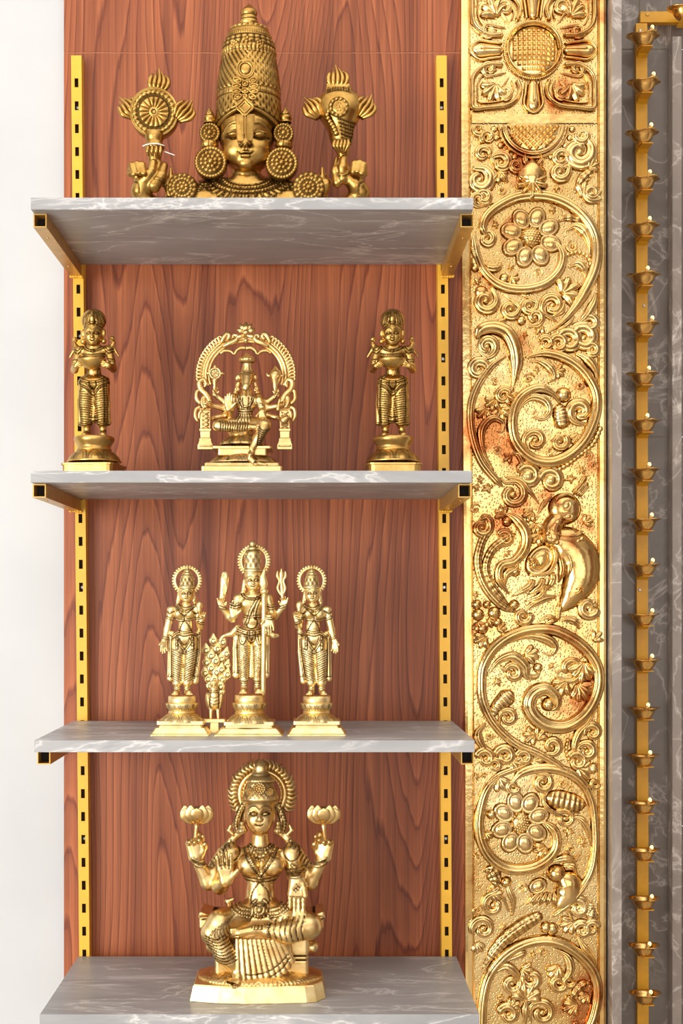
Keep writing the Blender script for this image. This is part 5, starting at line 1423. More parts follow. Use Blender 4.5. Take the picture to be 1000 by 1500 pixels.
def lotus_base(A, cx, y0, top, sc, mat):
    """round lotus pedestal; top = py of the standing disc, sc = scale"""
    q = lambda l: [(top + a * sc, r * sc) for a, r in l]
    pe = empty('pedestal'); pe.parent = A.root
    A.lathe('disc', cx, y0, q([(0, 0), (0, 19), (0.6, 20), (9, 20.4), (10.5, 19.5)]), mat, 48, None, 1, pe)
    A.lathe('lotus_cup', cx, y0, q([(10.4, 19), (10.6, 23.5), (12, 24.2), (17, 22.8), (21, 19.6), (22.5, 18.8), (23, 20.2), (24.6, 20.2), (25.2, 18.8)]), mat, 96, petal_ring(14, 0.9 * sc, top + 20.8 * sc, top + 11.5 * sc), 3, pe)
    A.lathe('lotus_bell', cx, y0, q([(25, 18.5), (26.5, 21), (29, 25), (33, 30), (36, 32.4), (37.5, 32.4), (38, 31)]), mat, 96, petal_ring(12, 1.0 * sc, top + 26.5 * sc, top + 36.8 * sc), 4, pe)
    return pe
def square_base(A, cx, y0, lev, mat, dk=0.8):
    b = empty('plinth'); b.parent = A.root
    A.plinth('top_slab', cx, y0, lev[0], mat, dk, 0.06, b)
    A.plinth('waist', cx, y0, lev[1], mat, dk, 0.06, b)
    A.plinth('foot', cx, y0, lev[2], mat, dk, 0.06, b)
    return b

def stripes(per, ang, depth, pat=1.0, sharp=0.5):
    a = math.radians(ang)
    def f(x, z):
        t = (x * math.sin(a) + z * math.cos(a)) / per
        g = np.exp(-(((t % 1) - 0.5) / (sharp * 0.5)) ** 2)
        return depth * g, pat * g
    return f

def consort(mir, label):
    A = Statue('goddess_statue', 1.785, 3, 462.5 if mir else 266.5, label)
    mid = (266.5 + 462.3) / 2
    if mir: mx = lambda x: 2 * mid - x + 1.5; sg = -1
    else: mx = lambda x: x; sg = 1
    g = lambda x, y, d=0.0: (mx(x), y, d)
    gl = lambda pts: [(mx(p[0]), *p[1:]) for p in pts]
    mat = 'brass_bright'
    S = Sculpt(A, (min(mx(232), mx(304)), 836, -22), (max(mx(232), mx(304)), 1020, 16), 0.75)
    fx = 273
    face(S, g(fx, 870, -2), 9.8, lines=1.3)
    S.ell(g(fx, 864, 4), (11, 10, 12), 2)
    S.cap(g(fx, 880, 2), g(272, 890, 2), 5.5, 7, 2)
    for s_ in (-1, 1):
        S.chain([g(fx + 10.5 * s_, 868, 3), g(fx + 12 * s_, 880, 3), g(fx + 13 * s_, 886, 3)], [2.6, 3, 2.2], 1)
        S.ell(g(fx + 11 * s_, 879, -2), (2.3, 2, 3.2), 0.4)
    # trunk
    S.ell(g(270.5, 895, 2), (19, 10, 9), 4); S.ell(g(270.5, 902, 2), (15, 10, 10), 4)
    for s_ in (-1, 1): S.ell(g(270 + 7.8 * s_, 899, -6.5), (7.6, 7.4, 7.2), 1.5)
    S.ell(g(272, 918, 1), (10.5, 8.5, 13), 5); S.ell(g(270, 935, 1), (19, 12, 11), 4)
    S.ell(g(251, 893, 0), (6, 6, 5.5), 2); S.ell(g(289, 891, 0), (6, 6, 5.5), 2)
    # hanging arm
    S.chain([g(251, 894, 1), g(245, 922, 1), g(241, 939, -3)], [6, 5, 3.6], 2)
    hand(S, g(240.8, 938, -3), (-0.10 * sg, -0.12, -1), (0.55 * sg, -1, 0), 21, thumb=1 if not mir else -1, curl=(0.15, 0.12, 0.15, 0.25), tcurl=0.15)
    # raised arm with a bud
    S.chain([g(289, 893, 1), g(293, 917, -1), g(295, 909, -11)], [6, 5.2, 4], 2)
    hand(S, g(295, 910, -11), (0.15 * sg, -0.1, 1), (0.1, -1, 0), 19, thumb=-1 if not mir else 1, curl=(0.6, 0.5, 0.35, 0.25), tcurl=0.4)
    # legs under the wrapped cloth
    S.chain([g(261, 940, 0), g(260, 970, -2), g(259.5, 1000, 0)], [10.5, 8.4, 7], 2)
    S.chain([g(281, 940, 0), g(277.5, 970, -2), g(274.5, 1000, 0)], [10.5, 8.4, 7], 2)
    S.chain([g(269, 950, 0), g(268, 975, 1), g(267.5, 997, 1)], [3.4, 3.2, 4], 1)
    for x, ax_ in ((259.5, -0.3), (274, 0.3)):
        S.cap(g(x, 998, 0), g(x, 1012, 0), 4.2, 4.4, 1); S.cap(g(x, 1014.5, 0), g(x + ax_ * 10, 1015.5, -13), 4, 3.6, 1.5)
        for i in range(4): S.cap(g(x + ax_ * 10 - 3 + 2 * i, 1016, -13), g(x + ax_ * 12 - 3.6 + 2.4 * i, 1017, -17), 1.3, 1.1, 0.3)
        S.line(gl([(x - 5, 1008), (x, 1009.5), (x + 5, 1008)]), 0.8, -0.9, 0, (-30, 5), 0.8)
    # sashes
    S.chain([g(250, 930, 2), g(249, 960, 3), g(249, 994, 3)], [3.2, 3.6, 4.6], 1, fy=1.3)
    S.chain([g(291, 926, 2), g(291, 955, 3), g(286, 998, 3)], [3.2, 3.4, 4.6], 1, fy=1.3)
    S.ell(g(252, 928, -2), (4.5, 4, 4), 1); S.ell(g(291, 926, -2), (4, 4, 4), 1)
    for q in ([(248, 936), (247, 992)], [(251, 936), (251.5, 992)], [(292, 932), (291, 960), (285, 996)], [(289.5, 934), (288, 960), (283, 990)]):
        S.line(gl(q), 0.7, 0.7, 0, (-20, 20), 0.8)
    for x in (249, 286): S.line(gl([(x - 5, 990), (x + 5, 990)]), 0.7, -0.8, 0, (-20, 20), 0.8)
    # engraved dress
    F_ = (-30, 4)
    S.line(gl([(260, 886), (266, 893), (272, 895), (279, 893), (285, 886)]), 0.9, -1.0, -6, F_, 0.9)
    S.line(gl([(263, 885), (268, 889), (272, 890), (277, 889), (281, 885)]), 0.8, 0.7, -6, F_)
    S.line(gl([(257, 888), (264, 897), (270, 902), (277, 896), (285, 888)]), 0.8, 0.7, -9, F_)
    S.line(gl([(255, 907), (263, 909), (271, 908), (279, 908), (286, 905)]), 0.9, -1.0, -8, F_, 0.9)
    S.line(gl([(270, 903), (270, 909), (266, 914), (263, 922), (262, 926)]), 0.8, 0.8, -7, F_); S.line(gl([(270, 909), (275, 914), (279, 922), (282, 926)]), 0.8, 0.8, -7, F_)
    S.line(gl([(251, 932), (260, 925), (270, 927), (280, 925), (291, 928)]), 0.9, -1.1, -9, F_, 0.9)
    S.line(gl([(252, 936), (261, 930), (270, 932), (280, 930), (290, 932)]), 0.8, 0.8, -9, F_)
    S.line(gl([(259, 932), (262, 942), (268, 951), (270, 953), (273, 950), (279, 941), (282, 932)]), 1.0, -1.3, -11, F_, 0.9)
    S.line(gl([(263, 934), (266, 942), (270, 945), (275, 941), (278, 934)]), 0.8, 0.7, -11, F_)
    S.beads(gl([(270, 955)]), 2.4, 1.8, -11, F_)
    for x in (259, 282): S.line(gl([(x, 935), (x, 950)]), 1.2, -1.2, -10, F_, 0.9); S.beads(gl([(x, 944)]), 1.8, 1.4, -10, F_)
    S.pattern(gl([(250, 950), (268, 955), (266, 999), (251, 999)]), stripes(3.0, 25 * sg, 0.75), -8, (-30, 2))
    S.pattern(gl([(271, 955), (291, 948), (283, 999), (268.5, 999)]), stripes(3.0, -25 * sg, 0.75), -8, (-30, 2))
    for x0, y0_, x1, y1_ in ((245, 904, 254, 907), (239, 933, 246, 935), (287, 906, 297, 904), (290, 911, 300, 913)):
        S.line(gl([(x0, y0_), ((x0 + x1) / 2, (y0_ + y1_) / 2 + 1), (x1, y1_)]), 0.9, -1.0, -3, (-30, 10), 0.9)
    for x in (251, 289): S.line(gl([(x - 6, 896), (x - 2, 899), (x + 5, 895)]), 0.8, 0.7, -3, (-30, 10))
    S.mesh('figure', mat)
    # bud in the raised hand
    A.lathe('flower_bud', mx(292), -12, [(880, 0), (881, 2), (884, 4.6), (889, 5.2), (892, 3.2), (894, 4), (896, 2), (903, 1.5), (903.5, 0)], mat, 20)
    # crown and halo
    def dc(T, Pz):
        d = np.where((Pz > 846) & (Pz < 858), 0.7 * np.sin(T * 9) * np.sin((Pz - 846) * 0.55), 0); p = np.where((Pz > 846) & (Pz < 858), np.clip(0.5 - d, 0, 0.8), 0)
        for z in (843, 845.5, 859, 862): p = np.maximum(p, np.exp(-((Pz - z) / 0.5) ** 2) * 0.9)
        return d, p
    hx = mx(fx + 1)
    A.lathe('crown', hx, 1, [(827, 0), (829, 1.0), (833, 2.2), (836, 4.2), (838, 4.8), (839, 6.5), (841, 7.2), (843, 8.4), (846, 9.2), (851, 10), (857, 10.6), (859, 11.6), (861, 11.6), (863, 10.6), (866, 10.4)], mat, 64, dc, 3, tilt=0)
    h = A.tube('halo', [(hx + 17.5 * math.cos(t), 850 + 18 * math.sin(t), 7) for t in np.radians(np.linspace(125, 415, 24))], 2.0, mat, 8, 3)
    for i in range(25):
        t = math.radians(130 + 280 * i / 24)
        A.tube('ray', [(hx + r * math.cos(t), 850 + r * 1.02 * math.sin(t), 7) for r in (17.5, 20, 22.3)], [1.7, 2.15, 1.5], mat, 7, 2, h)
    lotus_base(A, mx(266.5), 0, 1019, 1.0, mat)
    c = mx(266.5); sc = 1.0
    square_base(A, c, 0, [[(1056.4, 34), (1056.8, 34.6), (1061.5, 34.6), (1062, 34)], [(1061, 30), (1063, 31), (1066, 32), (1067, 34)], [(1066.5, 36), (1068, 37), (1075, 41.5), (1076, 43), (1077, 43.5), (None, 43.5)]], mat, 0.8)
    return A
consort(False, 'brass standing goddess beside the peacock, one arm hanging and a bud in the raised hand')
consort(True, 'brass standing goddess on the spear side of the four-armed idol, holding a bud')

def murugan():
    A = Statue('deity_statue', 1.785, 3, 365.5, 'brass four-armed standing idol leaning a tall spear on the shoulder')
    mat = 'brass_bright'
    S = Sculpt(A, (316, 814, -24), (424, 1020, 16), 0.8)
    face(S, (370.5, 851, -2), 11.2, lines=1.3)
    S.ell((370.5, 845, 4), (12.3, 11, 13), 2); S.cap((370.5, 862, 2), (369, 876, 2), 6.5, 9, 2)
    for s_ in (-1, 1):
        S.chain([(370.5 + 12 * s_, 850, 4), (370.5 + 14 * s_, 866, 4), (370.5 + 19 * s_, 873, 2)], [3, 3.2, 2.8], 1)
        S.ell((370.5 + 12.5 * s_, 863, -2), (2.4, 2.4, 3.4), 0.4)
        S.ell((370.5 + 22 * s_, 876, -1), (6.5, 7, 6.5), 2)
    S.ell((370.5, 878, 2), (23, 12, 11), 4); S.ell((370, 889, 1), (18.5, 12.5, 13), 4)
    for s_ in (-1, 1): S.ell((370 + 8.5 * s_, 884, -8), (9, 5, 7), 3)
    S.ell((368.5, 908, 0), (13.5, 10.5, 12), 5); S.ell((367, 927, 0), (20.5, 13, 11), 5)
    # rear arms
    S.chain([(351, 882, 6), (336, 904, 6), (326, 890, 0)], [6.5, 5.6, 4], 2); hand(S, (325.5, 891, 0), (-0.2, -0.1, 1), (0.3, -1, 0), 21, thumb=1, curl=(0.55, 0.6, 0.3, 0.1), tcurl=0.35)
    S.chain([(392, 882, 6), (402, 903, 6), (414, 889, 0)], [6.5, 5.6, 4], 2); hand(S, (414.5, 890, 0), (0.2, -0.1, 1), (-0.3, -1, 0), 21, thumb=-1, curl=(0.55, 0.6, 0.3, 0.1), tcurl=0.35)
    # front arms
    S.chain([(349, 880, -1), (341, 906, -4), (342, 902, -14)], [6.8, 6, 4.6], 2); hand(S, (342, 903, -14), (0.04, -0.12, 1), (0, -1, 0), 26, thumb=1, curl=(0.03,) * 4, tcurl=0.05, spread=0.03)
    S.chain([(393, 880, -1), (399, 902, -3), (394, 906, -15)], [7, 6.2, 5], 2); hand(S, (393.5, 903, -16), (0.08, -0.15, -1), (0, -1, 0), 28, thumb=1, curl=(0.03, 0.03, 0.05, 0.1), tcurl=0.1, spread=0.03)
    # legs
    for x0, x1 in ((357, 357.5), (379, 377)):
        S.chain([(x0, 936, 0), (x0, 962, -2), (x1, 994, 0)], [10.5, 8.6, 6.6], 2)
        S.cap((x1, 992, 0), (x1, 1009, 0), 4.8, 4.8, 1); S.cap((x1, 1011, 0), (x1 + (x1 - 367) * 0.15, 1013, -14), 4.6, 4, 1.5)
        for i in range(5): S.cap((x1 + (x1 - 367) * 0.15 - 4 + 2 * i, 1013.5, -14), (x1 + (x1 - 367) * 0.18 - 4.6 + 2.3 * i, 1015, -19), 1.4, 1.1, 0.3)
        for py in (995, 998): S.line([(x1 - 8, py), (x1, py + 1.5), (x1 + 8, py)], 0.8, -0.9, 0, (-30, 5), 0.8)
        S.line([(x1 - 6, 1005), (x1, 1006), (x1 + 6, 1005)], 0.8, -0.8, 0, (-30, 5), 0.8)
    S.cap((368, 945, 2), (367.5, 990, 2), 3.2, 4, 1)
    # sashes and bows at the hips
    S.chain([(346, 922, 0), (345, 950, 3), (346, 989, 3)], [4, 4.4, 5.5], 1.5, fy=1.3); S.chain([(391, 926, 0), (391, 955, 3), (390, 989, 3)], [4, 4, 4.6], 1.5, fy=1.3)
    S.chain([(347, 920, -3), (340, 928, -3), (332, 930, -1)], [4, 4.5, 3], 1); S.chain([(392, 927, -3), (400, 931, -2), (406, 931, -1)], [4, 4.5, 3], 1)
    S.ell((348, 919, -4), (4, 4, 4), 0.5); S.ell((341, 927, -4), (3, 3, 6), 0.5, rot=20)
    for q in ([(343, 938), (343, 986)], [(347.5, 938), (348.5, 986)], [(389, 945), (388.5, 986)], [(392.5, 945), (392, 986)]): S.line(q, 0.7, 0.7, 0, (-20, 20), 0.8)
    for x in (346, 390): S.line([(x - 6, 984), (x + 6, 984)], 0.8, -0.8, 0, (-20, 20), 0.8)
    F_ = (-30, 4)
    for r0 in (12, 15.5): S.line([(370 + r0 * 1.15 * math.cos(t), 867 + r0 * 0.75 * math.sin(t)) for t in np.linspace(0.2, 2.94, 10)], 0.8, 0.8, -8, F_)
    S.beads([(370 + 13.8 * 1.15 * math.cos(t), 867 + 13.8 * 0.75 * math.sin(t)) for t in np.linspace(0.2, 2.94, 10)], 1.2, 1.0, -8, F_)
    S.line([(377, 876), (372, 886), (366, 898), (363, 908), (360, 914)], 1.3, -1.3, -10, F_, 0.9); S.line([(381, 877), (376, 888), (373, 900), (374, 906)], 1.1, -1.2, -10, F_, 0.9)
    S.line([(356, 902), (364, 904), (374, 903), (382, 903)], 1.0, -1.1, -10, F_, 0.9)
    S.line([(360, 913), (362, 918), (369, 921), (375, 918), (377, 910), (374, 906)], 0.9, 0.8, -10, F_)
    S.line([(348, 920), (358, 924), (367, 925), (378, 924), (388, 920)], 1.1, -1.3, -10, F_, 0.9); S.line([(347, 925), (358, 929), (367, 930), (378, 929), (389, 925)], 0.9, 0.9, -10, F_)
    S.ell((368, 930, -12), (5.5, 3, 6), 1); S.line([(364, 926), (364, 936), (368, 940), (372, 936), (372, 926)], 1.1, -1.2, -13, F_, 0.9); S.line([(368, 930), (368, 937)], 0.8, 0.8, -13, F_)
    for x in (355, 380): S.line([(x - 4, 931), (x - 3, 939), (x, 943), (x + 3, 939), (x + 4, 931)], 1.0, -1.1, -11, F_, 0.9); S.line([(x - 8, 930), (x + 8, 932)], 0.8, -0.9, -11, F_, 0.9)
    S.pattern([(345, 944), (366, 946), (365, 994), (349, 994)], stripes(2.5, 28, 0.75), -8, (-30, 2)); S.pattern([(370, 946), (391, 944), (386, 994), (370, 994)], stripes(2.5, 28, 0.75), -8, (-30, 2))
    for x, y0_ in ((345, 884), (397, 886)): 
        for dy in (0, 4): S.line([(x - 7, y0_ + dy), (x, y0_ + 2 + dy), (x + 7, y0_ + dy)], 0.9, -1.0, -3, (-30, 12), 0.9)
    for q in ([(321, 889), (330, 892)], [(410, 890), (419, 887)], [(389, 905), (399, 906)]): S.line(q, 1.0, -1.0, -3, (-40, 12), 0.9)
    for i in range(3): S.line([(338.6 + 2.9 * i, 893), (338.4 + 2.9 * i, 882)], 0.5, 0.5, -18, (-40, -8), 0.9); S.line([(392 + 2.8 * i, 918), (392.6 + 2.8 * i, 928)], 0.5, 0.5, -20, (-40, -8), 0.9)
    S.mesh('figure', mat)
    # spear
    sp = A.tube('spear', [(386.5, 867, -15), (386.5, 900, -16), (386, 960, -15), (385.6, 1008, -13), (386, 1018.5, -12)], [3.9, 3.9, 3.8, 3.6, 1.8], mat, 12, 3)
    A.lathe('spear_collar', 387, -15, [(863, 3), (864, 5.6), (867, 6), (869, 4.8), (870, 3.9)], mat, 20, parent=sp)
    A.tube('blade', [(387, 866, -15), (386, 856, -15), (385, 845, -15), (388, 833, -14)], [3, 6.2, 4.8, 0.6], mat, 10, 5, sp, flat=0.5)
    # club and thunderbolt
    c1 = A.tube('club', [(324, 885, 0), (326, 873, 0), (328, 860, 0), (329, 847, 0), (329, 837, 0)], [2.5, 4.6, 6.0, 6.6, 3.6], mat, 12, 4, flat=0.5)
    A.tube('club_ridge', [(327, 872, -3), (326, 862, -3.6), (329, 852, -3.6), (326, 845, -3.4), (329, 839, -3), (332, 845, -3.4), (329, 852, -3.6), (332, 862, -3.6), (329, 872, -3)], 0.9, mat, 6, 4, c1)
    c2 = A.tube('thunderbolt', [(414, 882, 0), (413, 866, 0), (412, 852, 0), (412, 840, 0), (412, 832, 0)], [2, 2.6, 2.2, 3.4, 0.8], mat, 10, 4)
    for s_ in (-1, 1): A.tube('prong', [(413, 874, 0), (412 + 5.5 * s_, 862, 0), (412 + 3 * s_, 851, 0), (412 + 6 * s_, 844, 0), (412 + 5.5 * s_, 836, 0)], [1.6, 2.0, 1.6, 2.2, 1.0], mat, 8, 4, c2)
    # crown, halo
    def dc(T, Pz):
        zone = (Pz > 812) & (Pz < 832); d = np.where(zone, 0.9 * np.sin(T * 8) * np.sin((Pz - 812) * 0.47), 0); p = np.where(zone, np.clip(0.45 - d, 0, 0.7), 0)
        for z in (806, 834, 837.5): p = np.maximum(p, np.exp(-((Pz - z) / 0.6) ** 2) * 0.9)
        return d, p
    A.lathe('crown', 370, 1, [(791.5, 0), (792.5, 2.6), (795.5, 4.4), (799, 3), (800, 5.4), (802, 7.4), (804, 8), (805, 7.6), (806.5, 9.8), (810, 11.6), (816, 12), (826, 11.4), (832, 12), (835, 13.2), (839, 13.2), (841, 12.4), (845, 12.2)], mat, 64, dc, 3)
    h = A.tube('halo', [(372 + 18.5 * math.cos(t), 822 + 19.5 * math.sin(t), 8) for t in np.radians(np.linspace(130, 410, 24))], 2.0, mat, 8, 3)
    for i in range(27):
        t = math.radians(135 + 270 * i / 26)
        A.tube('ray', [(372 + r * math.cos(t), 822 + r * 1.04 * math.sin(t), 8) for r in (18.5, 21.5, 24.5)], [1.7, 2.3, 1.6], mat, 7, 2, h)
    lotus_base(A, 365.5, 0, 1017.5, 1.08, mat)
    square_base(A, 365.5, 0, [[(1057.6, 36.5), (1058, 37), (1062.8, 37), (1063.2, 36.5)], [(1062.4, 34), (1064, 34.5), (1067.5, 35.5)], [(1066.5, 40), (1068, 42), (1075, 48), (1076, 50), (1077, 51), (None, 51)]], mat, 0.72)
    return A
murugan()

def peacock():
    A = Statue('peacock_statue', 1.80, 3, 314, 'small brass peacock with upright feathered tail beside the four-armed idol', 'statue')
    mat = 'brass_bright'
    S = Sculpt(A, (298, 994, -22), (334, 1062, 14), 0.75)
    S.ell((314, 1026, -2), (10.5, 11, 15), 2); S.cap((314, 1018, -5), (313, 1004, -8), 6.5, 5, 3); S.ell((313, 1001, -9), (5.6, 6, 5.6), 2)
    S.cap((313, 1002, -14), (313, 1006, -18), 2.2, 0.8, 1)
    for s_ in (-1, 1):
        S.ell((314 + 9 * s_, 1027, 0), (4, 8, 13), 1.5, rot=8 * s_)
        S.cap((314 + 5 * s_, 1038, -4), (314 + 5.5 * s_, 1053, -5), 3, 2.2, 1)
        for i in (-1, 0, 1): S.cap((314 + 5.5 * s_, 1053, -5), (314 + 5.5 * s_ + 3 * i, 1056, -12), 1.6, 1.2, 0.6)
        S.line([(314 + 6 * s_, 1016), (314 + 7 * s_, 1026), (314 + 6 * s_, 1038)], 0.8, 0.8, -6, (-30, 10))
        S.ell((313 + 3 * s_, 1000, -13.5), (1.1, 1, 1.1), 0.2)
    S.line([(303, 1010), (309, 1013), (318, 1013), (325, 1010)], 0.9, -1.0, -8, (-30, 6), 0.9)
    for py in (1020, 1025, 1030): S.line([(307, py), (314, py + 2.5), (321, py)], 0.7, 0.5, -10, (-30, 4), 0.7)
    S.mesh('body', mat)
    tl = empty('tail'); tl.parent = A.root
    sp = [(447, 760), (515, 770), (397, 828), (478, 818), (540, 852), (432, 868), (505, 890), (400, 915), (465, 905), (548, 940), (432, 955), (505, 965), (390, 990), (470, 985), (548, 1000), (410, 1030), (510, 1035), (500, 1085), (425, 1080), (500, 1120), (455, 1040)]
    for i, (u, v) in enumerate(sp):
        px, py = 220 + u * 0.2066, 780 + v * 0.2066; dx = (px - 314) / 24.0; y = 4 - (i % 3) * 1.6 - max(0, (v - 800)) * 0.006
        f = A.tube('feather', [(px - dx * 3.5, py + 10, y + 2), (px - dx * 1.2, py + 4, y), (px, py - 1, y), (px + dx * 2.5, py - 10, y + 1)], [2.2, 6.2, 6.6, 0.4], mat, 12, 5, tl, flat=0.26)
        A.tube('eye_ring', [(px + 2.8 * math.cos(t), py + 2.2 + 3.2 * math.sin(t), y - 1.7) for t in np.linspace(0, 5.6, 9)], 0.7, mat, 6, 3, f, pat=0.85)
    A.tube('tail_stem', [(314, 1040, 8), (314, 1000, 9), (313, 960, 9), (313, 945, 8)], [6, 9, 9, 4], mat, 10, 4, tl, flat=0.3)
    A.tube('tail_ribbon', [(322, 940, 4), (327, 932, 3), (334, 930, 1), (338, 930, -1)], [3.5, 3.2, 2.6, 2.2], mat, 8, 4, tl)
    A.plinth('footplate', 314, -3, [(1053.5, 16.5), (1054, 17), (1058, 17), (1058.5, 16.5)], mat, 0.75, 0.1)
    # stem that carries the little plate above the shelf between the two plinths
    A.plinth('support', 314, 2, [(1058, 6), (None, 7)], mat, 0.6, 0.1)
    return A
peacock()
# ------------------------------------------------------------------ lamp bearers and arched idol (second shelf)
def lamp_lady(px, label, rz):
    A = Statue('lamp_bearer', 1.85, 2, px, label, 'statue')
    # authored for a figure whose axis is at 575.5; ox moves it to its own place
    ox = px - 575.5
    g = lambda x, y, d=0.0: (x + ox, y, d)
    gl = lambda pts: [(p[0] + ox, *p[1:]) for p in pts]
    mat = 'brass_old'
    S = Sculpt(A, (532 + ox, 448, -34), (620 + ox, 640, 18), 0.8)
    face(S, g(574.5, 489, -2), 13.6, lines=1.2, smile=0.25)
    S.ell(g(574.5, 470, 4), (18, 16, 17.5), 2)                                       # hair dome
    S.cap(g(574.5, 503, 2), g(574.5, 510, 2), 8, 9, 2)
    S.chain([g(574.5, 458, -10), g(574.5, 466, -13), g(574.5, 474, -14)], [3, 4.5, 2.5], 1)
    for s_ in (-1, 1):
        S.cap(g(574.5 + 4 * s_, 462, -9), g(574.5 + 7 * s_, 472, -11), 3.2, 2.4, 1)
        S.ell(g(574.5 + 15.5 * s_, 488, 0), (3.2, 3, 6), 0.8); S.ell(g(574.5 + 15.5 * s_, 500, 0), (4, 4, 4.2), 0.5)
        # parrot on the shoulder
        S.ell(g(575 + 27 * s_, 508, 2), (4, 4.5, 9), 1, rot=28 * s_); S.ell(g(574.5 + 28 * s_, 497, -1), (4.2, 4, 4.2), 1)
        S.cap(g(575 + 30 * s_, 512, 3), g(575 + 37 * s_, 523, 4), 2.8, 1.2, 1); S.cap(g(574.5 + 27 * s_, 498, -5), g(574.5 + 26 * s_, 500, -6.5), 1.4, 0.7, 0.5)
        # shoulder and arm, forearm reaching forward to the bowl
        S.ell(g(575 + 21 * s_, 513, 1), (8, 8, 7), 3)
        S.chain([g(575 + 23 * s_, 515, 1), g(575 + 29 * s_, 541, -2), g(575 + 24 * s_, 536, -20)], [6, 5.4, 4.6], 2)
        hand(S, g(575 + 25.5 * s_, 537, -17), (-0.45 * s_, -0.55, 0.12), (-0.7 * s_, 0.3, 0.55), 17, thumb=1 if s_ < 0 else -1, curl=(0.35, 0.35, 0.35, 0.35), tcurl=0.3)
        S.line(gl([(575 + 15 * s_, 509), (575 + 22 * s_, 518), (575 + 29 * s_, 515)]), 0.9, 0.8, -4, (-14, 8)); S.line(gl([(575 + 17 * s_, 507), (575 + 23 * s_, 514), (575 + 29 * s_, 511)]), 0.9, 0.8, -4, (-14, 8))
        S.line(gl([(575 + 21 * s_, 528), (575 + 32 * s_, 529)]), 1.0, -1.0, -4, (-14, 8), 0.9)
        # legs in wrapped cloth
        S.chain([g(575 + 11 * s_, 562, 0), g(574.5 + 11.5 * s_, 592, -1), g(575.5 + 12 * s_, 620, 0)], [12, 10, 8.2], 3)
        S.cap(g(576.5 + 12 * s_, 618, 0), g(576.5 + 12 * s_, 632, 0), 4.6, 4.8, 1); S.cap(g(576.5 + 12.5 * s_, 636, 0), g(576.5 + 14 * s_, 637.5, -14), 5, 4.6, 1.5)
        for i in range(4): S.cap(g(576.5 + 14 * s_ - 3.4 + 2.3 * i, 638, -14), g(576.5 + 14 * s_ - 4 + 2.7 * i, 639, -18), 1.5, 1.2, 0.3)
        S.line(gl([(576 + 12 * s_ - 6, 632), (576 + 12 * s_, 633.5), (576 + 12 * s_ + 6, 632)]), 0.9, -0.9, 0, (-30, 6), 0.9)
        S.chain([g(575 + 19.5 * s_, 556, 3), g(574.5 + 21.5 * s_, 592, 4), g(575 + 20.5 * s_, 620, 4)], [3.2, 3.2, 4.4], 2, fy=1.2)
        S.line(gl([(575 + 17.5 * s_, 558), (574.5 + 19 * s_, 592), (575 + 17.5 * s_, 620)]), 0.8, 0.8, 0, (-20, 10))
        S.line(gl([(575 + 9 * s_, 541), (575 + 8 * s_, 549), (575 + 15 * s_, 553)]), 1.0, -1.1, -6, (-20, 6), 0.9)
    S.ell(g(574.5, 514, 2), (22, 11, 9), 4); S.ell(g(574.5, 521, 1), (17, 11, 11), 4)
    S.ell(g(575, 544, 0), (10.5, 9, 12), 5); S.ell(g(575, 560, 0), (21, 13, 10), 5)
    S.chain([g(575, 575, -2), g(575, 600, -2), g(575, 615, -3)], [3.6, 3.6, 5.5], 2)
    F_ = (-22, 4)
    for r0 in (10, 13.5): S.line(gl([(574.5 + r0 * 1.2 * math.cos(t), 505 + r0 * 0.7 * math.sin(t)) for t in np.linspace(0.1, 3.04, 9)]), 0.9, 0.9, -8, F_)
    S.beads(gl([(574.5, 514)]), 2.2, 1.8, -9, F_)
    for py in (518, 521, 524): S.line(gl([(558, py), (574.5, py + 1), (591, py)]), 0.8, 0.8, -9, F_)
    S.ell(g(575, 550, -9), (0.9, 1, 0.9), 0.3, mode='sub')
    S.line(gl([(556, 555), (566, 559), (575, 560), (584, 559), (594, 555)]), 1.0, -1.2, -9, F_, 0.9)
    S.line(gl([(555, 560), (566, 565), (575, 573), (584, 565), (595, 560)]), 1.0, -1.2, -10, F_, 0.9); S.line(gl([(556, 565), (566, 570), (575, 579), (584, 570), (594, 565)]), 0.9, 0.9, -10, F_)
    S.line(gl([(570.5, 558), (570, 564), (575, 569), (580, 564), (579.5, 558)]), 0.9, 0.9, -11, F_)
    S.pattern(gl([(555, 566), (574, 582), (573, 622), (555, 622)]), stripes(3.3, 8, 0.8), -8, (-24, 2)); S.pattern(gl([(595, 566), (576, 582), (577, 622), (597, 622)]), stripes(3.3, -8, 0.8), -8, (-24, 2))
    for py in (610, 616): S.line(gl([(569, py), (575, py + 1), (581, py)]), 0.9, 0.8, -8, (-24, 2))
    for s_ in (-1, 1): S.line(gl([(575 + 3 * s_, 618), (575 + 12 * s_, 622), (575 + 24 * s_, 619)]), 0.9, -1.0, -6, (-24, 10), 0.9)
    # hair lines
    for i in range(-4, 5):
        if i: S.line(gl([(574.5 + 1.6 * i, 456), (574.5 + 3.4 * i, 464), (574.5 + 4 * i, 474)]), 0.7, 0.5, -10, (-24, 6), 0.7)
    S.line(gl([(560, 478), (567, 474), (574.5, 473), (582, 474), (589, 478)]), 1.0, -1.1, -12, (-30, 2), 0.9)
    S.mesh('figure', mat)
    # lamp bowl
    A.lathe('lamp_bowl', 574.5 + ox, -19, [(527.5, 0), (531, 8), (529, 14), (526.5, 19.5), (526.2, 20.4), (527.5, 20.6), (531, 18.5), (536, 14), (540, 8), (541.5, 3), (541.6, 0)], mat, 40, None, 2, sy=0.8)
    # pedestal
    pe = empty('pedestal'); pe.parent = A.root
    A.lathe('disc', 575.5 + ox, 0, [(640, 0), (640, 27), (641, 29), (645, 29.4), (648, 28), (653, 25), (657, 23.6), (658, 25.2), (660, 25.4), (661, 24)], mat, 64, None, 1, pe)
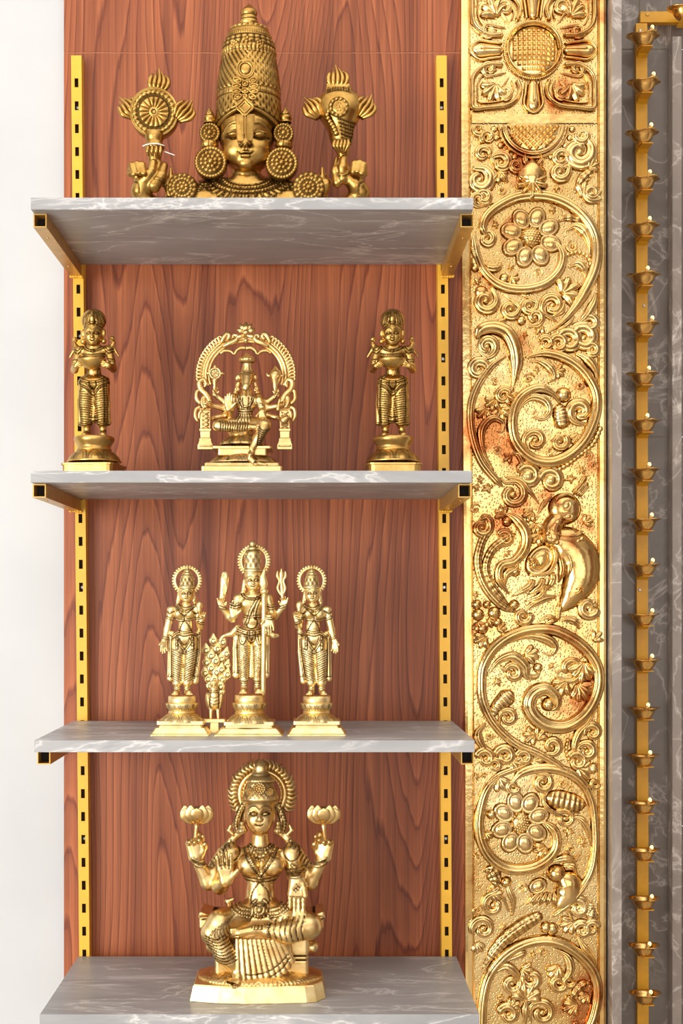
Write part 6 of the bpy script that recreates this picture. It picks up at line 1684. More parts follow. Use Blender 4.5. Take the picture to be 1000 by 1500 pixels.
    A.lathe('lotus_bell', 575.5 + ox, 0, [(660, 23), (662, 27), (666, 32.5), (671, 37), (676, 39.5), (677.5, 39.5), (678, 38)], mat, 110, petal_ring(10, 1.0, 661, 675, dark=0.95), 4, pe)
    A.plinth('foot', 575.5 + ox, 0, [(677, 38), (677.4, 41), (680, 41), (680.6, 39), (690, 39), (692, 40), (None, 40)], mat, 1.0, 0.25, pe)
    A.root.rotation_euler.z = rz
    return A
lamp_lady(575.5, 'brass lamp bearer with a bowl and shoulder parrots, standing beside the gold panel', 0.0)
lamp_lady(138.0, 'brass lamp bearer with a bowl and shoulder parrots, standing beside the white wall', -0.12)

def varahi():
    A = Statue('deity_statue', 1.845, 2, 356, 'brass boar-faced idol seated with many arms beneath an ornate arch')
    mat = 'brass'
    S = Sculpt(A, (290, 512, -42), (432, 682, 18), 0.8)
    # boar head: long snout towards the viewer and down
    S.ell((361, 553, -2), (11, 11, 12), 1); S.chain([(361, 556, -8), (360, 566, -16)], [9, 6.4], 3); S.ell((360, 568, -19), (5.6, 4, 5), 1.5)
    for s_ in (-1, 1):
        S.ell((361 + 13 * s_, 553, 0), (3.2, 3, 5), 1, rot=-20 * s_); S.ell((361 + 14 * s_, 570, -3), (4, 3, 4.2), 0.5); S.ell((361 + 14 * s_, 570, -5.6), (1.6, 1.4, 1.6), 0.3, mode='sub')
        S.ell((361 + 5.5 * s_, 555, -12.5), (2, 1.6, 1.2), 0.4); S.cap((360 + 4.5 * s_, 570, -16), (360 + 6.5 * s_, 566, -17), 1.2, 0.6, 0.4)
        S.ell((360 + 2 * s_, 568, -23), (0.9, 1, 0.9), 0.2, mode='sub')
        S.chain([(361 + 12 * s_, 562, 4), (361 + 16 * s_, 576, 4), (361 + 21 * s_, 584, 2)], [3.5, 3.8, 3], 1.5)
    S.cap((361, 572, 2), (360, 582, 1), 8, 9, 3)
    S.ell((360, 586, 1), (20, 10, 9), 4); S.ell((360, 594, 0), (14.5, 10, 11), 4); S.ell((359, 607, 0), (10.5, 9, 9), 4); S.ell((358, 618, 0), (20, 13, 9), 5)
    # many arms
    for s_, c in ((-1, 360), (1, 360)):
        S.chain([(c + 17 * s_, 584, 4), (c + 30 * s_, 590, 6), (c + 46 * s_, 578, 2)], [5.5, 4.6, 3.2], 2); hand(S, (c + 45 * s_, 579, 2), (0.1 * s_, 0, 1), (-0.5 * s_, -1, 0), 15, thumb=-s_, curl=(0.5,) * 4)
        S.chain([(c + 17 * s_, 586, 2), (c + 32 * s_, 598, 2), (c + 50 * s_, 594, -4)], [5.5, 4.6, 3.4], 2); hand(S, (c + 49 * s_, 594, -4), (0.9 * s_, -0.3, 0.2), (0, -0.6, 1), 15, thumb=s_, curl=(0.5,) * 4)
        S.chain([(c + 16 * s_, 588, 0), (c + 30 * s_, 609, -2), (c + 46 * s_, 612, -8)], [5.5, 4.6, 3.4], 2); hand(S, (c + 45 * s_, 612, -8), (0.8 * s_, -0.4, -0.25), (0, -0.6, 1), 15, thumb=s_, curl=(0.5,) * 4)
        S.ell((c + 19 * s_, 582, 0), (6, 6, 5.5), 2)
    S.chain([(342, 586, -4), (336, 607, -8), (335, 600, -18)], [5.5, 5, 4], 2); hand(S, (335, 600, -18), (0, -0.1, 1), (0, -1, 0), 25, thumb=1, curl=(0.02,) * 4, tcurl=0.05, spread=0.02)
    S.chain([(379, 586, -4), (385, 602, -8), (384, 604, -18)], [6, 5, 4.4], 2); hand(S, (384, 602, -19), (0.02, -0.1, -1), (0, -1, 0), 22, thumb=1, curl=(0.02,) * 4, tcurl=0.1, spread=0.02)
    # legs
    S.chain([(350, 620, -4), (324, 622, -16), (319, 623, -18)], [9, 8, 7.6], 3); S.chain([(319, 624, -20), (345, 627, -26), (364, 626, -27)], [7.4, 7, 5], 3)
    S.chain([(362, 626, -27), (374, 626, -28)], [4.4, 3.4], 1.5)
    for i in range(4): S.cap((372, 623 + 1.8 * i, -28), (376, 623 + 1.9 * i, -29), 1.3, 1.0, 0.3)
    S.chain([(368, 620, -4), (386, 622, -22), (388, 624, -24)], [9, 9, 8.6], 3); S.chain([(388, 624, -24), (378, 642, -30), (369, 657, -32)], [8.6, 7.6, 5], 3)
    S.chain([(369, 656, -32), (369, 663, -34), (366, 667, -40)], [4.6, 4, 3], 1.5)
    S.chain([(366, 664, -36), (366, 672, -38), (374, 679, -40), (390, 681, -40)], [3.4, 4.2, 4, 2], 1.5)
    # engraving
    for i in range(12): S.line([(322 + 3.6 * i, 616), (323.5 + 3.6 * i, 623), (322.5 + 3.6 * i, 632)], 0.75, 0.75, -26, (-42, -8), 0.9)
    for i in range(9): S.line([(376 - 0.2 * i + 3, 624 + 3.2 * i), (385 - 1.0 * i, 631 + 3.0 * i), (396 - 2.0 * i, 628 + 3.2 * i)], 0.75, 0.75, -30, (-45, -10), 0.9)
    F_ = (-14, 4)
    for x in (-9, -4.5, 4.5, 9): S.line([(360 + x, 582), (360 + x * 0.95, 590), (360 + x * 0.6, 600)], 0.7, 0.7, -8, F_, 0.9)
    S.line([(349, 578), (353, 592), (360, 596), (367, 592), (372, 578)], 1.0, -1.1, -8, F_, 0.9)
    for py in (600, 604): S.line([(347, py), (360, py + 1.5), (372, py)], 0.9, -0.9, -8, F_, 0.9)
    for x in (-12, -8, -4, 0, 4, 8): S.line([(359 + x * 0.8, 606), (358 + x * 1.2, 617)], 0.7, 0.7, -8, F_, 0.9)
    S.line([(350, 546), (361, 543), (372, 546)], 1.0, -1.0, -10, (-20, 2), 0.9); S.line([(352, 560), (360, 573), (369, 560)], 0.6, 0.4, -18, (-26, -8), 0.7)
    for s_ in (-1, 1): S.line([(360 + 46 * s_, 575), (360 + 42 * s_, 584)], 0.8, -0.8, 0, (-14, 10), 0.8); S.line([(360 + 14 * s_, 592), (360 + 24 * s_, 594)], 0.8, -0.8, -3, (-14, 10), 0.8)
    S.mesh('figure', mat)
    A.lathe('crown', 362, 0, [(517, 0), (518, 2.5), (520, 3.6), (522, 5), (523, 9), (526, 12), (529, 12.2), (531, 10.5), (533, 7), (535, 6.4), (541, 8), (546, 9.8), (549, 10.8), (551, 10.8)], mat, 48, lambda T, Pz: (np.where((Pz > 536) & (Pz < 547), 0.5 * np.sin(T * 8), 0) + np.where((Pz > 523) & (Pz < 530), 0.5 * np.sin(T * 14), 0), np.exp(-((Pz - 532) / 0.8) ** 2) * 0.9 + np.exp(-((Pz - 546.5) / 0.7) ** 2) * 0.8), 2)
    # emblems
    ch = A.disc('discus', (315, 547, -2), 8.5, lambda r, t: (np.where(r > 0.75, 1.6, 0.5 + 0.5 * np.abs(np.sin(6 * t))), np.where((r > 0.66) & (r < 0.78), 0.9, np.where(r < 0.66, 0.5 * (np.sin(6 * t) < 0.2), 0))), 2.5, mat, 16, 48)
    for a in (90, 0, 180): A.tube('flame', [(315 + r * math.cos(math.radians(a)), 547 - r * math.sin(math.radians(a)), 0) for r in (8, 11, 14)], [2.6, 2.4, 0.5], mat, 8, 3, ch)
    A.tube('handle', [(315, 555, 0), (314.5, 563, 0), (314, 573, 0)], [5, 3, 2], mat, 8, 3, ch)
    cn = A.lathe('conch', 403, 0, [(536, 0), (538, 2), (541, 4), (544, 7.4), (549, 9), (554, 8), (562, 4.6), (573, 2.4), (576, 0)], mat, 28, None, 2)
    A.tube('conch_spiral', [(403 + r * math.cos(t), 549 + r * math.sin(t), -8) for r, t in ((5.5, 0), (5, 1.2), (4.2, 2.4), (3.2, 3.8), (2, 5.2), (1, 6.6))], 0.8, mat, 6, 4, cn)
    for s_ in (-1, 1): A.tube('flame', [(403 + 8 * s_, 551, 0), (403 + 11 * s_, 550, 0), (403 + 13.5 * s_, 546, 0)], [2.4, 2.2, 0.5], mat, 8, 3, cn)
    A.tube('club', [(296, 592, -8), (310, 590, -8)], 1.8, mat, 8, 2); A.tube('sword', [(297, 579, -7), (295, 590, -8), (300, 600, -8)], [0.8, 2, 1.4], mat, 8, 3)
    A.tube('mace', [(407, 602, -8), (408, 592, -8), (410, 584, -8)], [3.8, 2.2, 2.2], mat, 10, 3)
    A.tube('bell', [(413, 618, -12), (420, 613, -12), (426, 613, -12)], [6, 5, 1], mat, 10, 3)
    # arch: two pillars, ribbed bow, flame curls, makara scrolls and finial
    ar = empty('arch'); ar.parent = A.root
    for s_, x in ((-1, 301), (1, 417)):
        p = A.plinth('pillar', x, 8, [(598, 8), (600, 8.6), (602, 7.4), (627, 7.4), (628, 8.6), (631, 8.6), (632, 7.2), (641, 7.0), (642, 8.6), (645, 8.8), (650, 10.5), (651, 11.2), (657, 11.2)], mat, 0.6, 0.1, ar)
        for i in range(4):
            A.tube('pillar_braid', [(x - 5, 604 + 6 * i, 2.6), (x + 5, 609 + 6 * i, 2.6)], 1.1, mat, 6, 2, ar, pat=0.15); A.tube('pillar_braid', [(x + 5, 604 + 6 * i, 2.6), (x - 5, 609 + 6 * i, 2.6)], 1.1, mat, 6, 2, ar, pat=0.15)
        A.tube('pillar_beads', [(x - 9, 653, 0.5), (x, 653, 0), (x + 9, 653, 0.5)], 1.4, mat, 6, 4, ar)
        A.tube('bracket', [(x + 8 * s_, 596, 6), (x + 14 * s_, 600, 5), (x + 15 * s_, 610, 5), (x + 11 * s_, 618, 5)], [3.4, 3, 3, 2], mat, 8, 4, ar)
        A.tube('bracket', [(x + 5 * s_, 600, 4), (x + 9 * s_, 606, 4), (x + 9 * s_, 614, 4)], [2.4, 2.6, 1.6], mat, 8, 4, ar)
    X0, Y0 = 360, 549
    pa = lambda rx, ry, t, y: (X0 + rx * math.cos(t), Y0 - ry * math.sin(t), y)
    for rx, ry, r, y in ((54, 49, 2.4, 8), (58.5, 53, 2.8, 6), (62.5, 57, 2.0, 8)):
        A.tube('bow', [pa(rx, ry, t, y) for t in np.radians(np.linspace(-18, 198, 30))], r, mat, 8, 3, ar)
    for k in range(15):
        for s_ in (-1, 1):
            t0 = math.radians(-6 + 62 * k / 14.0); t = t0 if s_ > 0 else math.pi - t0
            c = pa(67, 62, t, 7); rot = (1 if s_ > 0 else -1)
            pts = [pa(63, 58, t, 8), pa(67, 62, t + 0.05 * rot, 7), pa(71.5, 66.5, t + 0.035 * rot, 7), pa(71.5, 66.5, t - 0.015 * rot, 6.5), pa(69, 64, t - 0.01 * rot, 6)]
            A.tube('flame_curl', pts, [2.0, 2.3, 2.0, 1.7, 1.3], mat, 7, 3, ar)
    for s_ in (-1, 1):
        f = lambda dx, dy, y=4: (X0 + s_ * dx, dy, y)
        A.tube('makara_scroll', [f(52, 590), f(58, 578), f(66, 570), f(68, 560), f(62, 556), f(58, 562), f(61, 567)], [5, 5, 4.6, 4, 3.4, 2.6, 2], mat, 9, 4, ar)
        A.tube('makara_scroll', [f(66, 592), f(72, 584), f(71, 573), f(65, 572)], [3, 3.4, 3, 2], mat, 9, 4, ar); A.tube('makara_scroll', [f(57, 598), f(62, 588), f(60, 580)], [5, 5, 4], mat, 9, 4, ar)
        A.tube('crest_scroll', [f(34, 508, 5), f(24, 503, 4), f(14, 498, 4), f(13, 492, 4), f(18, 491, 4), f(19, 495, 3)], [2.2, 4.2, 4, 3, 2.4, 1.6], mat, 8, 4, ar); A.tube('crest_scroll', [f(36, 503, 6), f(32, 494, 5), f(27, 489, 5), f(24, 493, 4), f(28, 498, 4)], [3, 4, 4.2, 3.2, 2], mat, 8, 4, ar)
        A.tube('cusp', [f(0, 510, 8), f(8, 510, 8), f(14, 514, 8), f(17, 519, 8), f(22, 515, 8), f(31, 514, 8), f(37, 518, 8)], [3, 3, 2.6, 1.8, 2.4, 2.6, 2], mat, 8, 4, ar)
        for a, ln in ((20, 14), (55, 15)): A.tube('finial_leaf', [(X0, 487, 3), (X0 + s_ * ln * 0.6 * math.cos(math.radians(a)), 487 - ln * 0.6 * math.sin(math.radians(a)), 2), (X0 + s_ * ln * math.cos(math.radians(a)), 487 - ln * math.sin(math.radians(a)), 3)], [2, 4.4, 1.6], mat, 8, 4, ar, flat=0.7)
        A.tube('finial_leaf', [(X0, 490, 3), (X0 + 9 * s_, 493, 2), (X0 + 14 * s_, 491, 3)], [2, 3.6, 1.6], mat, 8, 4, ar, flat=0.7)
    A.tube('finial_leaf', [(X0, 489, 3), (X0, 480, 2), (X0, 472, 3)], [3, 6, 1.2], mat, 10, 4, ar, flat=0.7)
    A.lathe('finial_boss', X0, 0, [(482, 0), (484, 4), (487, 5.4), (490, 4), (492, 0)], mat, 16, None, 1, ar, 0.8); A.tube('finial_drop', [(X0, 494, 2), (X0, 499, 1), (X0, 503, 3)], [2.4, 4, 1.2], mat, 8, 4, ar)
    A.plinth('arch_foot', 301, 8, [(655, 11), (658, 11.4)], mat, 0.6, 0.1, ar); A.plinth('arch_foot', 417, 8, [(655, 11), (658, 11.4)], mat, 0.6, 0.1, ar)
    # seat and stepped plinth
    pe = empty('pedestal'); pe.parent = A.root
    A.lathe('seat_disc', 352, -4, [(629, 0), (629.5, 16), (631, 18.6), (635, 19), (638, 17), (640, 16.5)], mat, 48, None, 1, pe)
    A.lathe('seat_lotus', 354, -4, [(638, 16), (640, 20), (645, 27), (650, 32), (653, 33)], mat, 80, petal_ring(12, 0.9, 639, 652), 4, pe)
    A.plinth('top_slab', 356, -2, [(653, 42.5), (653.4, 43.5), (656.6, 43.5), (657, 42.5)], mat, 0.7, 0.08, pe)
    A.plinth('block', 356, -2, [(656.5, 36), (666, 36), (667, 37)], mat, 0.72, 0.08, pe)
    A.lathe('petal_band', 356, -2, [(666.5, 35.5), (668, 38), (672, 44), (676, 49), (678, 50.5), (679, 50)], mat, 120, petal_ring(14, 0.9, 668, 677.5), 3, pe, 0.72)
    A.plinth('foot', 356, -2, [(677.5, 53), (678, 55), (682, 55.6), (682.3, 59), (683, 60), (690, 60), (None, 60)], mat, 0.68, 0.06, pe)
    return A
varahi()
# ------------------------------------------------------------------ large crowned bust with discus and conch (top shelf)
def rosette_h(rings, base=0.4, dome=0.0, gap=0.85):
    def f(r, t):
        h, p = bumps(r, t, rings, base, gap); return h + dome * (1 - r * r), p
    return f
def flame_tuft(A, par, c, s_, ang, mat, n=5, size=1.0):
    """cup of pointed flame leaves; ang = direction in degrees (0 right, 90 up)"""
    a0 = math.radians(ang)
    d = (math.cos(a0), -math.sin(a0)); q = (-d[1], d[0])
    def pt(u, v, y): return (c[0] + size * (u * d[0] + v * q[0]), c[1] + size * (u * d[1] + v * q[1]), c[2] + y * size)
    A.tube('flame_cup', [pt(-4, 0, 0), pt(3, 0, -1), pt(9, 0, 0)], [6 * size, 8.5 * size, 3.5 * size], mat, 14, 4, par, pat=0.75)  # cup coloured dark to paint the shade between the leaves
    for k in range(n):
        v = (k - (n - 1) / 2) * 2 / (n - 1) * 9
        ln = 27 - abs(v) * 0.9
        A.tube('flame', [pt(-3, v * 0.45, -7), pt(7, v * 1.15, -9.5), pt(15, v * 1.05, -7), pt(ln, v * 0.55 - 2.5, -4)], [1.6 * size, 2.7 * size, 2.3 * size, 0.4], mat, 8, 5, par, pat=0.0)
        if k < n - 1:
            v2 = v + 9 / (n - 1)
            A.tube('flame', [pt(0, v2 * 0.5, -2), pt(10, v2 * 0.9, -3.5), pt(20 - abs(v2) * 0.5, v2 * 0.6, -2)], [1.6 * size, 2.4 * size, 0.4], mat, 8, 5, par, pat=0.6)

def bust():
    A = Statue('deity_bust', 1.862, 1, 363, 'large brass bust with a tall jewelled crown, discus and conch raised in two hands', 'statue')
    mat = 'brass_bust'
    S = Sculpt(A, (184, 160, -62), (546, 344, 46), 1.25)
    # face
    w = 39; c = (361, 212, -2)
    cx = 361
    S.ell((361.5, 205, 4), (40, 41, 46), 0); S.ell((361.5, 186, 0), (41, 38, 22), 6); S.ell((361, 226, -6), (32, 31, 24), 14); S.ell((360, 242, -22), (12, 12, 8), 10)
    for s_ in (-1, 1):
        S.ell((cx + 17 * s_, 196, -40), (12, 8, 5), 4, mode='sub')
        S.ell((cx + 17.5 * s_, 222, -20), (14, 13, 14), 10)
        S.ell((cx + 18 * s_, 197, -31.5), (12, 9, 6), 2)
        S.ell((cx + 5.5 * s_, 212, -40), (4, 5, 3.6), 2)
    S.cap((360, 192, -36), (359.5, 210.5, -45), 4.5, 5.6, 4)
    S.cap((352, 223.6, -36.5), (367, 223.6, -36.5), 1.8, 1.8, 2.5); S.cap((357, 222.4, -38), (362, 222.4, -38), 2.0, 2.0, 1.8); S.cap((355, 228, -36.5), (364, 228, -36.5), 2.5, 2.5, 2.5)
    Yr = (-70, -10)
    L = lambda pts, dep, rr=1.1, pat=0.85: S.line(pts, rr, dep, -36, Yr, pat)
    for s_ in (-1, 1):
        L([(cx + 8 * s_, 197), (cx + 17 * s_, 194), (cx + 25 * s_, 195), (cx + 32 * s_, 197)], 1.5)
        L([(cx + 9 * s_, 199), (cx + 18 * s_, 202), (cx + 26 * s_, 200), (cx + 33 * s_, 196)], 1.3)
        L([(cx + 8 * s_, 192), (cx + 18 * s_, 188.5), (cx + 28 * s_, 191), (cx + 35 * s_, 197)], 0.9, 1.0, 0.6)
        L([(cx + 7 * s_, 181), (cx + 18 * s_, 178.5), (cx + 30 * s_, 183), (cx + 38 * s_, 193)], -1.6, 1.3, 0.6)
        L([(cx + 2 * s_ - 1, 215), (cx + 6.5 * s_ - 1, 216.5), (cx + 9.5 * s_ - 1, 212)], 1.0, 0.9)
    L([(348.5, 222.5), (353, 225.6), (359.5, 225.2), (366, 225.6), (370.5, 222.5)], 1.1, 0.95)
    L([(359.5, 217), (359.5, 220)], 0.8, 1.2, 0.5)
    # neck, shoulders and chest
    S.cap((360, 244, 2), (360, 268, 2), 19, 22, 6); S.line([(340, 252), (360, 257), (380, 252)], 1.0, 0.9, -18, (-40, 4), 0.7)
    S.ell((361, 300, 10), (72, 36, 44), 8); S.cap((310, 292, 10), (412, 292, 10), 24, 24, 10)
    S.box((361, 326, 8), (84, 34, 40), 10, 12)
    # collar of necklaces
    Yc = (-60, 6)
    for r0, kind in ((24, 'l'), (29, 'b'), (34, 'l'), (39, 'b'), (44, 'l')):
        pts = [(361 + r0 * 1.25 * math.cos(t), 254 + r0 * 0.72 * math.sin(t)) for t in np.linspace(0.05, 3.09, 16)]
        if kind == 'l': S.line(pts, 1.1, 1.1, -22, Yc, 0.9)
        else: S.beads(pts, 2.1, 1.9, -22, Yc, pat=0.9)
    for k in range(19):
        t = 0.12 + 2.9 * k / 18
        S.line([(361 + 47 * 1.25 * math.cos(t), 254 + 47 * 0.72 * math.sin(t)), (361 + 54 * 1.25 * math.cos(t), 254 + 54 * 0.72 * math.sin(t))], 1.9, -2.0, -26, Yc, 0.9)
    for s_ in (-1, 1):
        for k in range(3): S.beads([(361 + (50 + 8 * k) * s_, 262 + 3 * k), (361 + (54 + 8 * k) * s_, 282)], 2.2, 2.0, -14, Yc, pat=0.9)
    # upper arms reach out behind the armlets; forearms rise at the sides
    for s_, ex in ((-1, 214), (1, 515)):
        S.chain([(361 + 62 * s_, 286, 8), (361 + 104 * s_, 310, 4), (ex, 306, -6)], [22, 20, 18], 8)
        S.box((361 + 100 * s_, 328, 4), (60, 28, 30), 8, 10)
        S.ell((361 + 92 * s_, 276, -14), (21, 12, 21), 4)
        # sleeve leaves behind the armlet
        for k, (dx, dy) in enumerate(((112, 252), (118, 262), (106, 262))):
            S.chain([(361 + (dx - 6) * s_, 284, -4), (361 + dx * s_, 268, -8), (361 + (dx - 1) * s_, dy - 6, -4)], [7, 6.5, 2], 3)
    # hand under the discus: bent wrist, two folded fingers, two holding the stem
    S.chain([(214, 300, -8), (206, 280, -18), (210, 266, -22)], [17, 13, 11], 6); S.chain([(210, 268, -22), (222, 256, -22), (228, 240, -18)], [12, 11, 9], 5)
    S.chain([(226, 272, -26), (236, 258, -28), (240, 243, -22)], [10, 7, 6], 4); S.chain([(214, 262, -30), (222, 250, -32), (224, 238, -28)], [7, 5.5, 5], 3)
    for x, y in ((193, 247), (201, 245), (208, 246)): S.chain([(205, 262, -24), (x - 2, y + 6, -28), (x, y - 4, -34), (x + 3, y + 8, -40)], [6, 5, 5, 4], 2)
    S.line([(196, 264), (203, 270), (204, 282)], 1.1, 0.9, -34, (-60, -5), 0.7)
    S.line([(228, 262), (240, 266)], 1.2, -1.2, -30, (-60, 0), 0.7)
    # hand under the conch
    S.chain([(515, 300, -8), (528, 282, -18), (520, 270, -22)], [17, 12, 11], 6); S.chain([(522, 272, -22), (508, 258, -22), (502, 242, -18)], [12, 10, 8], 5)
    S.chain([(502, 262, -28), (501, 246, -30), (503, 232, -26)], [7, 6, 5], 3); S.chain([(494, 268, -24), (491, 250, -24), (494, 234, -18)], [7, 6, 5], 3)
    for x, y in ((519, 244), (526, 243), (532, 246)): S.chain([(520, 264, -24), (x + 1, y + 8, -28), (x, y - 4, -34), (x - 2, y + 8, -40)], [6, 5, 5, 4], 2)
    S.line([(535, 262), (526, 272), (526, 284)], 1.1, 0.9, -34, (-60, -5), 0.7)
    for x0 in (498,): S.line([(494, 256), (503, 258), (510, 254)], 1.2, -1.2, -30, (-60, 0), 0.7)
    S.floor_cut()
    S.mesh('figure', mat)

    # ---- crown
    prof = [(5, 0), (6, 1.2), (9, 4), (13, 8.6), (15, 10.8), (17, 12.3), (21, 12.3), (23.5, 11), (25, 11.4), (28, 12.4), (30, 12), (31, 13), (34, 13.8), (37, 12.8), (38, 12.6), (40, 15), (42, 23), (44, 26), (47, 28.5), (50, 31), (54, 32.6), (57, 33), (60, 33.5), (63, 35.5), (70, 37.5), (74, 38), (76, 38.8), (80, 38.8), (84, 38.5), (87, 38.2), (92, 39.2), (104, 41.4), (120, 43.6), (136, 45.2), (140, 46.4), (146, 46.8), (150, 46.4), (160, 47.2), (172, 47), (176, 46.2), (179, 44), (180, 36), (178, 26)]
    def dcrown(T, Pz):
        d = np.zeros_like(T); p = np.zeros_like(T)
        tw = np.where(T > np.pi, T - 2 * np.pi, T)                      # signed angle, 0 = towards the viewer
        def ring(z, n, hgt, wz, gap=0.8):
            nonlocal d, p
            b = np.sqrt(np.clip(1 - ((Pz - z) / wz) ** 2, 0, 1)) * np.sqrt(np.clip(np.abs(np.sin(T * n / 2)), 0, 1))
            d = d + hgt * b; p = np.maximum(p, np.where(np.abs(Pz - z) < wz, np.clip(gap - b * 1.5, 0, 1), 0))
        ring(43.5, 20, 2.6, 3.2); ring(56.5, 60, 0.8, 2.2, 0.5); ring(144.5, 90, 0.6, 3.6, 0.6)
        ring(80.5, 40, 1.8, 4.6, 0.9); ring(86.5, 40, 1.6, 2.0, 0.9)
        z1 = (Pz > 88) & (Pz < 139)
        s1 = np.abs(np.sin(6.5 * (np.abs(tw) * 2.6 + (Pz - 88) * 0.045))) ; s2 = np.abs(np.sin(6.5 * (np.abs(tw) * 2.6 - (Pz - 88) * 0.045)))
        left = (tw < 0)
        lat = np.where(left, 1 - s1 ** 2, np.maximum(1 - s1 ** 2, 0.6 * (1 - s2 ** 2)))
        d += np.where(z1, 1.9 * lat, 0); p = np.maximum(p, np.where(z1, np.clip(0.85 - lat * 1.5, 0, 1), 0))
        z2 = (Pz > 150) & (Pz < 174); s3 = np.abs(np.sin(T * 15 + (Pz - 150) * 0.26)); s4 = np.abs(np.sin(T * 15 - (Pz - 150) * 0.26))
        lat2 = np.maximum(1 - s3 ** 2, 1 - s4 ** 2) ** 2; d += np.where(z2, 1.0 * lat2, 0); p = np.maximum(p, np.where(z2, np.clip(0.8 - lat2, 0, 1), 0))
        # lower border sweeps down to the temples
        sw = 172 + 0 * tw
        for o_ in (0, 4.5): d += 1.5 * np.exp(-((Pz - sw - o_) / 1.3) ** 2); p = np.maximum(p, 0.9 * np.exp(-((Pz - sw - o_ - 2.3) / 0.8) ** 2))
        for z in (24, 30, 38.5, 61, 74.5, 140.5, 149): p = np.maximum(p, 0.9 * np.exp(-((Pz - z) / 0.8) ** 2))
        z3 = (Pz > 62) & (Pz < 74); bl = np.abs(np.sin(T * 12)) * np.abs(np.sin((Pz - 62) * 0.52)); d += np.where(z3, 1.8 * bl, 0); p = np.maximum(p, np.where(z3, np.clip(0.9 - bl * 1.5, 0, 1), 0))
        return d * 1.25, np.clip(p * 1.25, 0, 1)
    crown = A.lathe('crown', 364.5, 2, prof, mat, 240, dcrown, 4, sy=0.92, tilt=-0.004, warp=lambda T, Pz: Pz + np.clip((Pz - 152) / 26, 0, 1) * (-5 + 19 * np.abs(np.sin(T)) ** 1.6))
    # front jewels: lotus rosette, drop, oval stones, lozenge
    A.disc('rosette', (361, 61, -32), 9, rosette_h([(1, 0, 0.34, 3.2), (7, 0.66, 0.28, 2.4)]), 8, mat, 16, 48, crown)
    for dx in (-19, 19): A.disc('rosette', (362 + dx, 65, -29), 7, rosette_h([(1, 0, 0.34, 2.6), (6, 0.66, 0.3, 2)]), 8, mat, 14, 40, crown, tilt=(0.55 * (1 if dx > 0 else -1), 0))
    def drop(t0, sc): return [(359.5 + sc * 12.5 * math.sin(t) * math.sin(t / 2) ** 1.3, 100 - sc * (17.5 * math.cos(t) * -1) * -1, -40.5) for t in t0]
    A.disc('drop_plate', (359.5, 101, -39.5), 13, lambda r, t: (np.where(r > 0.84, 2.4, np.where(r > 0.62, 1.6, np.where(r > 0.55, 0.6, 2.6 * np.sqrt(np.clip(1 - (r / 0.56) ** 2, 0, 1)) + 0.6))), np.where(((r > 0.78) & (r < 0.86)) | ((r > 0.54) & (r < 0.62)), 0.9, 0)), 5, mat, 26, 64, crown, ry=14)
    A.tube('drop_tip', [(359.5, 91, -39.5), (359.5, 86, -38.5), (359.5, 81, -37.5)], [7.5, 4.6, 0.8], mat, 10, 4, crown, flat=0.45)
    def stone(x, y, rx, ry, rot=0.0, yy=-43.5):
        pts = [(x + rx * math.cos(t) * math.cos(rot) - ry * math.sin(t) * math.sin(rot), y + rx * math.cos(t) * math.sin(rot) + ry * math.sin(t) * math.cos(rot), yy) for t in np.linspace(0, 2 * math.pi, 11)[:-1]]
        o = A.tube('stone_setting', pts, 1.35, mat, 8, 3, crown, closed=True)
        A.disc('stone', (x, y, yy + 0.6), rx * 0.8, lambda r, t: (1.2 * (1 - r * r), np.clip(r * 1.2 - 0.45, 0, 0.8)), 3, mat, 7, 20, o, ry=ry * 0.8)
    for s_ in (-1, 1):
        stone(359 + 11.5 * s_, 117, 5.6, 3.2, -0.35 * s_); stone(359 + 12.5 * s_, 125.5, 6, 3); stone(359 + 12.5 * s_, 133, 6, 3, 0.1 * s_); stone(359 + 10.5 * s_, 141.5, 5.2, 3.2, 0.5 * s_)
    stone(359, 122, 3.8, 3.8); stone(359, 132.5, 4.8, 3.4); stone(359, 141, 2.6, 2.6)
    for k, (sz, yy, rr) in enumerate(((13, -46, 1.5), (8, -47, 1.2))):
        A.tube('lozenge', [(358.5, 157 - sz, yy), (358.5 + sz * 0.5, 157 - sz * 0.5, yy), (358.5 + sz, 157, yy), (358.5 + sz * 0.5, 157 + sz * 0.5, yy), (358.5, 157 + sz, yy), (358.5 - sz * 0.5, 157 + sz * 0.5, yy), (358.5 - sz, 157, yy), (358.5 - sz * 0.5, 157 - sz * 0.5, yy)], rr, mat, 8, 2, crown, closed=True)
    m_ = np.array([A.W(p) for p in ((358.5, 144, -45), (371, 157, -45), (358.5, 170, -45), (346, 157, -45), (358.5, 157, -47.5))])
    A.part('lozenge_plate', m_, np.array([(0, 4, 1), (1, 4, 2), (2, 4, 3), (3, 4, 0)]), mat, crown, False)
    # ---- forehead mark: two broad bars and a thin one, standing proud
    fm = empty('forehead_mark'); fm.parent = A.root
    def bar(name, quad, y, th):
        f_ = [A.W((x, yy, y + dy)) for (x, yy, dy) in quad]; b_ = [A.W((x, yy, y + dy + th)) for (x, yy, dy) in quad]
        me = bpy.data.meshes.new(name); me.from_pydata([tuple(p) for p in A.tolocal(np.array(f_ + b_))], [], [(0, 1, 2, 3), (0, 4, 5, 1), (1, 5, 6, 2), (2, 6, 7, 3), (3, 7, 4, 0)]); me.update()
        bm = bmesh.new(); bm.from_mesh(me); bmesh.ops.recalc_face_normals(bm, faces=bm.faces[:]); bmesh.ops.bevel(bm, geom=[e for e in bm.edges], offset=0.0006, segments=2, affect='EDGES'); bm.to_mesh(me); bm.free()
        return link(name, me, M[mat], fm)
    bar('mark_bar', [(345.6, 168.6, 2), (356.4, 168.6, 0), (356.8, 206.2, 2), (348.4, 206.2, 4)], -50, 10)
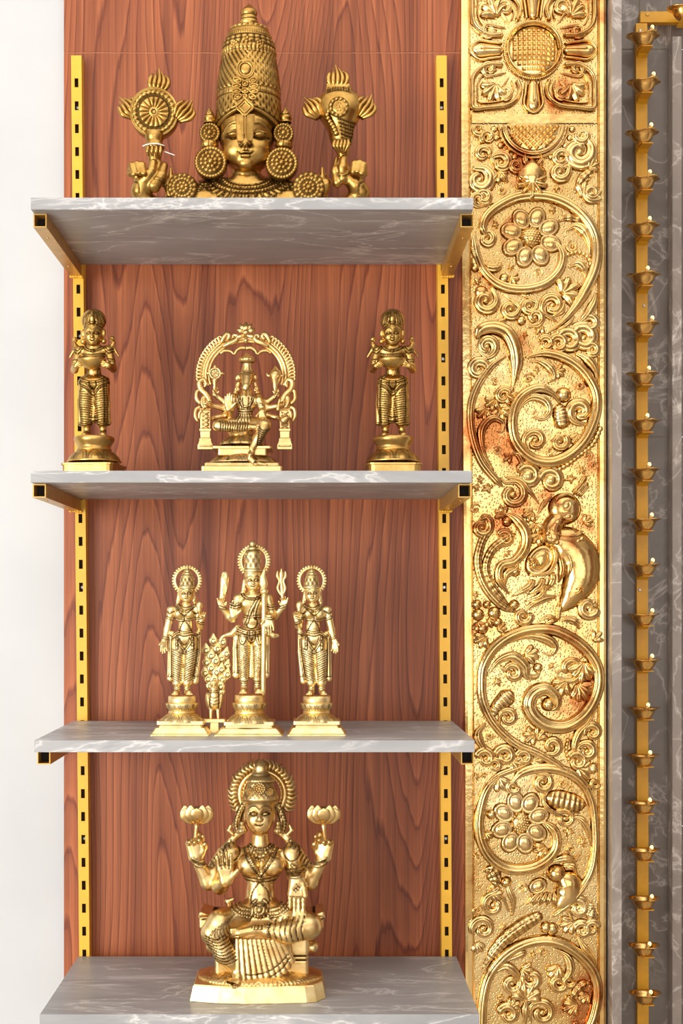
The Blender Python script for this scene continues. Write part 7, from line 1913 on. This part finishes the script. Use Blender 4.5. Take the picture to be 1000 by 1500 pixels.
    bar('mark_bar', [(361.4, 168.6, 0), (372, 168.6, 2), (368.8, 206.2, 4), (361, 206.2, 2)], -50, 10)
    bar('mark_line', [(358.2, 168, 0), (359.8, 168, 0), (359.6, 208, 2), (358.4, 208, 2)], -51, 10)
    o = bar('mark_edge', [(344, 167, 2), (373.4, 167, 2), (370, 207.5, 4), (347, 207.5, 4)], -47.2, 8); o.data.materials.clear(); o.data.materials.append(M['brass_dark'])
    # ---- ear ornaments
    big = [(1, 0, 0.17, 3.4), (8, 0.33, 0.125, 2.6), (14, 0.60, 0.125, 2.4), (30, 0.90, 0.10, 1.8)]
    for s_, x1, y1, x2, y2, fx, fy in ((-1, 307, 194.5, 308.5, 237.5, 307, 167), (1, 415, 195, 412.5, 239, 418, 166)):
        e = empty('ear_ornament'); e.parent = A.root
        A.disc('upper_disc', (x1, y1, -12), 15, rosette_h([(1, 0, 0.24, 3), (10, 0.50, 0.15, 2.2), (22, 0.88, 0.11, 1.6)], 0.4, 2.5), 16, mat, 24, 84, e)
        A.disc('lower_disc', (x2, y2, -20), 23.5, rosette_h(big, 0.4, 4.5), 14, mat, 32, 120, e)
        A.lathe('ear_finial', fx, -6, [(fy - 9, 0), (fy - 7, 1.6), (fy - 2, 5), (fy + 2, 6.6), (fy + 3, 5.4), (fy + 4, 8.6), (fy + 8, 9.4), (fy + 11, 8), (fy + 14, 9)], mat, 32, lambda T, Pz: (0.7 * np.sin(T * 6 + Pz * 0.9) * (Pz < fy + 1), 0.5 * (np.sin(T * 6 + Pz * 0.9) < -0.3) * (Pz < fy + 1) + 0.8 * np.exp(-((Pz - fy - 3) / 0.7) ** 2)), 3, e)
        A.lathe('ear_link', x1 + 0.5 * s_, -10, [(207, 8), (209, 11.5), (213, 12.5), (217, 11), (219, 8)], mat, 48, lambda T, Pz: (1.0 * np.abs(np.sin(T * 9)), 0.8 * (np.abs(np.sin(T * 9)) < 0.35)), 3, e)
    # ---- armlets on the shoulders
    for x, y, R in ((267, 275, 21), (452, 275, 23)):
        A.disc('armlet', (x, y, -32), R, rosette_h([(1, 0, 0.16, 3.0), (8, 0.30, 0.12, 2.2), (18, 0.62, 0.10, 1.4), (16, 0.86, 0.135, 2.4)], 0.4, 3.5), 18, mat, 32, 110)
    # ---- discus
    d = empty('discus'); d.parent = A.root
    def chak(r, t):
        h = np.full_like(r, 1.0); p = np.zeros_like(r)
        pet = np.abs(np.sin(8 * t)); zone = (r > 0.20) & (r < 0.62)
        h = np.where(zone, 1.0 + 2.6 * pet ** 0.6 * np.sqrt(np.clip(1 - ((r - 0.42) / 0.22) ** 2, 0, 1)), h); p = np.where(zone, np.clip(0.9 - pet * 2.2, 0, 1), p)
        hb, pb = bumps(r, t, [(26, 0.80, 0.10, 2.6), (1, 0, 0.10, 2.8)], 0.8, 0.9); zb = r > 0.66; h = np.where(zb, hb, h); p = np.where(zb, pb, p)
        zc = r < 0.18; h = np.where(zc, 1.6 + 1.2 * (r > 0.11), h); p = np.where(zc & (r > 0.06) & (r < 0.11), 0.9, p)
        p = np.where((r > 0.60) & (r < 0.68), 0.85, p); p = np.where(r > 0.9, p * 0.3, p); h = np.where(r > 0.96, 1.2, h)
        return h, p
    A.disc('wheel', (225.5, 164, -24), 35, chak, 26, mat, 44, 160, d, tilt=(0.05, -0.10))
    flame_tuft(A, d, (231, 133, -12), 1, 82, mat, size=1.3); flame_tuft(A, d, (196, 168, -12), -1, 125, mat, size=1.3); flame_tuft(A, d, (262, 172, -12), 1, 48, mat, size=1.3)
    A.lathe('stem', 226, -18, [(194, 13), (202, 14), (208, 12), (212, 13.5), (216, 15), (222, 12), (232, 9.5), (244, 8)], mat, 40, None, 2, d)
    for k in range(4): A.tube('tassel', [(217 + 6 * k, 213, -33), (216 + 6.4 * k, 221, -34), (218 + 5.6 * k, 229, -31)], [1.6, 3, 1], mat, 8, 4, d)
    th = A.tube('thread', [(209 + 6 * 0, 214, -30), (218, 211, -34), (230, 210.5, -35), (241, 213.5, -30)], 0.9, 'white_thread', 6, 4); A.tube('thread_end', [(241, 222, -30), (248, 224.5, -30), (256, 227.5, -30)], 0.7, 'white_thread', 6, 3, th)
    # ---- conch
    cn = empty('conch'); cn.parent = A.root
    C = Sculpt(A, (450, 122, -54), (546, 246, 26), 1.25)
    C.ell((497, 158, -12), (34, 26, 26), 0); C.ell((497, 150, -12), (30, 24, 22), 4); C.chain([(498, 172, -14), (500, 200, -18), (502, 228, -18)], [27, 16, 8], 8)
    C.box((495, 131, -12), (18, 14, 5), 3, 3)
    for k in range(9): C.line([(480 + 3.8 * k, 128), (479 + 4 * k, 135)], 1.0, 0.9, -26, (-54, 10), 0.9)
    C.line([(478, 137), (495, 134), (514, 137)], 1.0, 1.0, -26, (-54, 10), 0.8)
    for k in range(7): C.line([(496 + 1.0 * k, 174 + 5.4 * k), (512, 178 + 5.2 * k), (530 - 3 * k, 174 + 5.0 * k)], 1.2, 1.5, -36, (-60, 0), 0.95)
    for k in range(9): C.line([(500 + 3.4 * k, 176), (502 + 2.6 * k, 200)], 0.8, 0.7, -36, (-60, 0), 0.6)
    C.mesh('shell', mat, cn)
    A.disc('rosette', (496, 157, -38), 15, rosette_h([(1, 0, 0.17, 2.6), (8, 0.34, 0.14, 1.8), (12, 0.80, 0.19, 2.6)], 0.4, 1.0), 10, mat, 26, 90, cn)
    bm_pts = [(484, 158, -36), (479, 168, -37), (483, 178, -38), (488, 186, -39), (492, 195, -39)]
    cc = catmull([np.array(p, float) for p in bm_pts], 4)
    for i in range(0, len(cc), 2): A.disc('bead', tuple(cc[i]), 3.2, lambda r, t: (2.4 * np.sqrt(np.clip(1 - r * r, 0, 1)), np.clip(r * 2 - 1.2, 0, 0.8)), 4, mat, 8, 20, cn)
    for k in range(5): A.tube('tassel', [(491 + 4.6 * k, 204, -34), (489 + 5.2 * k, 213, -36), (496 + 2 * k, 224, -32)], [1.8, 3.3, 1.4], mat, 8, 4, cn)
    flame_tuft(A, cn, (495, 128, -12), 1, 92, mat, size=1.3); flame_tuft(A, cn, (466, 168, -12), -1, 125, mat, size=1.3); flame_tuft(A, cn, (528, 167, -12), 1, 55, mat, size=1.3)
    return A
M['white_thread'] = plain('white_cotton_thread', srgb(238, 234, 226), 0.9)
bust()
